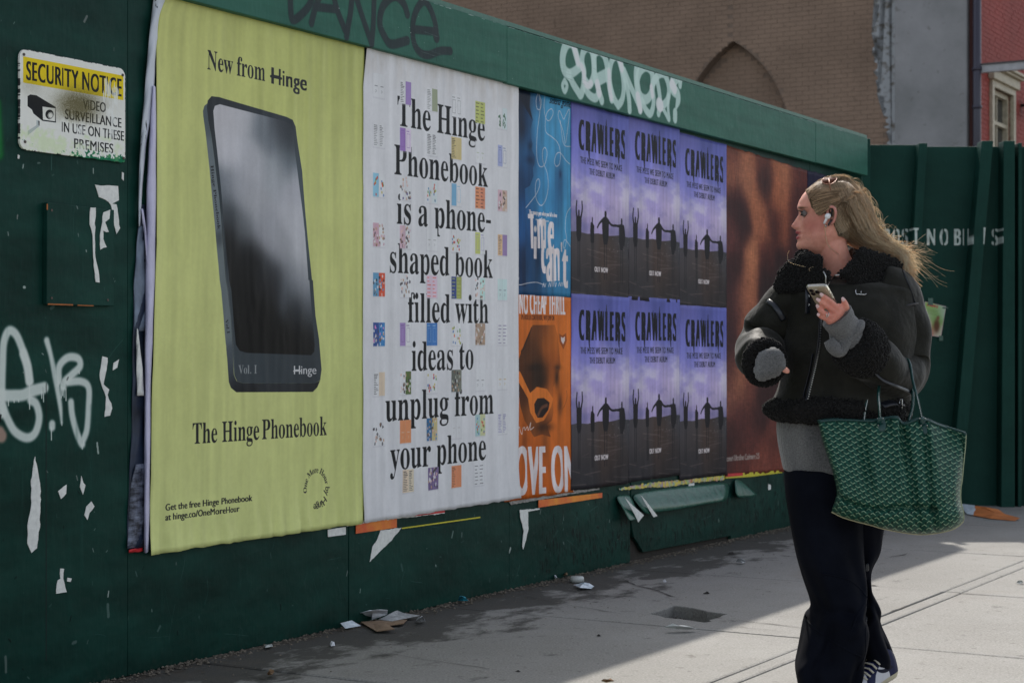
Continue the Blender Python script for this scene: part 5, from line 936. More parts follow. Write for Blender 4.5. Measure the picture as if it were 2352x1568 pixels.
# ================================================================ buildings behind the empty lot
CX, CY = 7.09, 27.0
def B(u, z, o=0.0): return Vector((CX-.8617*u-.5073*o, CY+.5073*u-.8617*o, z))
def Rf(r, z, o=0.0): return Vector((CX+r*D[0]+o*N[0], CY+r*D[1]+o*N[1], z))
def fbox(fn, a0, a1, z0, z1, o0, o1, mbx): mbx.box8([fn(a0,z0,o0),fn(a1,z0,o0),fn(a1,z0,o1),fn(a0,z0,o1),fn(a0,z1,o0),fn(a1,z1,o0),fn(a1,z1,o1),fn(a0,z1,o1)])
def brickmat(name, c, var, rough=.85):
    t = NT(name); n = t.noise(1.1, detail=5); n2 = t.noise(25, detail=4)
    info = t.n('ShaderNodeObjectInfo')
    v = t.mix(t.ramp(n, .25, .75), tuple(x*(1-var) for x in c), tuple(x*(1+var) for x in c))
    v = t.mix(t.math('MULTIPLY', t.ramp(n2, .52, .75), .4), v, tuple(x*1.3 for x in c)); v = t.mix(t.math('MULTIPLY', t.ramp(t.noise(9), .66, .7), .5), v, tuple(x*.35 for x in c))
    t.base(v); t.set(rough, 0, .3); t.bump(n2, .004); return t.m
BRN = brickmat('brown_painted_brick', alb(97, 84, 77), .2); REDB = brickmat('red_painted_brick', alb(104, 40, 36), .18, .7)
MORT = plain('mortar', alb(84, 74, 69), .9, scale=12, bump=.003)
church = empty('church_building', B(6, 0), 'tall brown painted brick side wall with a blocked pointed arch behind the fence', 'building')
AU, AZ, AA = 4.03, 6.16, 1.0                                    # arch apex and half span
def half(z):
    h = 1.732*AA-(AZ-z)
    return 0 if z >= AZ else (AA if h <= 0 else max(0, math.sqrt(4*AA*AA-h*h)-AA))
zs = list(np.linspace(0, AZ-1.9, 3))+list(np.linspace(AZ-1.732*AA, AZ, 26)); bm = bmesh.new()
def quad(bm, pts): bm.faces.new([bm.verts.new(p) for p in pts])
for z0, z1 in zip(zs, zs[1:]):
    h0, h1 = half(z0), half(z1)
    quad(bm, [B(14,z0), B(AU+h0,z0), B(AU+h1,z1), B(14,z1)]); quad(bm, [B(AU-h0,z0), B(1.25,z0), B(1.25,z1), B(AU-h1,z1)])
    quad(bm, [B(AU+h0,z0,0), B(AU+h0,z0,-.22), B(AU+h1,z1,-.22), B(AU+h1,z1,0)]); quad(bm, [B(AU-h0,z0,-.22), B(AU-h0,z0,0), B(AU-h1,z1,0), B(AU-h1,z1,-.22)])
quad(bm, [B(14,AZ), B(1.25,AZ), B(1.25,8.7), B(14,8.7)]); quad(bm, [B(14,0,-.22), B(1.25,0,-.22), B(1.25,8.7,-.22), B(14,8.7,-.22)])
quad(bm, [B(14,8.7), B(1.25,8.7), B(1.25,8.7,-6), B(14,8.7,-6)]); quad(bm, [B(14,0), B(14,8.7), B(14,8.7,-6), B(14,0,-6)])
bmesh.ops.remove_doubles(bm, verts=bm.verts[:], dist=.0005); wl = bm_obj('wall', bm, MORT, church)
rb = np.random.default_rng(2); rest = MB(); cnt = 0
bl, bh, jt = .209, .068, .007; lst = []
for j in range(int((8.4-3.9)/(bh+jt))):
    z = 3.9+j*(bh+jt); off = (j % 2)*.108
    for i in range(60):
        u = 1.42+rb.uniform(0, .16)*(i == 0)+i*(bl+jt)-off*(i > 0)
        if i == 0: u = 1.42+off*.6
        u1 = 1.42+(i+1)*(bl+jt)-off-jt
        if u1-u < .03 or u > 11.6: continue
        zc = z+bh/2; ins = abs((u+u1)/2-AU) < half(zc)-.08; edge = not ins and (abs(u-AU) < half(zc)+.0 or abs(u1-AU) < half(zc)+.0 or abs((u+u1)/2-AU) < half(zc)+.06)
        if edge: 
            if abs((u+u1)/2-AU) < half(zc)-.02: continue
            if (u+u1)/2 > AU: u = max(u, AU+half(z)+.004)
            else: u1 = min(u1, AU-half(z)-.004)
            if u1-u < .03: continue
        lst.append((u, u1, z, ins))
lst.sort(key=lambda b: b[0])
for k, (u, u1, z, ins) in enumerate(lst):
    o = (-.22 if ins else 0)+.002; pr = .002+rb.uniform(0, .003); m1 = MB() if k < 300 else rest
    fbox(B, u, u1, z, z+bh, o, o+pr, m1)
    if k < 300: m1.build('brick', BRN, church)
tag(rest.build('brickwork', BRN, church), kind='stuff')
RN = NT('grey_render'); n1 = RN.noise(.9, detail=6); n2 = RN.noise(7, detail=5); v = RN.mix(RN.ramp(n1, .3, .7), alb(84, 88, 94), alb(110, 113, 122)); v = RN.mix(RN.math('MULTIPLY', RN.ramp(n2, .62, .72), .55), v, alb(64, 62, 62)); RN.base(v); RN.set(.85); RN.bump(n2, .006)
mb = MB(); fbox(B, .12, 1.25, 0, 8.7, .001, .16, mb); bevel(mb.build('rendered_pier', RN.m, church), .02, 2)
# broken edge of pale render lapping over the brick
bm = bmesh.new(); zz = 3.8; L_ = []; 
while zz < 8.6: L_.append((1.50+rb.uniform(-.09, .07)+.1*math.sin(zz*1.3)-.05*(zz < 5), zz)); zz += .037
f = [bm.verts.new(B(u, z, .012)) for u, z in L_]+[bm.verts.new(B(1.275, 8.6, .03)), bm.verts.new(B(1.275, 3.8, .03))]
bk = [bm.verts.new(B(u, z, .0)) for u, z in L_]
bm.faces.new(f)
for i in range(len(bk)-1): bm.faces.new((f[i], f[i+1], bk[i+1], bk[i]))
bmesh.ops.triangulate(bm, faces=bm.faces[:]); RE = NT('pale_render'); n2 = RE.noise(9, detail=6); RE.base(RE.mix(RE.ramp(n2, .5, .66), alb(112, 118, 128), alb(72, 70, 68))); RE.set(.85); RE.bump(n2, .01)
bm_obj('render_edge', bm, RE.m, church)
redb = empty('red_brick_building', Rf(2, 0), 'red painted brick building with a white sash window and dark drainpipe at the upper right', 'building')
mb = MB(); r0w, r1w, zw0, zw1 = .78, 1.92, 3.4, 5.2
for a0, a1, z0, z1 in ((0, r0w, 0, 8.9), (r1w, 9, 0, 8.9), (r0w, r1w, zw1, 8.9), (r0w, r1w, 0, zw0)): fbox(Rf, a0, a1, z0, z1, -.25, 0, mb)
fbox(Rf, .3, 9, 0, 8.9, -6, -.3, mb); mb.build('wall', plain('red_mortar', alb(94, 42, 38), .9, bump=.002), redb)
k = 0; rest = MB()
for j in range(int((7.2-3.9)/(bh+jt))):
    z = 3.9+j*(bh+jt); off = (j % 2)*.108
    for i in range(22):
        a = i*(bl+jt)-off; b = a+bl
        a = max(a, .01)
        if b-a < .04: continue
        if z < zw1+.32 and b > r0w-.13 and a < r1w+.13: continue
        m1 = MB() if k < 300 else rest; k += 1
        fbox(Rf, a, b, z, z+bh, .001, .004+rb.uniform(0, .003), m1)
        if m1 is not rest: m1.build('brick', REDB, redb)
if rest.v: tag(rest.build('brickwork', REDB, redb), kind='stuff')
CRE = plain('cream_paint', alb(130, 126, 116), .6, var=.2, scale=14, bump=.002); WHT = plain('old_white_paint', alb(118, 122, 132), .5, scale=10)
win = MB()
for a0, a1, z0, z1, o0, o1 in ((r0w-.12, r0w, zw0, zw1, -.03, .05), (r1w, r1w+.12, zw0, zw1, -.03, .05), (r0w-.12, r1w+.12, zw1, zw1+.1, -.03, .05), (r0w, r0w+.07, zw0, zw1, -.14, -.04), (r1w-.07, r1w, zw0, zw1, -.14, -.04), (r0w+.07, r1w-.07, zw1-.08, zw1, -.14, -.04), (r0w+.07, r1w-.07, 4.66, 4.72, -.15, -.05), ((r0w+r1w)/2-.018, (r0w+r1w)/2+.018, zw0, 4.66, -.16, -.07), ((r0w+r1w)/2-.018, (r0w+r1w)/2+.018, 4.72, zw1-.08, -.16, -.07)): fbox(Rf, a0, a1, z0, z1, o0, o1, win)
wf = win.build('window', CRE, redb)
GL = NT('window_glass'); GL.base((.02, .025, .03)); GL.set(.08, 0, .8); mb = MB(); fbox(Rf, r0w+.07, r1w-.07, zw0, 4.66, -.13, -.12, mb); mb.build('pane', GL.m, wf); mb = MB(); fbox(Rf, r0w+.07, r1w-.07, 4.72, zw1-.08, -.13, -.12, mb); mb.build('pane', GL.m, wf)
mb = MB(); fbox(Rf, r0w-.2, r1w+.2, zw1+.102, zw1+.25, .0, .10, mb); fbox(Rf, r0w-.24, r1w+.24, zw1+.252, zw1+.29, .0, .16, mb); fbox(Rf, r0w-.26, r1w+.26, zw1+.292, zw1+.34, .0, .2, mb); bevel(mb.build('lintel', CRE, redb), .012, 2)
mb = MB(); fbox(B, -.95, -.06, 5.30, 5.41, -.02, .08, mb); mb.build('cornice', WHT, redb); mb = MB(); fbox(B, -.97, -.05, 5.412, 5.435, -.03, .1, mb); mb.build('cornice_cap', plain('lead_flashing', alb(50, 50, 54), .6), redb)
PIPE = plain('dark_pipe', alb(34, 34, 48), .35, bump=.001); mb = MB(); p = B(-.02, 0, .1); mb.tube([(p.x, p.y, 0), (p.x, p.y, 8.8)], .062, 14); pp = mb.build('drainpipe', PIPE, redb, True)
for z in (4.75, 5.33, 6.9): mb = MB(); mb.tube([(p.x, p.y, z), (p.x, p.y, z+.05)], .075, 14); mb.build('pipe_collar', PIPE, pp, True)
mb = MB(); fbox(B, .0, .115, 0, 8.9, -.01, .04, mb); mb.build('corner_brick_edge', plain('dark_red_corner', alb(58, 34, 34), .8), redb)
mb = MB(); fbox(Rf, 2.45, 2.62, 4.95, 5.22, .08, .22, mb); fbox(Rf, 2.52, 2.56, 4.9, 4.95, .1, .2, mb); fbox(Rf, 2.5, 2.58, 5.1, 5.14, .0, .08, mb); bevel(mb.build('wall_lamp', plain('black_metal', (.01, .01, .012), .4, .5), redb), .01, 2)

# ================================================================ sidewalk, street bed, litter
CONC = NT('concrete'); t = CONC
pos = t.pos(); n0 = t.noise(.9, detail=6); n1 = t.noise(5, detail=6, rough=.65); n2 = t.noise(120, detail=3); n3 = t.noise(420, detail=2)
base = t.mix(t.ramp(n0, .3, .7), (.195, .191, .178), (.262, .258, .244))
base = t.mix(t.math('MULTIPLY', t.ramp(n1, .35, .75), .45), base, (.18, .172, .155))
base = t.mix(t.math('MULTIPLY', t.ramp(n2, .5, .7), .5), base, (.36, .35, .33)); base = t.mix(t.math('MULTIPLY', t.ramp(n2, .3, .46, (1,)*3, (0,)*3), .5), base, (.11, .105, .095))
vor = t.n('ShaderNodeTexVoronoi'); vor.inputs['Scale'].default_value = 130; t.l(pos, vor.inputs['Vector'])
base = t.mix(t.math('MULTIPLY', t.ramp(vor.outputs['Distance'], .03, .12, (1,)*3, (0,)*3), .5), base, (.75, .74, .70))  # bright specks: mica glints painted into the concrete colour
dot = t.n('ShaderNodeVectorMath', operation='DOT_PRODUCT'); sub = t.n('ShaderNodeVectorMath', operation='SUBTRACT'); t.l(pos, sub.inputs[0]); sub.inputs[1].default_value = (P0[0], P0[1], 0); t.l(sub.outputs[0], dot.inputs[0]); dot.inputs[1].default_value = (N[0], N[1], 0)
o_ = dot.outputs['Value']
rot = t.n('ShaderNodeMapping'); rot.inputs['Rotation'].default_value = (0, 0, -math.atan2(D[1], D[0])); t.l(pos, rot.inputs[0])
def dn(scale, st): m = t.n('ShaderNodeMapping'); m.inputs['Scale'].default_value = st; t.l(rot.outputs[0], m.inputs[0]); return t.noise(scale, m.outputs[0], 6, .68)
near = t.ramp(o_, 0, .75, (1,)*3, (0,)*3); nearer = t.ramp(o_, 0, .16, (1,)*3, (0,)*3)
st1 = t.ramp(t.math('ADD', dn(3.2, (1, 1.6, 1)), t.math('MULTIPLY', near, .40)), .63, .73)
base = t.mix(t.math('MULTIPLY', st1, .85), base, (.04, .038, .034))
st2 = t.ramp(t.math('ADD', t.noise(14, detail=6), t.math('MULTIPLY', nearer, .34)), .62, .78)
base = t.mix(t.math('MULTIPLY', st2, .8), base, (.06, .048, .036))
st3 = t.ramp(t.noise(20, detail=3), .65, .70); base = t.mix(t.math('MULTIPLY', st3, .5), base, (.09, .085, .078))
st4 = t.ramp(t.noise(1.7, detail=5), .6, .75); base = t.mix(t.math('MULTIPLY', st4, .3), base, (.15, .11, .075))
t.base(base); t.set(.86, 0, .25)
t.bump(t.math('ADD', t.math('MULTIPLY', n1, 1.2), t.math('ADD', t.math('MULTIPLY', n2, .3), t.math('MULTIPLY', n3, .15))), .006, .9)
STRIPM = CONC.m.copy()
ground = mesh_obj('ground', [(-90,-60,-.16),(120,-60,-.16),(120,150,-.16),(-90,150,-.16)], [(0,1,2,3)], plain('bare_lot_ground', (.12,.11,.095), .95, scale=3, bump=.02)); tag(ground, kind='structure')
walk = tag(empty('sidewalk', W(0, 0, 1)), kind='structure'); walk.location.z = 0; bpy.context.view_layer.update()
bed = MB(); bed.wbox(-9, 20, -.14, -.075, -2.4, 7.5); bed.build('sand_bed', plain('joint_dirt', (.06, .055, .047), .95, scale=30, bump=.004), walk)
rs = np.random.default_rng(8)
hole = [G(1494.8, 1409.4), G(1547, 1389), G(1667.6, 1409.4), G(1618.9, 1428.7)]
def slab(s0, s1, o0, o1, g=.0022, hole=None, name='slab'):
    dz = rs.uniform(-.0025, .0015, 4); pts = [(s0+g, o0+g), (s1-g, o0+g), (s1-g, o1-g), (s0+g, o1-g)]
    bm = bmesh.new(); tp = [bm.verts.new(W(s, dz[i], o)) for i, (s, o) in enumerate(pts)]; bt = [bm.verts.new(W(s, -.09, o)) for s, o in pts]
    if hole:
        c = sum(hole, Vector())/4; hv = []
        ring = []
        for i in range(4):
            a, b = hole[i], hole[(i+1) % 4]
            for k in range(6): p = a+(b-a)*k/6; ring.append(Vector((p.x+rs.normal(0, .006), p.y+rs.normal(0, .006), -.0005)))
        hv = [bm.verts.new(p) for p in ring]; hb = [bm.verts.new(Vector((p.x, p.y, -.085))) for p in ring]
        # orient: connect the four outer corners to the nearest ring corners
        idx = [min(range(24), key=lambda i: (ring[i]-v.co).length) for v in tp]
        oc = []
        for i in range(4):
            i0, i1 = idx[i], idx[(i+1) % 4]; seq = [i0]
            fw = (i1-i0) % 24; bw = (i0-i1) % 24; stp = 1 if fw <= bw else -1
            while seq[-1] != i1: seq.append((seq[-1]+stp) % 24)
            bm.faces.new([tp[i], tp[(i+1) % 4]]+[hv[q] for q in reversed(seq)])
        for i in range(24): bm.faces.new((hv[i], hv[(i+1) % 24], hb[(i+1) % 24], hb[i]))
    else: bm.faces.new(tp)
    for i in range(4): bm.faces.new((tp[i], bt[i], bt[(i+1) % 4], tp[(i+1) % 4]))
    bm.faces.new(bt[::-1]); bmesh.ops.recalc_face_normals(bm, faces=bm.faces[:]); bmesh.ops.triangulate(bm, faces=[f for f in bm.faces if len(f.verts) > 4])
    return bevel(bm_obj(name, bm, CONC.m, walk), .011, 2)
SJ = [-9]+[.2+1.52*k for k in range(-5, 13)]; SJ = sorted(set(round(x, 3) for x in SJ))
rows = [(-2.2, -.0), (.0, 1.677), (1.753, 3.30), (3.30, 4.85), (4.85, 6.5)]
for s0, s1 in zip(SJ, SJ[1:]):
    for r, (o0, o1) in enumerate(rows):
        sh = .0 if r != 2 else (-.03)
        slab(s0+sh, s1+sh, o0, o1, hole=hole if (r == 1 and s0 < 1.9 < s1) else None)
    slab(s0, s1, 1.677, 1.753, .0012)
kb = MB(); kb.wbox(-9, 20, -.14, -.01, 6.51, 6.66); kb.build('kerb', CONC.m, walk)
road = MB(); road.wbox(-40, 60, -.19, -.13, 6.67, 18); road.wbox(-40, -9.01, -.19, -.13, -2, 6.66); ro = road.build('road', plain('asphalt', (.05, .05, .052), .9, scale=90, bump=.003)); tag(ro, kind='structure')
# hairline cracks
CRK = plain('crack_dirt', (.028, .025, .022), .95)
def crack(pts, w=.004, name='crack'):
    P_ = [G(*p) for p in pts]; Q = []
    for a, b in zip(P_, P_[1:]):
        k = max(2, int((b-a).length/.05)); Q += [a+(b-a)*i/k for i in range(k)]
    Q.append(P_[-1]); V = []
    for i, p in enumerate(Q):
        d = (Q[min(i+1, len(Q)-1)]-Q[max(i-1, 0)]).normalized(); n_ = Vector((-d.y, d.x, 0)); j = rs.normal(0, .004); ww = w*rs.uniform(.3, 1.3)*(1 if 0 < i < len(Q)-1 else .1)
        V += [p+n_*(j+ww)+Vector((0, 0, .0022)), p+n_*(j-ww)+Vector((0, 0, .0022))]
    return mesh_obj(name, V, [(2*i, 2*i+1, 2*i+3, 2*i+2) for i in range(len(Q)-1)], CRK, walk)
c6d = lambda x, y: C6_(x, y)
crack([c6d(1640,1145), c6d(1700,1130), c6d(1850,1145), c6d(2027,1165), c6d(2250,1190)], .0035); crack([c6d(1650,1175), c6d(1850,1190), c6d(2027,1210)], .002)
crack([c6d(850,830), c6d(920,850), c6d(980,880), c6d(1040,895), c6d(1130,915), c6d(1220,955), c6d(1310,968)], .005); crack([c6d(870,935), c6d(960,920), c6d(1040,905)], .003)
crack([c6d(180,950), c6d(300,980), c6d(420,1005), c6d(600,1035), c6d(760,1060), c6d(900,1085)], .0025); crack([C5_(600,1310), C5_(800,1330), C5_(1100,1370), C5_(1400,1420), C5_(1858,1480)], .0015)
crack([C5_(0,1500), C5_(120,1525), C5_(200,1545)], .003); crack([c6d(1100,655), c6d(1300,700), c6d(1500,715), c6d(1700,730)], .003)
K8 = crop(1940, 1300, 3.7935); crack([K8(1080,870), K8(1170,840), K8(1270,800)], .003); crack([K8(870,610), K8(960,625)], .012); crack([K8(1070,355), K8(1150,340), K8(1250,318)], .006); crack([K8(40,335), K8(140,345), K8(230,350)], .006)
# debris swept against the foot of the fence
mb = MB()
def pebble(mbx, p, r):
    b = len(mbx.v); h = r*rs.uniform(.4, .9); a0 = rs.uniform(0, 6)
    ring = [Vector((p.x+r*rs.uniform(.6, 1.2)*math.cos(a0+k*1.257), p.y+r*rs.uniform(.6, 1.2)*math.sin(a0+k*1.257), p.z)) for k in range(5)]
    mbx.v += ring+[Vector((p.x, p.y, p.z+h))]; mbx.f += [[b+k, b+(k+1) % 5, b+5] for k in range(5)]
for i in range(2600): pebble(mb, W(rs.uniform(-1.5, 7.2), .001, abs(rs.normal(0, .045))+.004), rs.uniform(.002, .009))
for i in range(700): pebble(mb, W(rs.uniform(-1.5, 7.2), .001, abs(rs.normal(0, .35))+.02), rs.uniform(.001, .005))
DEB = NT('debris'); DEB.base(DEB.mix(DEB.ramp(DEB.noise(40), .3, .7), (.03, .024, .018), (.2, .17, .13))); DEB.set(.9)
tag(mb.build('grit', DEB.m), 'dark grit and crumbs swept along the foot of the fence', None, None, 'stuff')
mb = MB(); hc = sum(hole, Vector())/4
for i in range(420):
    a, b = rs.random(), rs.random(); p = hole[0]*(1-a)*(1-b)+hole[1]*a*(1-b)+hole[2]*a*b+hole[3]*(1-a)*b; pebble(mb, Vector((p.x, p.y, -.062+rs.uniform(-.004, .008))), rs.uniform(.006, .02))
fl = [Vector((p.x, p.y, -.062))+(Vector((p.x, p.y, 0))-Vector((hc.x, hc.y, 0)))*.1 for p in hole]; mb.poly(fl)
mb.build('pit_dirt', plain('pit_dirt', (.034, .026, .019), .95, var=.6, scale=45, bump=.006), walk)
# litter
LI = {'white': plain('litter_white', (.62, .64, .68), .6), 'blue_white': plain('litter_blue_white', (.55, .62, .68), .4), 'card': plain('cardboard', (.24, .16, .10), .8), 'news': plain('newsprint', (.36, .37, .37), .8, var=.35, scale=50), 'teal': plain('teal_plastic', (.02, .3, .42), .35), 'orange': plain('orange_card', (.5, .16, .04), .6, var=.3, scale=6), 'leaf': plain('brown_leaf', (.16, .09, .04), .8), 'ink': plain('black_print', (.02, .02, .025), .6), 'pale': plain('pale_plastic', (.5, .52, .5), .35), 'steel': plain('dull_steel', (.35, .36, .38), .4, .6)}
def litter(name, f, pts, mat, label, z=.004, lift=None, cat='litter', th=.0012, group='litter dropped on the sidewalk'):
    P_ = []
    for i, (x, y) in enumerate(pts):
        h = z+(lift[i] if lift else rs.uniform(0, .012)); px, py = f(x, y); yy = F*(CAM_H-h)/(py-812); P_.append(Vector(((px-1176)*yy/F, yy, h)))
    bm = bmesh.new(); c = sum(P_, Vector())/len(P_); c.z += .004; tp = [bm.verts.new(p) for p in P_]; ct = bm.verts.new(c); n = len(tp)
    mid = [bm.verts.new((p+c)/2+Vector((rs.normal(0, .002), rs.normal(0, .002), rs.normal(.003, .004)))) for p in P_]
    for i in range(n):
        bm.faces.new((tp[i], tp[(i+1) % n], mid[(i+1) % n], mid[i])); bm.faces.new((mid[i], mid[(i+1) % n], ct))
    lo = min(v.co.z for v in bm.verts)
    for v in bm.verts: v.co.z += .0015-lo if lo < .0015 else 0
    bmesh.ops.recalc_face_normals(bm, faces=bm.faces[:]); ob = bm_obj(name, bm, LI[mat]); m = ob.modifiers.new('t', 'SOLIDIFY'); m.thickness = th; m.offset = 1
    return tag(ob, label, cat, group)
litter('litter_paper', C5_, [(705,1145),(800,1135),(850,1165),(740,1183)], 'blue_white', 'small curled bluish-white paper at the left tip of the cardboard litter', lift=[.03, .012, 0, .004])
litter('cardboard', C5_, [(850,1140),(975,1130),(1175,1125),(1150,1150),(1010,1165),(1088,1190),(960,1205)], 'card', 'flattened brown cardboard piece lying by the foot of the fence', th=.003)
litter('litter_paper', C5_, [(980,1120),(1060,1080),(1100,1068),(1265,1093),(1180,1110),(1070,1132)], 'news', 'grey crumpled newsprint lying on the cardboard', z=.008)
p4l = litter('litter_paper', C5_, [(835,1078),(900,1062),(960,1052),(1040,1055),(1035,1085),(930,1120),(920,1108),(835,1116)], 'white', 'folded white printed leaflet propped behind the cardboard', lift=[.03,.045,.05,.045,.02,.004,.004,.004])
litter('litter_cup', C5_, [(1238,1128),(1265,1108),(1285,1098),(1305,1132),(1270,1135)], 'white', 'crumpled white cup right of the newsprint', lift=[0,.03,.035,0,0])
litter('bottle_cap', C5_, [(1533,985),(1545,955),(1560,955),(1590,972),(1610,986),(1570,990)], 'teal', 'crushed teal plastic piece near the foot of the fence', lift=[.0,.028,.028,.012,0,0])
litter('litter_paper', C5_, [(172,1302),(225,1293),(232,1308),(180,1318)], 'pale', 'pale flat scrap at the foot of the fence, nearest the camera', lift=[.006]*4)
litter('litter_paper', C5_, [(635,1292),(655,1290),(668,1304),(640,1308)], 'white', 'tiny crumpled white paper on the dark stains at the lower left')
litter('leaf', C5_, [(190,1500),(225,1483),(240,1490),(225,1508),(200,1510)], 'leaf', 'small rusty dry leaf at the lower left of the sidewalk')
litter('litter_paper', C6_, [(545,875),(610,860),(645,866),(690,885),(672,902),(590,894)], 'blue_white', 'bent white sheet of paper lying on the stained sidewalk', lift=[.004,.02,.014,.004,0,.01])
litter('litter_paper', C6_, [(408,808),(420,808),(432,828),(416,830)], 'white', 'tiny white twist of paper against the foot of the fence')
litter('litter_tissue', C6_, [(1688,712),(1700,694),(1722,690),(1745,700),(1758,716),(1735,722),(1705,718)], 'white', 'crumpled white tissue near the far foot of the fence', lift=[0,.02,.03,.02,0,0,0])
litter('steel_plate', C6_, [(1185,1176),(1230,1167),(1290,1166),(1380,1176),(1410,1188),(1340,1190),(1270,1186)], 'pale', 'thin bent pale strip lying below the square pit', lift=[.012,.02,.02,.014,.004,.002,.006])
litter('leaf', C6_, [(740,1552),(790,1542),(832,1553),(775,1562)], 'leaf', 'dark curled leaf on the sunlit concrete at the bottom edge', lift=[.004,.012,.004,0])
litter('leaf', C6_, [(470,800),(510,792),(500,808),(480,812)], 'leaf', 'small tan leaf against the foot of the fence near the round lid')
litter('litter_paper', C6_, [(1175,848),(1195,846),(1198,856),(1182,858)], 'white', 'tiny white speck of paper left of the square pit')
K4 = crop(1800, 1000, 2.2184)
litter('litter_sheet', K4, [(1330,572),(1412,582),(1418,600),(1408,636),(1370,630),(1345,600)], 'blue_white', 'white printed sheet at the foot of the far cross fence', lift=[.03,.03,.03,.004,.004,.02])
litter('litter_sheet', K4, [(1415,584),(1470,590),(1545,604),(1580,630),(1664,652),(1635,668),(1500,655),(1405,637)], 'orange', 'orange torn poster sheet at the foot of the far cross fence', lift=[.04,.045,.03,.02,.01,0,.002,.004])
litter('litter_tissue', K4, [(1642,1012),(1655,1000),(1675,998),(1684,1010),(1660,1018)], 'pale', 'crumpled pale tissue at the right edge of the sidewalk', lift=[0,.012,.015,0,0])
# round lid
p = G(*C6_(571, 856)); mb = MB(); mb.tube([(p.x, p.y, .002), (p.x, p.y, .022), (p.x, p.y, .026)], [.033, .031, .026], 20); tag(mb.build('cup_lid', LI['pale'], None, True), 'round pale plastic cup lid just behind the bent white sheet', 'lid', 'litter dropped on the sidewalk')
for i, (x, y, r) in enumerate(((1655,660,.02),(1480,938,.012),(725,1237,.008),(160,1487,.009))): 
    p = G(*C6_(x, y)); mb = MB(); 
    for k in range(3): pebble(mb, Vector((p.x+rs.normal(0, r*.3), p.y+rs.normal(0, r*.3), .001)), r)
    tag(mb.build('pebble', CRK), ('dark lump of dirt near the foot of the far fence sheets', 'small dark twist of dirt left of the crack above the pit', 'tiny dark pebble in the shaded middle of the sidewalk', 'tiny dark pebble close to the shadow edge at the bottom')[i], 'pebble', 'dark crumbs on the sidewalk')

# ================================================================ the woman
DW = 5.3
def PW(px, py, dy=0.0): return at(px, py, DW+dy)
hH = lambda x, y: ((1960+x/4.6125)/1.08844, (420+y/4.6125)/1.08844)
cJ = crop(1780, 400, 2.3758); cHd = crop(1960, 680, 7.129); cBg = crop(2000, 900, 3.4087); cL = crop(1800, 1000, 2.2184); cSh = crop(2040, 1500, 7.573)
def limb(mbx, pts, n=28, sub=6, cap=True, fold=0.0, seed=0, up=None, ell=1.0, taper_end=0):
    """pts: (point, ra) or (point, ra, rb); smooth tapered tube, rb along the view depth"""
    A = [np.array((*p[0], p[1], p[2] if len(p) > 2 else p[1]*ell)) for p in pts]; Q = catmull(A, sub) if len(A) > 2 else A
    r = np.random.default_rng(seed); ph = r.uniform(0, 6.3, 12); rings = []; m = len(Q); L = 0
    for i, q in enumerate(Q):
        c = Vector(q[:3]); t = (Vector(Q[min(i+1, m-1)][:3])-Vector(Q[max(i-1, 0)][:3])).normalized()
        a = Vector((0, 1, 0)) if up is None else Vector(up); sd = t.cross(a)
        if sd.length < .05: sd = t.cross(Vector((0, 0, 1)))
        sd.normalize(); dp = sd.cross(t).normalized(); b = len(mbx.v); L = i/max(1, m-1)
        for k in range(n):
            an = 2*math.pi*k/n
            f = 0
            if fold:
                f = fold*(math.sin(L*17+2.2*math.cos(an+ph[0])+ph[1])*.5+math.sin(L*31+3*math.sin(an+ph[2])+ph[3])*.3+math.sin(2*an+L*9+ph[4])*.35+math.sin(5*an+ph[5]+L*13)*.12)
            mbx.v.append(c+sd*math.cos(an)*(q[3]+f)+dp*math.sin(an)*(q[4]+f))
        rings.append(b)
    for a, b in zip(rings, rings[1:]):
        for k in range(n): mbx.f.append([a+k, a+(k+1) % n, b+(k+1) % n, b+k])
    if cap:
        for rr, s in ((rings[0], -1), (rings[-1], 1)):
            c = sum((mbx.v[rr+k] for k in range(n)), Vector())/n; mbx.v.append(c); ci = len(mbx.v)-1
            for k in range(n): mbx.f.append([rr+k, rr+(k+1) % n, ci] if s > 0 else [rr+(k+1) % n, rr+k, ci])
    return mbx
# ---- head
PSI = R(14); Uv = Vector((-math.cos(PSI), math.sin(PSI), 0)); Wv = Vector((-math.sin(PSI), -math.cos(PSI), 0)); Vv = Vector((0, 0, 1))
ear = PW(*hH(500, 590)); Hc = ear+Vector((.018, 0, 0))
def Hd(u, v, w=0.0): return Hc+Uv*u+Vv*v+Wv*w
FPv = [-.110,-.104,-.0955,-.0900,-.0830,-.0765,-.0700,-.0650,-.0600,-.0558,-.0505,-.0465,-.0440,-.0384,-.0340,-.0305,-.0270,-.0225,-.0180,-.0100,.0026,.0120,.0207,.0290,.0363,.0545,.0726,.0870,.1000,.1100,.1170]
FPu = [.040,.072,.0940,.1030,.1090,.1105,.1080,.1052,.1075,.1112,.1090,.1040,.1045,.1142,.1110,.1065,.1190,.1245,.1262,.1210,.1120,.1062,.1022,.1050,.1085,.1025,.0925,.0790,.0600,.0400,.0120]
BAu = [.040,.072,.0925,.1000,.1045,.1050,.1035,.1020,.1025,.1030,.1025,.1015,.1015,.1025,.1020,.1005,.1000,.0990,.0985,.0975,.0965,.0965,.0975,.1020,.1060,.1015,.0920,.0790,.0600,.0400,.0120]
BKv = [-.110,-.105,-.085,-.06,-.04,-.02,0,.03,.06,.085,.105,.117]; BKu = [.012,.005,-.020,-.045,-.062,-.075,-.082,-.086,-.080,-.066,-.042,-.012]
HWv = [-.110,-.104,-.095,-.085,-.07,-.05,-.03,0,.03,.06,.085,.105,.117]; HWw = [.010,.024,.036,.045,.052,.059,.063,.068,.071,.070,.060,.038,.010]
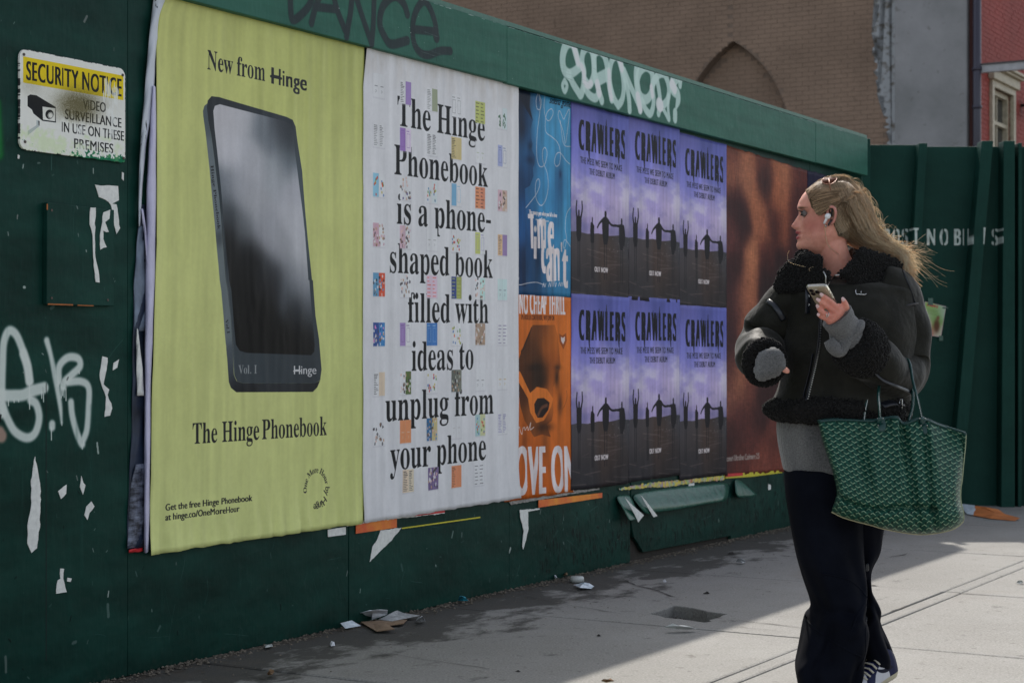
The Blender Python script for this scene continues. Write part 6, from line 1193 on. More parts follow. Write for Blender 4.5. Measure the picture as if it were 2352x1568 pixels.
def head_mesh(mbx):
    vs = np.concatenate([np.linspace(-.110, .035, 84), np.linspace(.04, .117, 22)]); n = 96; rings = []
    for v in vs:
        fb = np.interp(v, FPv, BAu); fp = np.interp(v, FPv, FPu); bk = np.interp(v, BKv, BKu); hw = np.interp(v, HWv, HWw)
        c = (fb+bk)/2; a = (fb-bk)/2; b = len(mbx.v)
        nose_w = np.interp(v, [-.034,-.028,-.022,-.016,-.005,.015,.03], [.012,.014,.0125,.011,.0075,.006,.008])
        if v < -.033: nose_w = np.interp(v, [-.10,-.085,-.075,-.065,-.058,-.052,-.0465,-.040,-.034], [.02,.02,.019,.024,.020,.022,.024,.019,.012])
        for k in range(n):
            t = 2*math.pi*k/n; ct, st = math.cos(t), math.sin(t)
            sg = lambda q, e: math.copysign(abs(q)**e, q)
            u = c+a*sg(ct, .92); w = hw*sg(st, .95)*(1-.16*max(0, ct)**1.5)
            if ct > 0:
                u += (fp-fb)*math.exp(-(w/nose_w)**2)
                u -= .0095*math.exp(-((abs(w)-.031)/.013)**2-((v-.017)/.0095)**2)          # eye socket
                u += .0035*math.exp(-((abs(w)-.034)/.02)**2-((v-.036)/.006)**2)             # brow ridge
                u += .005*math.exp(-((abs(w)-.042)/.014)**2-((v+.010)/.016)**2)             # cheek
                u -= .003*math.exp(-((abs(w)-.024)/.005)**2-((v+.044)/.012)**2)             # corner of the mouth
                u += .0035*math.exp(-((abs(w)-.0135)/.005)**2-((v+.0235)/.006)**2)          # nostril wing
            if abs(st) > .3 and ct < .45 and ct > -.2: w += math.copysign(.003*math.exp(-((v+.055)/.02)**2), st)
            mbx.v.append(Hd(u, v, w))
        rings.append(b)
    for a, b in zip(rings, rings[1:]):
        for k in range(n): mbx.f.append([a+k, a+(k+1) % n, b+(k+1) % n, b+k][::-1])
    for rr, s in ((rings[0], 1), (rings[-1], -1)):
        c = sum((mbx.v[rr+k] for k in range(n)), Vector())/n; mbx.v.append(c); ci = len(mbx.v)-1
        for k in range(n): mbx.f.append([rr+k, rr+(k+1) % n, ci] if s > 0 else [rr+(k+1) % n, rr+k, ci])
body = MB(); head_mesh(body)
limb(body, [(Hd(-.008, -.035), .036, .040), (PW(1911,560,.0), .044, .046), (PW(1921,605,.015), .047, .050), (PW(1938,645,.03), .066, .058), (PW(1940,672,.03), .10, .07)], 40)
limb(body, [(PW(1940,650,.03), .08, .06), (PW(1940,690,.03), .15, .085), (PW(1942,760,.03), .135, .09), (PW(1945,880,.03), .115, .085), (PW(1935,1000,.03), .135, .09), (PW(1925,1090,.03), .15, .1), (PW(1925,1130,.03), .12, .09)], 40)
limb(body, [(PW(1900,1080,.0), .075), (PW(1905,1300,-.07), .055), (PW(1920,1560,-.03), .035), (PW(1922,1590,-.03), .035)], 24)
limb(body, [(PW(1955,1080,.04), .07), (PW(1962,1220,.06), .045), (PW(1964,1300,.09), .026), (PW(1974,1390,.14), .026), (PW(2003,1500,.17), .028), (PW(2008,1530,.17), .03)], 24)
limb(body, [(PW(1830,690,.03), .045), (PW(1765,775,.07), .038), (PW(1745,800,.05), .034), (PW(1756,832,-.12), .026), (PW(1766,840,-.165), .024, .016)], 24)
limb(body, [(PW(*cJ(385,1215),-.20), .010), (PW(*cJ(425,1240),-.215), .009), (PW(*cJ(446,1252),-.225), .008), (PW(*cJ(458,1262),-.228), .0045)], 12)
limb(body, [(PW(2050,680,.03), .045), (PW(2078,800,.04), .038), (PW(2082,845,.02), .036), (PW(2010,825,-.15), .030), (PW(*cHd(1080,960),-.28), .024)], 24)
def ch(x, y, d): return PW(*cHd(x, y), d)
limb(body, [(ch(1110,1010,-.27), .026, .020), (ch(1000,860,-.295), .029, .019), (ch(920,770,-.315), .034, .017), (ch(880,720,-.325), .032, .015), (ch(850,690,-.33), .024, .012)], 24)
for pts, r in (([(960,690,-.325),(900,600,-.345),(800,510,-.372),(725,450,-.39),(655,392,-.405)], .0085), ([(920,730,-.325),(860,670,-.343),(770,610,-.365),(680,545,-.385),(592,482,-.395)], .0084),
               ([(880,790,-.32),(800,775,-.338),(710,735,-.358),(640,670,-.372),(590,590,-.375)], .0084), ([(850,860,-.315),(790,845,-.33),(715,815,-.345),(655,785,-.355),(603,752,-.358)], .0075),
               ([(1040,830,-.285),(1105,720,-.30),(1110,630,-.315),(1080,545,-.325),(1046,468,-.332)], .0092)):
    k = len(pts); limb(body, [(ch(*p), r*(1.12, 1.05, .98, .9, .55)[i]) for i, p in enumerate(pts)], 14, 6)
src = body.build('person_source')
md = src.modifiers.new('r', 'REMESH'); md.mode = 'VOXEL'; md.voxel_size = .0026; md.use_smooth_shade = True
ms = src.modifiers.new('s', 'SMOOTH'); ms.factor = .5; ms.iterations = 3
dg = bpy.context.evaluated_depsgraph_get(); bme = bpy.data.meshes.new_from_object(src.evaluated_get(dg)); bpy.data.objects.remove(src)
person = bpy.data.objects.new('person', bme); COL.objects.link(person); bme.name = 'person'
person.location = (0, 0, 0)
tag(person, 'blonde woman in a dark shearling jacket and wide black trousers, looking aside at the posters', 'person')
nv = len(bme.vertices); co = np.zeros(nv*3, np.float32); bme.vertices.foreach_get('co', co); co = co.reshape(-1, 3)
rel = co-np.array(Hc); hu = rel@np.array(Uv); hv = rel@np.array(Vv); hw_ = rel@np.array(Wv)
skin = np.tile(np.array(alb(160, 118, 110), np.float32)*1.12, (nv, 1))
def paint(m, c):
    global skin
    m = np.clip(m, 0, 1)[:, None]; skin = skin*(1-m)+np.array(c, np.float32)*m
front = (hu > .03)
G_ = lambda x, c, s: np.exp(-((x-c)/s)**2)
paint(.75*G_(np.abs(hw_), .052, .026)*G_(hv, -.020, .028)*(hu > .02), (.55, .19, .15))               # blush
paint(.5*G_(hw_, 0, .016)*G_(hv, -.018, .012)*(hu > .1), (.50, .17, .14))                              # nose tip
paint(2.2*G_(hw_, 0, .024)*np.maximum(G_(hv, -.0395, .0055), G_(hv, -.0545, .006))*(hu > .094)-.3, (.42, .075, .085))   # lips
paint(1.3*G_(np.abs(hw_), .034, .018)*G_(hv, .0345+.002*np.cos(hw_*60), .0030)*(hu > .07)-.2, (.11, .065, .04))          # brows
paint(.55*G_(np.abs(hw_), .031, .015)*G_(hv, .020, .010)*(hu > .06), (.22, .105, .085))
paint(.9*G_(hw_, 0, .02)*G_(hv, -.0467, .0016)*(hu > .095), (.07, .02, .02))
hd_ = np.zeros(nv)                                                                                     # reddened knuckles
hp = np.array(ch(760, 660, -.35)); dist = np.linalg.norm(co-hp, axis=1); paint(.6*np.exp(-(dist/.07)**2), (.55, .17, .14))
for x, y in ((655,392),(592,482),(590,590),(603,752),(1046,468)):
    pass
ca = bme.color_attributes.new('skin', 'FLOAT_COLOR', 'POINT'); buf = np.ones((nv, 4), np.float32); buf[:, :3] = skin; ca.data.foreach_set('color', buf.ravel())
SK = NT('skin'); at_ = SK.n('ShaderNodeAttribute'); at_.attribute_name = 'skin'; SK.base(SK.mix(SK.ramp(SK.noise(70, detail=6), .3, .7), SK.mix(1.0, at_.outputs['Color'], (1.06, 1.03, 1.02), 'MULTIPLY'), SK.mix(1.0, at_.outputs['Color'], (.90, .80, .78), 'MULTIPLY')))
SK.set(.5, 0, .35); SK.b.inputs['Subsurface Weight'].default_value = .18; SK.b.inputs['Subsurface Radius'].default_value = (.012, .004, .002); SK.bump(SK.noise(500), .0003)
bme.materials.append(SK.m)
def child(mbx, name, mat, smooth=True): return mbx.build(name, mat, person, smooth)
# eye, lids, ear, nails, ring
EYE = NT('eye_white'); EYE.base((.16, .14, .13)); EYE.set(.4); IRIS = plain('iris', (.02, .022, .024), .3, bump=0); LASH = plain('lash', (.012, .009, .008), .7, bump=0)
def ball(mbx, c, r, n=12, sc_=(1,1,1)):
    b = len(mbx.v)
    for i in range(n+1):
        for k in range(n*2):
            th = math.pi*i/n; ph = math.pi*k/n; mbx.v.append(Vector(c)+Uv*r*sc_[0]*math.sin(th)*math.cos(ph)+Wv*r*sc_[1]*math.sin(th)*math.sin(ph)+Vv*r*sc_[2]*math.cos(th))
    for i in range(n):
        for k in range(n*2): mbx.f.append([b+i*2*n+k, b+(i+1)*2*n+k, b+(i+1)*2*n+(k+1) % (2*n), b+i*2*n+(k+1) % (2*n)])
for sd in (1, -1):
    m = MB(); ball(m, Hd(.0825, .0165, .031*sd), .0102); e_ = child(m, 'eyeball', EYE.m)
    m = MB(); ball(m, Hd(.0878, .0165, .0322*sd), .0056); m.build('iris', IRIS, e_, True)
    for v0, dv, rr in ((.0212, .004, .0015), (.0122, -.002, .0016)):
        m = MB(); m.tube([Hd(.0835+.0114*math.cos(a), v0+dv*(math.cos(a)-.6), (.031+.0128*math.sin(a))*sd) for a in np.linspace(-1.2, 1.3, 14)], rr, 6); child(m, 'eyelid', LASH if rr < .00155 else SK.m)
    m = MB()
    for a in np.linspace(-.7, 1.1, 12):
        p = Hd(.0835+.0128*math.cos(a), .0222, (.031+.0128*math.sin(a))*sd); m.tube([p, p+Uv*.004+Vv*.001+Wv*.001*sd, p+Uv*.0075+Vv*.004+Wv*.002*sd], [.0004, .0003, .0001], 4)
    child(m, 'eyelashes', LASH)
EARM = NT('ear_skin'); EARM.base((.60, .27, .22)); EARM.set(.45, 0, .4); EARM.b.inputs['Subsurface Weight'].default_value = .4; EARM.b.inputs['Subsurface Radius'].default_value = (.02, .006, .003)
def ep(x, y, w=0.0): return Hd((500-x)/3856/.97+.018/.97*0+.0, (590-y)/3856, .0685+w)
m = MB()
rim = [(470,585,.004),(455,540,.006),(458,500,.010),(480,478,.014),(510,476,.017),(535,495,.018),(545,535,.017),(540,580,.014),(528,620,.010),(510,650,.007),(492,662,.005),(480,648,.004)]
m.tube([ep(*p) for p in catmull(rim, 4)], .0044, 10)
m.tube([ep(*p) for p in catmull([(485,620,.004),(505,600,.006),(515,560,.008),(505,525,.009),(488,510,.008)], 4)], .0032, 8)
limb(m, [(ep(497,560,-.004), .011, .004), (ep(505,600,-.002), .010, .004), (ep(498,640,0), .007, .004), (ep(492,655,.001), .004, .003)], 14)
child(m, 'ear', EARM.m)
NAIL = plain('nail', (.72, .50, .48), .2, bump=0)
for x, y, x2, y2, d in ((655,392,690,425,-.409),(592,482,640,515,-.399),(590,590,612,630,-.380),(603,752,632,768,-.363),(1046,468,1068,515,-.337)):
    m = MB(); a, b = ch(x, y, d-.004), ch(x2, y2, d+.002-.004); e = (b-a); limb(m, [(a-e*.35+Vector((0, .002, 0)), .002, .001), (a, .0045, .002), (b, .0052, .002)], 10); child(m, 'nail', NAIL)
SIL = plain('silver', (.6, .6, .58), .2, 1.0, bump=0); m = MB()
c = ch(745, 752, -.350); t_ = (ch(800,775,-.338)-ch(710,735,-.358)).normalized(); a = t_.orthogonal().normalized(); b = t_.cross(a)
m.tube([c+a*.0096*math.cos(q)+b*.0096*math.sin(q) for q in np.linspace(0, 6.283, 20)], .0012, 6, False); child(m, 'ring', SIL)
m = MB(); m.tube([c+Vector((-.002,-.0105,.004)), c+Vector((0,-.011,0)), c+Vector((.001,-.0105,-.005))], [.0025,.0012,.0025], 8); child(m, 'ring_stone', SIL)
# ---- clothes
LEA = NT('dark_shearling_hide'); nz1 = LEA.noise(14, detail=5); LEA.base(LEA.mix(LEA.ramp(nz1, .35, .7), (.0135, .0133, .0105), (.025, .0245, .0192))); LEA.set(.6, 0, .10); LEA.b.inputs['Sheen Weight'].default_value = .12; LEA.b.inputs['Sheen Roughness'].default_value = .4
LEA.bump(LEA.math('ADD', LEA.math('MULTIPLY', LEA.noise(9, detail=3), 2.2), LEA.math('MULTIPLY', LEA.noise(60), .35)), .006, .8)
TRIM = plain('black_leather_trim', (.009, .011, .016), .3, bump=.0006, scale=120)
FLE = NT('black_fleece'); FLE.base(FLE.mix(FLE.ramp(FLE.noise(160), .35, .65), (.005, .005, .005), (.019, .018, .017))); FLE.set(.9, 0, .12); FLE.b.inputs['Sheen Weight'].default_value = .12; FLE.b.inputs['Sheen Roughness'].default_value = .35
KNIT = NT('grey_knit'); kx = KNIT.n('ShaderNodeTexWave'); kx.inputs['Scale'].default_value = 110; kx.inputs['Distortion'].default_value = 1.5; KNIT.l(KNIT.pos(), kx.inputs['Vector']); kn = KNIT.noise(220)
KNIT.base(KNIT.mix(KNIT.ramp(kn, .3, .7), (.075, .075, .074), (.20, .20, .198))); KNIT.set(.9, 0, .2); KNIT.b.inputs['Sheen Weight'].default_value = .35; KNIT.bump(KNIT.math('ADD', kx.outputs['Fac'], kn), .0016, .9)
DENIM = NT('navy_black_twill'); DENIM.base(DENIM.mix(DENIM.ramp(DENIM.noise(8), .35, .7), (.0034, .0041, .0074), (.0068, .0082, .0138))); DENIM.set(.8, 0, .05); DENIM.bump(DENIM.noise(300), .0004)
def rows_loft(mbx, rows, n=64, sub=6, fold=None, cap=(True, True)):
    """rows: (py, left px, right px, depth of centre, half depth)"""
    A = [np.array(r, float) for r in rows]; Q = catmull(A, sub); rings = []
    for i, q in enumerate(Q):
        py, xl, xr, d, ry = q; c = PW((xl+xr)/2, py, d); rx = (xr-xl)/2/F*(DW+d); b = len(mbx.v); L = i/(len(Q)-1)
        for k in range(n):
            an = 2*math.pi*k/n; f = fold(an, L) if fold else 0
            ca_, sa_ = math.cos(an), math.sin(an); ex = .85
            mbx.v.append(c+Vector((math.copysign(abs(ca_)**ex, ca_)*(rx+f*.3), -math.copysign(abs(sa_)**ex, sa_)*(ry+f), (fold(an, L)*.0 if fold else 0))))
        rings.append(b)
    for a, b in zip(rings, rings[1:]):
        for k in range(n): mbx.f.append([a+k, a+(k+1) % n, b+(k+1) % n, b+k][::-1])
    for on, rr in zip(cap, (rings[0], rings[-1])):
        if on:
            c = sum((mbx.v[rr+k] for k in range(n)), Vector())/n; mbx.v.append(c); ci = len(mbx.v)-1
            for k in range(n): mbx.f.append([rr+k, rr+(k+1) % n, ci])
def jf(an, L):
    s = math.sin; return .007*s(3*an+L*5)+.006*s(7*an+L*11+1.3)*L+.004*s(L*26+2*an)+.010*math.exp(-((an-2.0)/.25)**2)*s(L*6+.5)
m = MB(); rows_loft(m, [(636,1850,2030,.05,.075),(650,1815,2065,.03,.11),(664,1797,2088,.02,.135),(690,1790,2098,.02,.15),(760,1796,2102,.02,.162),(830,1800,2098,.02,.166),(890,1792,2094,.02,.168),(925,1776,2092,.02,.17),(952,1772,2090,.02,.17)], 80, 6, jf)
jacket = child(m, 'jacket', LEA.m); sbm = jacket.modifiers.new('s', 'SUBSURF'); sbm.levels = sbm.render_levels = 1
from mathutils.bvhtree import BVHTree
def bvh(*obs):
    V, Fc = [], []
    for o in obs: b = len(V); V += [o.matrix_world @ v.co if False else v.co.copy() for v in o.data.vertices]; Fc += [[b+i for i in p.vertices] for p in o.data.polygons]
    return BVHTree.FromPolygons(V, Fc)
CAMP = Vector((0, 0, CAM_H)); jb = bvh(jacket)
def onto(tree, px, py, off=.003):
    d = (at(px, py, 1.0)-CAMP).normalized(); h = tree.ray_cast(CAMP, d)
    return (h[0]-d*off) if h[0] else PW(px, py, -.15)
def onto_line(tree, f, pts, off=.003, k=6): return [onto(tree, *f(*p), off) for p in catmull(pts, k)]
# sleeves
m = MB(); limb(m, [(PW(1850,668,.02),.075,.09),(PW(1822,690,.03),.082,.09),(PW(1792,728,.05),.080,.085),(PW(1764,768,.07),.077,.08),(PW(1747,794,.055),.074,.076),(PW(1746,812,-.01),.072,.072),(PW(1750,824,-.08),.069,.07),(PW(1753,829,-.125),.064,.066)], 48, 7, True, .010, 4)
slR = child(m, 'sleeve', LEA.m)
m = MB(); limb(m, [(PW(2010,655,.02),.08,.085),(PW(2045,672,.02),.085,.095),(PW(2062,725,.03),.083,.095),(PW(2074,790,.04),.080,.09),(PW(2076,838,.035),.078,.085),(PW(2062,862,-.03),.076,.076),(PW(2030,852,-.11),.074,.074),(PW(1998,826,-.18),.072,.070),(PW(1985,812,-.215),.070,.068)], 48, 7, True, .009, 9)
slL = child(m, 'sleeve', LEA.m)
for s in (slR, slL): q = s.modifiers.new('s', 'SUBSURF'); q.levels = q.render_levels = 1
# fleece: a soft base with boucle curls scattered over it
ICO = [(0,-.526,.851),(0,.526,.851),(.851,0,.526),(.526,.851,0),(.526,-.851,0),(-.851,0,.526),(-.526,-.851,0),(-.526,.851,0),(0,-.526,-.851),(.851,0,-.526),(0,.526,-.851),(-.851,0,-.526)]
bi = bmesh.new(); bmesh.ops.create_icosphere(bi, subdivisions=1, radius=1); ICOV = np.array([v.co[:] for v in bi.verts]); ICOF = np.array([[v.index for v in f.verts] for f in bi.faces]); bi.free()
def curls(name, tris_obj, count, r, mat, seed, filt=None, parent=None, squash=.8):
    me = tris_obj.data; me.calc_loop_triangles(); V = np.array([v.co[:] for v in me.vertices]); T = np.array([t.vertices[:] for t in me.loop_triangles])
    if filt is not None: T = T[filt(V[T].mean(1))]
    a, b, c = V[T[:, 0]], V[T[:, 1]], V[T[:, 2]]; ar = np.linalg.norm(np.cross(b-a, c-a), axis=1); g = np.random.default_rng(seed)
    idx = g.choice(len(T), count, p=ar/ar.sum()); u, v = g.random((2, count)); k = u+v > 1; u[k], v[k] = 1-u[k], 1-v[k]
    nrm = np.cross(b-a, c-a); nrm /= np.linalg.norm(nrm, axis=1)[:, None]+1e-9
    P = a[idx]+(b-a)[idx]*u[:, None]+(c-a)[idx]*v[:, None]+nrm[idx]*g.uniform(-.3, .7, count)[:, None]*r
    sc3 = g.uniform(.55, 1.35, (count, 1, 3))*r; th = g.uniform(0, 6.28, count); cs, sn = np.cos(th), np.sin(th)
    B_ = ICOV[None]*sc3; X = B_[..., 0]*cs[:, None]-B_[..., 2]*sn[:, None]; Z = B_[..., 0]*sn[:, None]+B_[..., 2]*cs[:, None]
    VV = np.stack([X, B_[..., 1], Z], -1)+P[:, None]; FF = ICOF[None]+(np.arange(count)*len(ICOV))[:, None, None]
    o = mesh_obj(name, VV.reshape(-1, 3), FF.reshape(-1, 3), mat, parent, None, True); return o
def pillow(outline, d0, thick, step=.006, dfun=None):
    """a soft padded shape from a traced outline, real thickness both ways"""
    P_ = np.array([(p[0], p[1]) for p in catmull(outline, 5, True)]); st = step*F/DW
    xs = np.arange(P_[:, 0].min(), P_[:, 0].max()+st, st); ys = np.arange(P_[:, 1].min(), P_[:, 1].max()+st, st); X, Y = np.meshgrid(xs, ys)
    ins = np.zeros(X.shape, bool); dst = np.full(X.shape, 1e9); n = len(P_)
    for i in range(n):
        x0, y0 = P_[i]; x1, y1 = P_[(i+1) % n]
        c = ((y0 > Y) != (y1 > Y)) & (X < (x1-x0)*(Y-y0)/((y1-y0) or 1e-9)+x0); ins ^= c
        dx, dy = x1-x0, y1-y0; t = np.clip(((X-x0)*dx+(Y-y0)*dy)/(dx*dx+dy*dy+1e-9), 0, 1); dst = np.minimum(dst, np.hypot(X-x0-t*dx, Y-y0-t*dy))
    ins |= dst < st*.3
    w = thick*F/DW; prof = np.sqrt(np.clip(1-(1-np.clip(dst/w, 0, 1))**2, 0, 1))*thick*ins
    mb_ = MB(); ids = {}
    def vid(j, i, s):
        if (j, i, s) not in ids:
            d = d0+(dfun(X[j, i], Y[j, i]) if dfun else 0); ids[(j, i, s)] = len(mb_.v); mb_.v.append(PW(X[j, i], Y[j, i], d-s*prof[j, i]))
        return ids[(j, i, s)]
    for j in range(len(ys)-1):
        for i in range(len(xs)-1):
            if ins[j, i] and ins[j+1, i] and ins[j, i+1] and ins[j+1, i+1]:
                mb_.f.append([vid(j, i, 1), vid(j+1, i, 1), vid(j+1, i+1, 1), vid(j, i+1, 1)]); mb_.f.append([vid(j, i, -1), vid(j, i+1, -1), vid(j+1, i+1, -1), vid(j+1, i, -1)])
    return mb_
def J(*l): return [cJ(*p) for p in l]
colL = pillow(J((545,540),(600,560),(650,570),(662,640),(700,662),(690,740),(640,755),(560,775),(470,795),(400,795),(368,765),(378,700),(400,650),(450,600),(500,575)), -.09, .025, dfun=lambda x, y: (1850-x)*.0011)
colR = pillow(J((735,668),(780,640),(830,590),(860,535),(900,522),(980,545),(1060,570),(1118,600),(1128,640),(1110,700),(1085,790),(1030,825),(960,825),(900,790),(840,755),(780,705)), -.10, .026, dfun=lambda x, y: (x-1940)*.00085)
oL = child(colL, 'collar', FLE.m); oR = child(colR, 'collar', FLE.m)
m = MB(); limb(m, [(PW(1846,590,-.02),.022,.03),(PW(1870,600,.05),.024,.04),(PW(1915,598,.10),.026,.045),(PW(1965,586,.09),.028,.045),(PW(1992,590,.03),.028,.04)], 20); back = child(m, 'collar', FLE.m)
for o, c, s in ((oL, 1500, 1), (oR, 2300, 2), (back, 700, 3)): curls('fleece_curls', o, int(c*2.2), .0034, FLE.m, s, None, o)
def ringband(pts, r, n=16, closed=True):
    m = MB(); P_ = [Vector(p) for p in pts]; K = len(P_)
    for i, p in enumerate(P_):
        t = (P_[(i+1) % K]-P_[i-1]).normalized(); a = t.cross(Vector((0, 1, 0))); a = a.normalized() if a.length > .1 else t.orthogonal().normalized(); b = t.cross(a)
        for k in range(n): an = 6.2832*k/n; m.v.append(p+a*math.cos(an)*r+b*math.sin(an)*r)
    for i in range(K if closed else K-1):
        for k in range(n): m.f.append([i*n+k, i*n+(k+1) % n, ((i+1) % K)*n+(k+1) % n, ((i+1) % K)*n+k])
    return m
c0 = PW(1756, 832, -.150); m = ringband([c0+Vector((.047*math.cos(a), .012*math.cos(a+1), .053*math.sin(a))) for a in np.linspace(0, 2*math.pi, 29)[:-1]], .0165)
cf = child(m, 'cuff', FLE.m); curls('fleece_curls', cf, 2800, .0038, FLE.m, 5, None, cf)
a = PW(1982,806,-.215); b = PW(1962,786,-.262); m = MB(); limb(m, [(a+(a-b)*.6,.070,.068),(a,.078,.074),((a+b)/2,.080,.074),(b,.074,.07),(b+(b-a)*.25,.060,.058)], 32, 5); cf = child(m, 'cuff', FLE.m); curls('fleece_curls', cf, 4000, .0040, FLE.m, 6, None, cf)
def hf(an, L): return .005*math.sin(9*an)+.004*math.sin(17*an+1)
m = MB(); rows_loft(m, [(908,1800,2080,.02,.160),(916,1778,2088,.02,.170),(932,1754,2091,.01,.177),(950,1758,2088,.01,.177),(964,1780,2082,.01,.170),(968,1802,2072,.02,.160)], 72, 4, hf); hem = child(m, 'hem_trim', FLE.m); curls('fleece_curls', hem, 8000, .0040, FLE.m, 7, None, hem)
# knit: sweater, wrist cuffs
def sf_(an, L): return .006*math.sin(6*an+L*4)+.004*math.sin(11*an+2)
m = MB(); rows_loft(m, [(930,1800,2050,.03,.13),(970,1788,2050,.03,.145),(1010,1789,2052,.03,.15),(1050,1795,2052,.03,.15),(1076,1800,2052,.03,.149),(1084,1806,2046,.03,.14)], 64, 5, sf_); sw_ = child(m, 'sweater', KNIT.m)
mit = pillow(J((250,1200),(265,1150),(310,1118),(370,1108),(420,1130),(438,1165),(440,1200),(448,1240),(420,1262),(400,1285),(350,1305),(290,1322),(255,1300),(243,1250)), -.185, .034, .005, lambda x, y: -.0006*(x-1760)); mo = child(mit, 'knit_cuff', KNIT.m); q = mo.modifiers.new('s', 'SMOOTH'); q.iterations = 4
m = MB(); limb(m, [(ch(1290,1330,-.235),.040,.036),(ch(1190,1240,-.245),.049,.042),(ch(1120,1120,-.26),.0515,.042),(ch(1085,1020,-.272),.046,.038),(ch(1010,900,-.29),.0455,.032),(ch(955,800,-.305),.0475,.030),(ch(940,775,-.308),.0475,.030)], 36, 6, True, .0022, 12); child(m, 'knit_cuff', KNIT.m)
m = MB(); limb(m, [(ch(800,1210,-.285),.016),(ch(880,1330,-.288),.020),(ch(1010,1400,-.285),.018),(ch(1160,1200,-.29),.012),(ch(1330,1010,-.29),.014),(ch(1385,880,-.28),.010)], 16, 6); child(m, 'knit_cuff', KNIT.m)
# zips, straps, buckles, seams
ZIP = plain('zip_metal', (.45, .45, .44), .3, 1.0, bump=0)
def zipper(pts, f, w=.0035, off=.006):
    L_ = onto_line(jb, f, pts, off, 10); tp = MB(); tp.tube([p+Vector((0, .002, 0)) for p in L_], .009, 6, True, .25); child(tp, 'zip_tape', TRIM)
    m = MB(); acc = 0
    for a, b in zip(L_, L_[1:]):
        seg = (b-a).length; t = 0
        while acc+t < seg: pass; break
        k = max(1, int(seg/.0042))
        for i in range(k): c = a+(b-a)*i/k; m.box(c.x-w, c.x+w, c.y-.0015, c.y+.0015, c.z-.0011, c.z+.0011)
    return child(m, 'zip', ZIP, False)
zipper([(672,745),(652,900),(645,960),(636,1100),(618,1200),(590,1320),(560,1450),(550,1510)], cJ)
p = onto(jb, *cJ(550, 1516), .010); m = MB(); m.box(p.x-.007, p.x+.007, p.y-.003, p.y+.002, p.z-.012, p.z+.008); bevel(child(m, 'zip_pull', ZIP, False), .002, 2)
nb = bvh(jacket, oL, oR)
m = MB(); m.tube(onto_line(nb, cHd, [(700,-10),(740,70),(742,150),(745,215)], .006), .0022, 6); child(m, 'zip', ZIP); m = MB(); m.tube(onto_line(nb, cHd, [(985,50),(900,70),(830,140),(785,235)], .006), .0022, 6); child(m, 'zip', ZIP)
m = MB(); m.tube([onto(nb, *cHd(*p), .006) for p in ((1280,295),(1275,350),(1290,395),(1440,402),(1465,385))], .0016, 6); m.tube([onto(nb, *cHd(*p), .006) for p in ((1375,330),(1373,375))], .0012, 6); child(m, 'collar_buckle', SIL)
def strap(f, pts, w, name='strap', tree=jb, mat=TRIM, off=.004):
    m = MB(); L_ = onto_line(tree, f, pts, off, 5); m.tube(L_, w, 8, True, .3); return child(m, name, mat)
strap(cJ, [(572,780),(572,850),(570,910)], .016, 'throat_tab')
for y in (808, 858): p = onto(jb, *cJ(570, y), .010); m = MB(); m.tube([p+Vector((.004*math.cos(a), 0, .004*math.sin(a))) for a in np.linspace(0, 6.283, 12)], .0011, 5, False); child(m, 'eyelet', SIL)
sb_ = bvh(slR); sl_b = bvh(slL)
strap(cJ, [(330,835),(365,860),(400,905),(425,950)], .009, 'armhole_strap', sb_, off=.003); strap(cJ, [(1215,858),(1180,862),(1120,880),(1070,915),(1045,945)], .009, 'armhole_strap', sl_b, off=.003)
strap(cJ, [(600,1150),(580,1260),(550,1380),(540,1470)], .005, 'piping'); strap(cJ, [(425,800),(425,900),(420,1000),(428,1100)], .003, 'piping')
strap(cJ, [(940,1230),(1010,1300),(1100,1340),(1180,1375)], .008, 'sleeve_strap', sl_b, off=.003); strap(cJ, [(1128,650),(1160,720),(1190,800),(1205,850)], .003, 'shoulder_seam', sl_b, off=.002)
strap(cJ, [(1010,1455),(1060,1440),(1130,1445)], .014, 'waist_strap'); p = onto(jb, *cJ(1122, 1445), .02); m = MB(); m.tube([p+Vector(q) for q in ((-.004,0,.012),(.004,0,.012),(.004,0,-.014),(-.004,0,-.014),(-.004,0,.012))], .0016, 6); child(m, 'waist_buckle', SIL)
# trousers
def ff(seed, amp, diag):
    r = np.random.default_rng(seed); ph = r.uniform(0, 6.28, 8)
    def f(an, L): return amp*(.9*math.sin(3*an+diag*L*6+ph[0])*L+.8*math.sin(5*an-diag*L*9+ph[1])*L**1.5+.5*math.sin(L*22+2.5*math.sin(an+ph[2]))*math.exp(-((L-.55)/.28)**2)+.35*math.sin(9*an+L*14+ph[3])*L) + .016*sum(w_*math.exp(-(((an-a_-k_*(L-.7)+math.pi) % (2*math.pi)-math.pi)/.16)**2)*math.exp(-((L-l_)/.16)**2) for a_, k_, l_, w_ in ((1.7, 3.2, .62, 1), (1.1, -3.5, .8, 1), (2.2, 4.0, .86, .9), (1.4, 2.2, .45, .6), (2.6, -2.5, .7, .7)))
    return f
m = MB(); rows_loft(m, [(1074,1805,1985,.02,.13),(1130,1807,1985,.0,.13),(1200,1817,1975,-.02,.125),(1270,1832,1978,-.04,.115),(1337,1852,1988,-.06,.105),(1380,1866,1984,-.08,.105),(1400,1870,1986,-.08,.11),(1418,1861,1990,-.08,.12),(1450,1848,1992,-.08,.13),(1500,1837,1980,-.08,.14),(1535,1832,1968,-.08,.15),(1590,1844,1944,-.08,.15),(1612,1852,1938,-.08,.14)], 96, 7, ff(3, .026, 1), (True, False))
for v in m.v:                                                        # the hem lifts at the outer side
    pass
t1 = child(m, 'trouser_leg', DENIM.m)
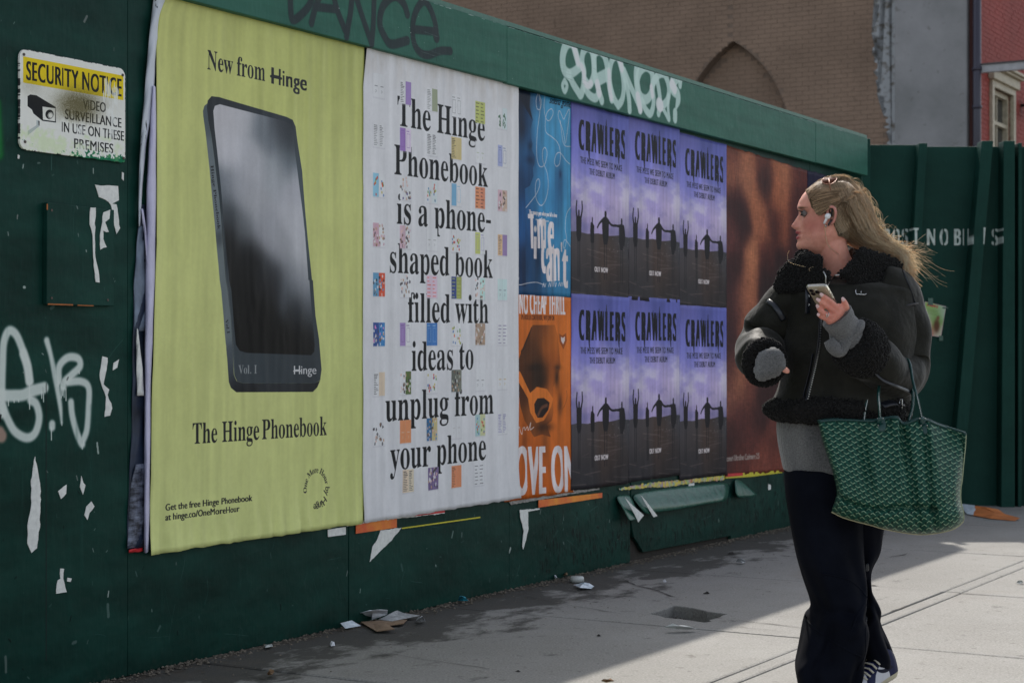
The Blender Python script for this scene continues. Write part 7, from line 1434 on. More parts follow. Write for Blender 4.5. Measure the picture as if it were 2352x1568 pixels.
m = MB(); rows_loft(m, [(1074,1880,2052,.04,.13),(1140,1900,2042,.05,.125),(1213,1915,2023,.06,.12),(1262,1925,2012,.08,.11),(1304,1935,1991,.10,.105),(1350,1940,1993,.12,.10),(1392,1945,2010,.14,.11),(1420,1945,2016,.15,.115),(1460,1942,2032,.16,.12),(1500,1940,2046,.17,.12),(1522,1945,2043,.17,.115)], 96, 7, ff(8, .02, -1), (True, False))
t2 = child(m, 'trouser_leg', DENIM.m)
for t_ in (t1, t2):
    q = t_.modifiers.new('t', 'SOLIDIFY'); q.thickness = .003; q = t_.modifiers.new('s', 'SUBSURF'); q.levels = q.render_levels = 1
tb = bvh(t1, t2)
for pts in ([(810,930),(812,1050),(820,1110),(805,1250),(800,1400),(760,1500)], [(800,1130),(760,1200),(725,1290),(720,1330)], [(470,1190),(520,1260),(620,1330),(720,1390),(790,1425)], [(560,960),(600,965),(700,990),(780,1050),(815,1100)]):
    L_ = onto_line(tb, cL, pts, .001, 6); m = MB(); m.tube(L_, [.0015]+[.0045]*(len(L_)-2)+[.0015], 8); child(m, 'seam_fold', DENIM.m)
for x, y in ((436,828),(812,925)): p = PW(*cL(x, y), -.02); m = MB(); m.box(p.x-.006, p.x+.006, p.y-.01, p.y+.01, p.z-.012, p.z+.012); bevel(child(m, 'toggle', TRIM, False), .003, 2)

# ---- hair
HAIR = NT('blonde_hair'); ha = HAIR.n('ShaderNodeAttribute'); ha.attribute_name = 'tone'
HAIR.base(ha.outputs['Color']); HAIR.set(.42, 0, .3)
tr = HAIR.n('ShaderNodeBsdfTranslucent'); HAIR.l(ha.outputs['Color'], tr.inputs[0]); mx = HAIR.n('ShaderNodeMixShader'); mx.inputs[0].default_value = .5; HAIR.l(HAIR.b.outputs[0], mx.inputs[1]); HAIR.l(tr.outputs[0], mx.inputs[2]); HAIR.l(mx.outputs[0], HAIR.out.inputs[0])
rh = np.random.default_rng(77)
def skull_depth(x, y, lift=.006):
    v = (590-y)/3856; u = ((500-x)/3856+.018)/.966; fb = np.interp(v, FPv, BAu)+lift; bk = np.interp(v, BKv, BKu)-lift; c = (fb+bk)/2; a = (fb-bk)/2; q = 1-((u-c)/a)**2
    return -(np.interp(v, HWv, HWw)+lift)*math.sqrt(max(.0, q))
HL = catmull([(268,262),(285,290),(300,325),(318,365),(332,420),(345,470),(372,520),(415,540),(450,512),(470,482),(500,470),(535,478),(552,520),(556,570),(560,620)], 6)
TOP = catmull([(268,250),(330,185),(420,128),(520,98),(620,90),(700,95),(770,120),(830,170),(880,240)], 6)
ST = [((905,260),(572,500),.082),((960,350),(596,615),.080),((1015,470),(645,735),.074),((1062,600),(735,850),.064),((1110,710),(865,925),.050),((1190,800),(1010,958),.036),((1290,880),(1140,1000),.029),((1370,950),(1260,1045),.022),((1420,1030),(1330,1120),.016),((1412,1130),(1352,1190),.012)]
DYM = [.0,.0,.008,.018,.028,.03,.03,.03,.03,.03]
def hp3(x, y, d): return PW(*hH(x, y), d)
def outside(p, lift=.0075):
    r = p-Hc; u, v, w = r.dot(Uv), r.z, r.dot(Wv)
    if v > .1175+lift or v < -.06: return p
    vc = min(v, .116); fb = np.interp(vc, FPv, BAu)+lift; bk = np.interp(vc, BKv, BKu)-lift; hw = np.interp(vc, HWv, HWw)+lift; c = (fb+bk)/2; a = (fb-bk)/2
    q = math.hypot((u-c)/a, w/hw)
    if q < 1 and (v > -.02 or u < .01):
        e = abs((u-c)/a)
        if w > -.02 and e < .97: p = Hc+Uv*u+Wv*(hw*math.sqrt(1-e*e))+Vv*v
        elif q > .2: p = Hc+Uv*(c+(u-c)/q)+Wv*(w/q)+Vv*v
    return p
# a soft core under the strands
m = MB(); v0 = []
core_rows = []
for (a, b, r), dy in zip(ST[:8], DYM): core_rows.append((hp3((a[0]+b[0])/2, (a[1]+b[1])/2, dy), math.dist(a, b)/2/3856*.90, r*.85))
def core(mbx, rows, n=28):
    rings = []
    for i, (c, ra, rb) in enumerate(rows):
        d = (rows[min(i+1, len(rows)-1)][0]-rows[max(i-1, 0)][0]).normalized(); s_ = d.cross(Vector((0, 1, 0))).normalized(); b = len(mbx.v)
        for k in range(n): an = 6.2832*k/n; mbx.v.append(c+s_*math.cos(an)*ra+Vector((0, -1, 0))*math.sin(an)*rb)
        rings.append(b)
    for a, b in zip(rings, rings[1:]):
        for k in range(n): mbx.f.append([a+k, a+(k+1) % n, b+(k+1) % n, b+k])
core(m, core_rows)
# cap over the skull behind the hairline
vs = np.linspace(-.055, .122, 40); cap_v = []; n = 64
for j, v in enumerate(vs):
    y = 590-v*3856; hx = np.interp(y, [p[1] for p in HL if True][::1], [p[0] for p in HL]) if False else None
    row = []
    yy_ = [(235, 262), (262, 268), (325, 300), (420, 332), (470, 345), (520, 400), (560, 556), (700, 600), (820, 640)]
    hx = np.interp(y, [q_[0] for q_ in yy_], [q_[1] for q_ in yy_]); uh = ((500-hx)/3856+.018)/.966
    vv = min(v, .1168); lf = (.0022 if v < .075 else .0070)+max(0, v-.1168)
    fb = np.interp(vv, FPv, BAu)+lf; bk = np.interp(vv, BKv, BKu)-lf; hw2 = np.interp(vv, HWv, HWw)+lf*.6; c = (fb+bk)/2; a = (fb-bk)/2
    t0 = math.acos(max(-1, min(1, (min(uh, fb-.0005)-c)/a)))
    for k in range(n+1): t = t0+(2*math.pi-2*t0)*k/n; row.append(len(m.v)); m.v.append(Hd(c+a*math.cos(t), v, hw2*math.sin(t)))
    cap_v.append(row)
for ra, rb in zip(cap_v, cap_v[1:]):
    for k in range(n): m.f.append([ra[k], rb[k], rb[k+1], ra[k+1]])
m.f.append(cap_v[-1])
cap_o = child(m, 'hair_core', plain('dull_hair', (.16, .11, .066), .95, spec=.02, scale=200));  # dull mid hair colour, blends in where strands leave gaps
def tone_attr(o, cols):
    a = o.data.color_attributes.new('tone', 'FLOAT_COLOR', 'POINT'); b = np.ones((len(o.data.vertices), 4), np.float32); b[:, :3] = cols; a.data.foreach_set('color', b.ravel()); o.data.materials.append(HAIR.m)

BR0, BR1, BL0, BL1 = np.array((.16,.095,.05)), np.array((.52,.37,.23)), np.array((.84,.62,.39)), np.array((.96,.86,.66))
SV, SF, SC_ = [], [], []
def strand(pts, r0, r1, c0, c1, k=5):
    P_ = [outside(Vector(q), .0045+.004*(len(SV) % 97)/97) for q in catmull([tuple(p) for p in pts], k)]; K = len(P_); b0 = len(SV)
    for i, p in enumerate(P_):
        t = (P_[min(i+1, K-1)]-P_[max(i-1, 0)]); t.normalize(); a = t.orthogonal().normalized(); b = t.cross(a); r = r0+(r1-r0)*i/(K-1); L = i/(K-1); c = c0*(1-L)+c1*L
        for q in range(3): SV.append(p+a*math.cos(q*2.094)*r+b*math.sin(q*2.094)*r); SC_.append(c)
    for i in range(K-1):
        for q in range(3): SF.append((b0+i*3+q, b0+i*3+(q+1) % 3, b0+(i+1)*3+(q+1) % 3, b0+(i+1)*3+q))
def stp(i, a, b):
    A_, B_2, r = ST[i]; x = A_[0]+(B_2[0]-A_[0])*a; y = A_[1]+(B_2[1]-A_[1])*a; s = math.sqrt(max(0, 1-(2*a-1)**2)); return hp3(x, y, DYM[i]-b*r*s-.003*b)
ncl = 130
clump = [(rh.random(), rh.uniform(-.35, 1), rh.normal(0, 1, 12), rh.random(), rh.random()) for _ in range(ncl)]
for i in range(4600):
    cl_ = clump[i % ncl]; a = min(.995, max(.005, cl_[0]+rh.normal(0, .035))); b = min(1.02, cl_[1]+rh.normal(0, .12)); pts = []
    src_top = rh.random() < .45
    last = len(ST)-1 if rh.random() < .6 else int(rh.integers(5, len(ST)))
    if src_top:
        tp_ = TOP[int(min(len(TOP)-1, (1-a)*len(TOP)*.8+rh.uniform(0, 9)))]; 
        side_ = b
        pts.append(hp3(tp_[0]+rh.normal(0, 4), tp_[1]+10+abs(rh.normal(0, 8)), skull_depth(tp_[0], tp_[1]+14)*max(-.6, side_)*.7))
        mid = ((tp_[0]+ST[0][0][0]*(1-a)+ST[0][1][0]*a)/2, (tp_[1]+ST[0][0][1]*(1-a)+ST[0][1][1]*a)/2-8*(1-a))
        pts.append(hp3(mid[0], mid[1], skull_depth(*mid, .010)*max(-.6, side_)*.95))
    else:
        h_ = HL[int(min(len(HL)-1, max(0, a**.8*len(HL)+rh.normal(0, 3))))]; b = abs(b)
        pts.append(hp3(h_[0]+rh.normal(0, 3), h_[1]+rh.normal(0, 4), skull_depth(*h_, .003)))
        q0 = (ST[0][0][0]*(1-a)+ST[0][1][0]*a, ST[0][0][1]*(1-a)+ST[0][1][1]*a)
        for t in (.35, .7): x = h_[0]+(q0[0]-h_[0])*t; y = h_[1]+(q0[1]-h_[1])*t-34*math.sin(t*3.14)*(1-a*.7); pts.append(hp3(x, y, skull_depth(x, y, .009+.003*rh.random())))
    for s in range(0, last+1):
        w = (s/len(ST))**1.4; aa = min(1.06, max(-.05, a+w*.10*cl_[2][s]+rh.normal(0, .014*(1+2*w)))); pts.append(stp(s, min(.999, max(.001, aa)), b)+Vector((rh.normal(0, .0012), rh.normal(0, .002), rh.normal(0, .0012)))*(1+2*w)+(Vector(((aa-.5), 0, 0))*0))
    d = (pts[-1]-pts[-2]).normalized()
    if rh.random() < .35: pts.append(pts[-1]+d*rh.uniform(.01, .05)+Vector((rh.normal(.006, .012), rh.normal(0, .01), rh.normal(0, .012))))
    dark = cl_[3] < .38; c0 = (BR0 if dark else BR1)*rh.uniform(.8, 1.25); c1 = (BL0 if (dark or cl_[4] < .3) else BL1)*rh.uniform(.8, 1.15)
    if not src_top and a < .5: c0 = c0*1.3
    pts = [p+Vector((0, rh.normal(0, .003), 0)) if 2 < k_ < len(pts)-1 else p for k_, p in enumerate(pts)]
    wv_ = .0025+.0075*cl_[3]; ph_ = cl_[4]*6.28+rh.normal(0, .35); npt = len(pts)
    pts = [p+Vector((math.sin(ph_+k_*1.15)*.7, -math.cos(ph_*1.7+k_*1.3)*.8, math.sin(ph_+k_*1.15)))*wv_*max(0, (k_-2)/npt)**.8 if k_ > 2 else p for k_, p in enumerate(pts)]
    strand(pts, rh.uniform(.0004, .0008), rh.uniform(.0003, .0006), c0, c1, 4)
for i in range(1500):                                               # combed back over the crown
    dl = rh.uniform(0, 1)**1.1*150; t0_ = rh.uniform(0, .35) if i % 2 else 0; pts = []; b = rh.uniform(.25, 1); a = min(.6, dl/320+rh.uniform(0, .05)); dk = rh.random()
    for t in (0, .2, .4, .6, .8):
        t_ = t0_+(1-t0_)*t; q_ = TOP[int(min(len(TOP)-1, t_*.86*len(TOP)))]; x = q_[0]+dl*.15*(1-t); y = q_[1]+6+dl*(.72+.5*t); pts.append(hp3(x, y, skull_depth(x, y, .008)*(b if dl > 25 else rh.uniform(-.5, 1))))
    for s in range(0, int(rh.integers(2, 9))): pts.append(stp(s, min(.95, max(.01, a+rh.normal(0, .02))), b)+Vector((rh.normal(0, .002), rh.normal(0, .002), rh.normal(0, .002))))
    c0 = (BR0*1.2 if dk < .3 else BR1)*rh.uniform(.8, 1.25); strand(pts, rh.uniform(.0004, .0008), .0003, c0, (BL0 if dk < .5 else BL1)*rh.uniform(.8, 1.15), 4)
def ends(x, y, n_, sx, sy, lenx, curl, d0=.03, r=.00034):
    for i in range(n_):
        x0 = x+rh.normal(0, sx); y0 = y+rh.normal(0, sy); dx = lenx*rh.uniform(.4, 1.7); ph = rh.uniform(0, 6.28); K = 6; a_ = rh.uniform(-.5, .9); pts = []
        for k in range(K): t = k/(K-1); pts.append(hp3(x0+dx*t, y0+dx*t*a_+curl*math.sin(ph+t*6.5)*(.3+t), d0+rh.normal(0, .008)+.02*t))
        strand(pts, r, r*.4, BL0*rh.uniform(.9, 1.3), BL1*rh.uniform(.9, 1.2), 4)
ends(1340, 960, 46, 50, 40, 210, 30); ends(1180, 860, 34, 60, 50, 150, 30); ends(1400, 1080, 26, 20, 40, 130, 40); ends(1060, 700, 30, 40, 60, 110, 34); ends(1400, 1000, 16, 30, 40, 300, 25)
for i in range(85):                                                 # stray hairs standing off the outline
    t = rh.random(); k = int(t*5); A_ = TOP[int(rh.integers(10, len(TOP)))] if rh.random() < .45 else (ST[k][0][0]-8, ST[k][0][1]-6)
    x, y = A_; L = rh.uniform(50, 150); sg = rh.uniform(-12, 34); strand([hp3(x, y, .02), hp3(x+L*.35+sg*.3, y+L*.1-sg, .02), hp3(x+L*.7+sg, y+L*.6-sg*.6, .02), hp3(x+L*.8+sg*.6, y+L*1.2, .02)], .00045, .00025, BR1*1.4, BL1, 4)
for i in range(30):
    x = rh.uniform(270, 760); y = np.interp(x, [p[0] for p in TOP], [p[1] for p in TOP])+6; strand([hp3(x, y, -.01), hp3(x+15, y-rh.uniform(8, 24), -.01), hp3(x+50, y-rh.uniform(2, 22), 0), hp3(x+rh.uniform(70, 120), y+rh.uniform(-10, 20), .01)], .0004, .0002, BR1, BL1, 4)
for base_, off in (((470,640),0),((462,660),8),((480,650),-6)):     # loose wisps before the ear and over the neck
    x, y = base_; strand([hp3(x, y, -.072), hp3(x+6+off, y+110, -.066), hp3(x+40+off, y+240, -.055), hp3(x+130+off*3, y+325, -.045), hp3(x+160, y+345, -.04)], .0006, .0003, BL0, BL1, 5)
for pts in ([(640,560,-.06),(665,640,-.06),(660,740,-.058),(630,790,-.05)], [(300,1190,-.14),(290,1160,-.14),(340,1140,-.14),(430,1150,-.13)], [(60,950,-.1),(40,1010,-.1),(70,1090,-.12),(250,1140,-.14)]):
    strand([hp3(*p) for p in pts], .0005, .0003, BL0, BL1, 6)
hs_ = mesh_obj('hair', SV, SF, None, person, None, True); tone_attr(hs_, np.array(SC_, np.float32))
# hair slide (dark clip behind the ear)
m = MB(); m.tube([hp3(*p) for p in ((545,595,-.078),(530,625,-.080),(512,650,-.080),(515,665,-.078))], .0028, 8); child(m, 'hair_clip', TRIM)
# ---- what she wears on the head and carries
GLS = NT('brown_lens'); GLS.base((.10, .035, .02)); GLS.set(.6, 0, .08); GLS.b.inputs['Alpha'].default_value = 1
sung = empty('sunglasses', Hd(.02, .12, 0), 'brown tinted sunglasses pushed up on top of the woman\'s hair', 'sunglasses')
AMB = plain('amber_metal', (.30, .12, .055), .35, .2, bump=0)
def gm(mbx, name, mat): return mbx.build(name, mat, sung, True)
def crown(u, w, lift=.006):
    for v in np.linspace(.117, .04, 60):
        fb = np.interp(v, FPv, BAu); bk = np.interp(v, BKv, BKu); hw = np.interp(v, HWv, HWw); c = (fb+bk)/2; a = (fb-bk)/2
        if math.hypot((u-c)/a, w/hw) <= 1: break
    return Hd(u, v+lift+.006, w)
m = MB(); 
for sd in (1, -1):
    lm = MB(); n = 18; b = len(lm.v); cc = crown(.012, .032*sd, .0075); lm.v.append(cc); ringp = []
    for k in range(n): a = 6.2832*k/n; p = crown(.010+.022*math.cos(a), (.033+.023*math.sin(a))*sd, .0050); ringp.append(p); lm.v.append(p)
    for k in range(n): lm.f.append([b, b+1+k, b+1+(k+1) % n])
    lo_ = gm(lm, 'lens', GLS.m); q = lo_.modifiers.new('t', 'SOLIDIFY'); q.thickness = .002
    fm = MB(); fm.tube(ringp+[ringp[0], ringp[1]], .0009, 6, False); gm(fm, 'frame', AMB)
    tm = MB(); a = crown(.012, .060*sd, .004); base_pts = [(518,128,-.052),(528,200,-.066),(540,300,-.074),(550,388,-.0775)]
    if sd == 1: tm.tube([hp3(*p) for p in base_pts], .0016, 8); gm(tm, 'temple', AMB); tm = MB(); tm.tube([hp3(*p) for p in ((550,388,-.0775),(553,450,-.079),(556,505,-.078),(548,560,-.076))], .0030, 8); gm(tm, 'temple_tip', TRIM)
    else: tm.tube([crown(.012, -.058, .006), Hd(.0, .06, -.078), Hd(-.01, .01, -.078)], .0016, 8); gm(tm, 'temple', AMB)
m.tube([crown(.030, .010, .003), crown(.033, 0, .004), crown(.030, -.010, .003)], .0010, 6); gm(m, 'bridge', AMB)
WPL = plain('white_plastic', (.75, .75, .74), .2, bump=0)
eb = empty('earbud', ep(470, 580, .012), 'white wireless earbud with a short stem in the woman\'s ear', 'earbud')
m = MB(); limb(m, [(ep(478,572,.008), .0055), (ep(464,576,.014), .0085), (ep(452,588,.015), .0085), (ep(446,596,.013), .005)], 14); m.build('bud', WPL, eb, True)
m = MB(); m.tube([ep(456,590,.016), ep(440,620,.017), ep(424,650,.016), ep(418,664,.015)], [.0042,.0038,.0036,.003], 10); m.build('stem', WPL, eb, True)
m = MB(); m.tube([ep(438,672,.006), ep(432,682,.008), ep(438,694,.008), ep(445,685,.006)], .0022, 8); child(m, 'earring', SIL)
# ---- phone
TLc, TRc, BRc = ch(384, 268, -.398), ch(752, 248, -.424), ch(1085, 690, -.314)
ex_ = (TRc-TLc).normalized(); ey_ = (TRc-BRc); ey_ = (ey_-ex_*ey_.dot(ex_)).normalized(); ez_ = ex_.cross(ey_)
if ez_.y > 0: ez_ = -ez_
PWd, PL, PT = (TRc-TLc).length, (TRc-BRc).length*1.04, .0085
ph = empty('phone', TLc-ey_*PL*.5+ex_*PWd*.5, 'champagne mobile phone with three camera lenses held in the woman\'s hand', 'phone')
def pp3(x, y, z): return TLc+ex_*x-ey_*y+ez_*z
def rrect(x0, x1, y0, y1, r, z, k=6):
    o = []
    for cx_, cy_, a0 in ((x1-r, y0+r, -90), (x1-r, y1-r, 0), (x0+r, y1-r, 90), (x0+r, y0+r, 180)):
        for i in range(k+1): a = R(a0+90*i/k); o.append(pp3(cx_+r*math.cos(a), cy_+r*math.sin(a), z))
    return o
def rslab(x0, x1, y0, y1, r, z0, z1, k=6, e=.0012):
    m = MB(); a = rrect(x0+e, x1-e, y0+e, y1-e, r, z0, k); b = rrect(x0, x1, y0, y1, r, z0+e*math.copysign(1, z1-z0), k); c = rrect(x0, x1, y0, y1, r, z1-e*math.copysign(1, z1-z0), k); d = rrect(x0+e, x1-e, y0+e, y1-e, r, z1, k); n = len(a)
    for s in (a, b, c, d): m.v += s
    for l in range(3):
        for i in range(n): m.f.append([l*n+i, l*n+(i+1) % n, (l+1)*n+(i+1) % n, (l+1)*n+i])
    m.f.append(list(range(n))); m.f.append(list(range(3*n, 4*n))); return m
GOLD = plain('champagne_glass', (.42, .37, .27), .12, .0, bump=0, spec=.7); STL = plain('polished_steel', (.62, .58, .5), .15, 1.0, bump=0); BLK = plain('lens_black', (.006, .006, .008), .08, bump=0)
m = rslab(0, PWd, 0, PL, .010, -.0085, 0); bo = m.build('body', STL, ph, True); q = bo.modifiers.new('b', 'EDGE_SPLIT')
m = rslab(.0022, PWd-.0022, .0022, PL-.0022, .009, .0, .0012); m.build('back_glass', GOLD, ph)
m = rslab(.0045, .0345, .0045, .0345*PL/.12, .008, .0010, .0028); cp = m.build('camera_plate', GOLD, ph)
sy = PL/.12
for x, y in ((.0125,.0125),(.0125,.0270),(.0270,.0198)):
    m = rslab(x-.0063, x+.0063, (y-.0063)*sy, (y+.0063)*sy, .0062, .0028, .0046, 8, .0005); le = m.build('lens', BLK, cp, True)
m = rslab(.0245, .0285, .0075*sy, .0115*sy, .002, .0028, .0034, 6, .0002); m.build('flash', WPL, cp)
for y in (.03, .045, .055): m = MB(); a = pp3(PWd+.0003, y, -.003); b = pp3(PWd+.0003, y+.008, -.003); m.tube([a, b], .0011, 6); m.build('button', STL, ph, True)
m = rslab(.001, PWd-.001, .001, PL-.001, .009, -.0085, -.0098); m.build('screen', BLK, ph)
# ---- shoe
def chsh(x, y): return (1874.3+x/8.2424, 1378.1+y/8.2424)
def shoe(heel, toe_dir, up, name_label, L_=.265):
    ro = empty('shoe', heel, None, None); ro.parent = person; ro.matrix_parent_inverse = Matrix.Identity(4)
    X = toe_dir.normalized(); Z = (up-X*up.dot(X)).normalized(); Y = Z.cross(X)
    SCV = Canvas(0, 0, .27, .13, 1500, (.62, .63, .64)); nvy = np.array([srgb(v) for v in (.010, .014, .055)]); crm = np.array([srgb(v) for v in (.48, .45, .33)]); wh = np.array([srgb(v) for v in (.55, .56, .60)])
    SCV.im[:] = wh; SCV.rect(0, 0, .27, .007, (.08, .08, .1)); SCV.rect(0, .007, .27, .028, crm)
    SCV.fill([[(0,.028),(.055,.028),(.062,.05),(.05,.075),(.045,.13),(0,.13)]], nvy); SCV.fill([[(.045,.075),(.095,.085),(.10,.13),(.045,.13)]], nvy)
    SCV.fill([[(.092,.13),(.10,.075),(.135,.055),(.165,.028),(.19,.028),(.185,.05),(.15,.075),(.135,.13)]], nvy); SCV.fill([[(.235,.028),(.27,.028),(.27,.05),(.245,.055)]], nvy)
    sw = catmull([(.03,.050),(.075,.047),(.115,.058),(.133,.082),(.118,.068),(.085,.060),(.05,.066)], 6, False); SCV.fill([[tuple(p) for p in sw]], nvy*.6)
    if True: SCV.stroke([(.13,.062),(.16,.06),(.19,.045)], .0015, nvy*.5)
    mat = printed('shoe_print', SCV, .45)
    ws = [(0,.026),(.02,.031),(.06,.033),(.12,.037),(.18,.046),(.225,.040),(.25,.028),(.265,.012)]; hs = [(0,.085),(.02,.105),(.05,.11),(.08,.105),(.12,.085),(.16,.066),(.20,.054),(.235,.046),(.255,.038),(.265,.03)]
    V, U, Fc = [], [], []; n = 32; xs = np.concatenate([np.linspace(0, .02, 5), np.linspace(.03, .24, 22), np.linspace(.247, .265, 6)])
    for x in xs:
        w = np.interp(x, *zip(*ws)); h = np.interp(x, *zip(*hs)); ben = .0*x
        for k in range(n):
            a = 2*math.pi*k/n-math.pi/2; ca_, sa_ = math.cos(a), math.sin(a)
            z = (sa_+1)/2*h; ww = w*(abs(ca_)**.55)*(1.0 if z < .028 else max(.45, 1-(z-.028)/h*.75)); y = math.copysign(ww, ca_)
            V.append(heel+X*x+Y*y+Z*z); U.append((x/.27, z/.13))
    for i in range(len(xs)-1):
        for k in range(n): Fc.append((i*n+k, i*n+(k+1) % n, (i+1)*n+(k+1) % n, (i+1)*n+k))
    Fc.append(tuple(range(n))); Fc.append(tuple((len(xs)-1)*n+k for k in range(n))[::-1])
    up_ = mesh_obj('upper', V, Fc, mat, ro, U, True)
    LC = plain('cream_lace', (.5, .47, .38), .7, bump=.0005, scale=400)
    for i in range(6):
        x = .095+.018*i; h = np.interp(x, *zip(*hs)); m = MB(); m.tube([heel+X*(x-.004)+Y*.026+Z*(h*.90), heel+X*x+Y*.012+Z*(h+.004), heel+X*x-Y*.012+Z*(h+.004), heel+X*(x-.004)-Y*.026+Z*(h*.90)], .0036, 8, True, .5); m.build('lace', LC, ro, True)
    return ro
h1 = PW(2046, 1556, .14); tg = Vector((PW(1930,1600,-.07).x, DW-.07, .004)); s1 = shoe(h1, tg-h1, Vector((0, -.15, 1)), '')
h2 = Vector((PW(1912,1500,-.02).x, DW-.02, .0)); s2 = shoe(h2, Vector((-.25, -1, 0)), Vector((0, 0, 1)), '')

# ---- tote bag
TW, TH_ = .0325, .0205
TC = Canvas(0, 0, TW, TH_, 6000, albs(16, 50, 44)); rt2 = np.random.default_rng(4)
DG, MG, CRM = albs(9, 31, 27), albs(24, 68, 62), albs(104, 126, 110)
for ox, oy in ((0,0),(TW/2,TH_/2),(TW,0),(0,TH_),(TW,TH_),(-TW/2,TH_/2),(TW/2,-TH_/2),(TW*1.5,TH_/2)):
    TC.fill([[(ox,oy),(ox+TW*.25,oy-TH_*.25),(ox+TW*.25,oy-TH_*.55),(ox,oy-TH_*.3)]], DG, .8)
    TC.fill([[(ox-TW*.25,oy-TH_*.25),(ox,oy),(ox,oy-TH_*.3),(ox-TW*.25,oy-TH_*.5)]], MG, .5)
    cp_ = [(ox-TW*.30,oy+TH_*.20),(ox-TW*.20,oy+TH_*.24),(ox-TW*.03,oy+TH_*.02),(ox+TW*.27,oy+TH_*.27),(ox+TW*.33,oy+TH_*.19),(ox-TW*.01,oy-TH_*.12)]
    TC.fill([cp_], CRM, .92)
n_ = fbm(TC.h, TC.w, 12, 12, 9, 2); TC.mul(.92+.16*n_)
im_ = TC.image('bag_print')
BAGM = NT('printed_canvas'); uvn = BAGM.n('ShaderNodeTexCoord'); it = BAGM.n('ShaderNodeTexImage'); it.image = im_; it.extension = 'REPEAT'; it.interpolation = 'Cubic'; BAGM.l(uvn.outputs['UV'], it.inputs[0])
wr = BAGM.ramp(BAGM.noise(35), .3, .75, (.86,)*3, (1.05,)*3); BAGM.base(BAGM.mix(1.0, it.outputs[0], wr, 'MULTIPLY')); BAGM.set(.38, 0, .14); BAGM.bump(BAGM.math('ADD', BAGM.noise(900), BAGM.math('MULTIPLY', BAGM.noise(12, detail=3), 6)), .0012, .7)
BLE = plain('green_bag_leather', alb(12, 44, 44), .35, scale=200, bump=.0006); LIN = plain('bag_lining', (.16, .13, .07), .9)
def bb(x, y): return cBg(x, y)
Lft = [(155,528),(178,640),(205,730),(240,840),(275,940),(300,1040),(312,1120),(300,1190),(278,1250),(270,1290)]
Rgt = [(1412,632),(1408,720),(1398,820),(1388,920),(1380,1010),(1368,1090),(1366,1180),(1378,1240),(1392,1300),(1392,1372)]
Tp = [(155,528),(260,516),(400,512),(540,520),(640,520),(740,500),(830,494),(858,535),(905,545),(990,512),(1080,515),(1180,556),(1300,596),(1412,632)]
Bt = [(270,1290),(360,1335),(480,1372),(600,1402),(700,1432),(850,1462),(1000,1482),(1120,1478),(1260,1452),(1340,1418),(1392,1372)]
def res(pts, n, k=8):
    q = np.array(catmull(pts, k)); d = np.concatenate([[0], np.cumsum(np.linalg.norm(np.diff(q, axis=0), axis=1))]); t = np.linspace(0, d[-1], n); return np.stack([np.interp(t, d, q[:, 0]), np.interp(t, d, q[:, 1])], 1)
NI, NJ = 90, 76
tp, bt, lf, rg = res(Tp, NI), res(Bt, NI), res(Lft, NJ), res(Rgt, NJ)
def bag_sheet(front=True):
    V, U, Fc = [], [], []
    for j in range(NJ):
        for i in range(NI):
            s, t = i/(NI-1), j/(NJ-1)
            c = (1-t)*tp[i]+t*bt[i]+(1-s)*lf[j]+s*rg[j]-((1-s)*(1-t)*tp[0]+s*(1-t)*tp[-1]+(1-s)*t*bt[0]+s*t*bt[-1])
            edge = min(1, s/.06, (1-s)/.06); bulge = .012+.060*min(1, t*1.6)**.8; rnd = math.sqrt(max(0, 1-(1-min(1, edge))**2))
            low = math.sqrt(max(0, 1-max(0, (t-.82)/.18)**2)); d = bulge*rnd*low
            sn = math.sin
            cr = .028*math.exp(-((s-(.56+.10*t))/.030)**2)*(1-.45*t)*min(1, t*10+.4)
            cr += .024*math.exp(-((s-(.30-.03*sn(t*4)))/.035)**2)*math.exp(-((t-.35)/.4)**2) + .020*math.exp(-((s-(.44+.02*sn(t*5)))/.045)**2)*(1-t)
            cr += .018*math.exp(-((s-(.71+.07*t))/.022)**2)
            cr += .020*math.exp(-((t-.80-.10*(s-.3)**2-.05*sn(s*7))/.025)**2)*(s < .8) + .004*sn(s*34+t*9)*t*(1-t)*2+.004*sn(t*21+s*12)*.5*t
            g = max(0, (s-(.745+.165*t))/.16); rec = .055*min(1, g)**.9*(1-t*.4)                       # the side panel turns away
            if front: y = -.195-d+cr+rec-.02*t
            else: y = -.175+d*.9+.03*t-.0*cr
            V.append(PW(*bb(*c), y+.0)); L2 = .50*(.92+.08*t)
            u_ = (s-.5)*.46; v_ = (1-t)*.34
            if front and t > .80+.10*(s-.3)**2+.05*sn(s*7) and s < .80: v_ = -v_+.11; u_ += .01
            U.append((u_/TW, v_/TH_))
    for j in range(NJ-1):
        for i in range(NI-1): a = j*NI+i; Fc.append((a, a+NI, a+NI+1, a+1) if front else (a, a+1, a+NI+1, a+NI))
    return V, U, Fc
bag = empty('tote_bag', PW(2050, 1200, -.2), 'large green chevron-printed tote bag hanging from the woman\'s forearm', 'tote bag')
V, U, Fc = bag_sheet(True); fo_ = mesh_obj('front_panel', V, Fc, BAGM.m, bag, U, True); q = fo_.modifiers.new('t', 'SOLIDIFY'); q.thickness = .0018
VB, UB, FB = bag_sheet(False); bo_ = mesh_obj('back_panel', VB, FB, BAGM.m, bag, UB, True); q = bo_.modifiers.new('t', 'SOLIDIFY'); q.thickness = .0018
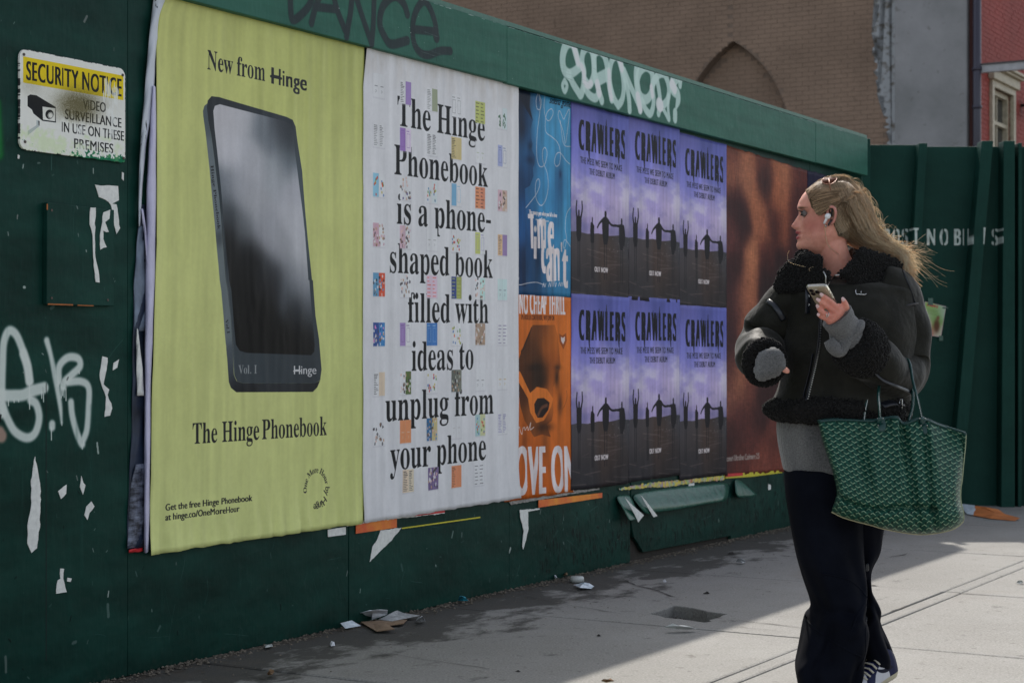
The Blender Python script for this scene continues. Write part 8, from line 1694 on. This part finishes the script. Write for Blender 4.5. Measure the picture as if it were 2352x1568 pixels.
def side_strip(idx, name, mat, uvk):
    v, u, f = [], [], []; K = 6
    for a_i, n in enumerate(idx):
        a, b = V[n], VB[n]
        for k in range(K+1): t = k/K; v.append(a.lerp(b, t)); u.append((a_i*uvk, t*.1/TH_))
    for i in range(len(idx)-1):
        for k in range(K): f.append((i*(K+1)+k, (i+1)*(K+1)+k, (i+1)*(K+1)+k+1, i*(K+1)+k+1))
    return mesh_obj(name, v, f, mat, bag, u, True)
side_strip([j*NI for j in range(NJ)], 'side_gusset', BAGM.m, .15); side_strip([j*NI+NI-1 for j in range(NJ)], 'side_gusset', BAGM.m, .15); side_strip([(NJ-1)*NI+i for i in range(NI)], 'base', BAGM.m, .17)
m = MB(); m.tube([V[i]+Vector((0, -.001, .001)) for i in range(0, NI, 2)]+[V[NI-1]], .0034, 8, True); m.build('rim_piping', BLE, bag, True)
m = MB(); m.tube([VB[i]+Vector((0, 0, .004)) for i in range(0, NI, 2)]+[VB[NI-1]], .0034, 8, True); m.build('rim_piping', BLE, bag, True)
m = MB(); m.tube([V[j*NI+NI-1] for j in range(0, NJ, 2)], .0026, 8); m.build('edge_piping', plain('tan_edge', alb(110, 120, 100), .6), bag, True)
m = MB(); m.tube([V[(NJ-1)*NI+i] for i in range(0, NI, 2)]+[V[NJ*NI-1]], .0022, 8); m.build('edge_piping', plain('tan_base_edge', alb(128, 128, 108), .6), bag, True)
bgt = bvh(fo_)
def bagpt(x, y, off=.003): return onto(bgt, *bb(x, y), off)
STUD = plain('brass_stud', (.5, .5, .46), .25, 1.0, bump=0)
def handle(pa, pb, mid, tab=True):
    pts = [pa]+mid+[pb]; m = MB(); m.tube(catmull([tuple(p) for p in pts], 8), .0052, 10, True, .75); h = m.build('handle', BLE, bag, True)
    st_ = MB(); L_ = [Vector(p) for p in catmull([tuple(p) for p in pts], 30)]
    for i in range(0, len(L_)-1, 2):
        p = L_[i]+Vector((0, -.0048, 0)); st_.box(p.x-.0007, p.x+.0007, p.y-.0004, p.y+.0004, p.z-.0012, p.z+.0012)
    tag(st_.build('stitching', WPL, h), kind='stuff')
    return h
fa = bagpt(683, 530, .004); fb = bagpt(1045, 530, .004)
handle(fa, fb, [PW(*bb(676,400), -.235), PW(*bb(668,290), -.215), PW(*bb(690,180), -.16), PW(*bb(790,60), -.12), PW(*bb(900,-5), -.10), PW(*bb(938,40), -.125), PW(*bb(960,170), -.165), PW(*bb(1000,330), -.205)])
ba = PW(*bb(545,505), -.165); b2 = PW(*bb(925,520), -.165)
handle(ba, b2, [PW(*bb(560,400), -.16), PW(*bb(590,290), -.14), PW(*bb(640,190), -.10), PW(*bb(780,70), -.06), PW(*bb(890,60), -.06), PW(*bb(950,200), -.10), PW(*bb(960,380), -.14)])
for pts, w in (([(683,485),(690,545),(702,610)], .014), ([(1042,485),(1055,550),(1074,632)], .011)):
    L_ = [bagpt(*p, .004) if p[1] > 520 else PW(*bb(*p), -.222) for p in catmull(pts, 4)]; m = MB(); m.tube(L_, [w*.8, w, w, w*1.05, w*1.05, w, w*.9, w*.75, w*.35][:len(L_)], 12, True, .25); tb_ = m.build('handle_tab', BLE, bag, True)
    for x, y in ((pts[0][0]-22, 495), (pts[0][0]+24, 495), (pts[1][0]-24, 556), (pts[1][0]+28, 556)): p = bagpt(x, max(y, 535), .006) if y > 530 else PW(*bb(x, y), -.228); m = MB(); ballv = []; m.tube([p, p+Vector((0, -.002, 0))], .0022, 8); m.build('stud', STUD, tb_, True)

sans.close()
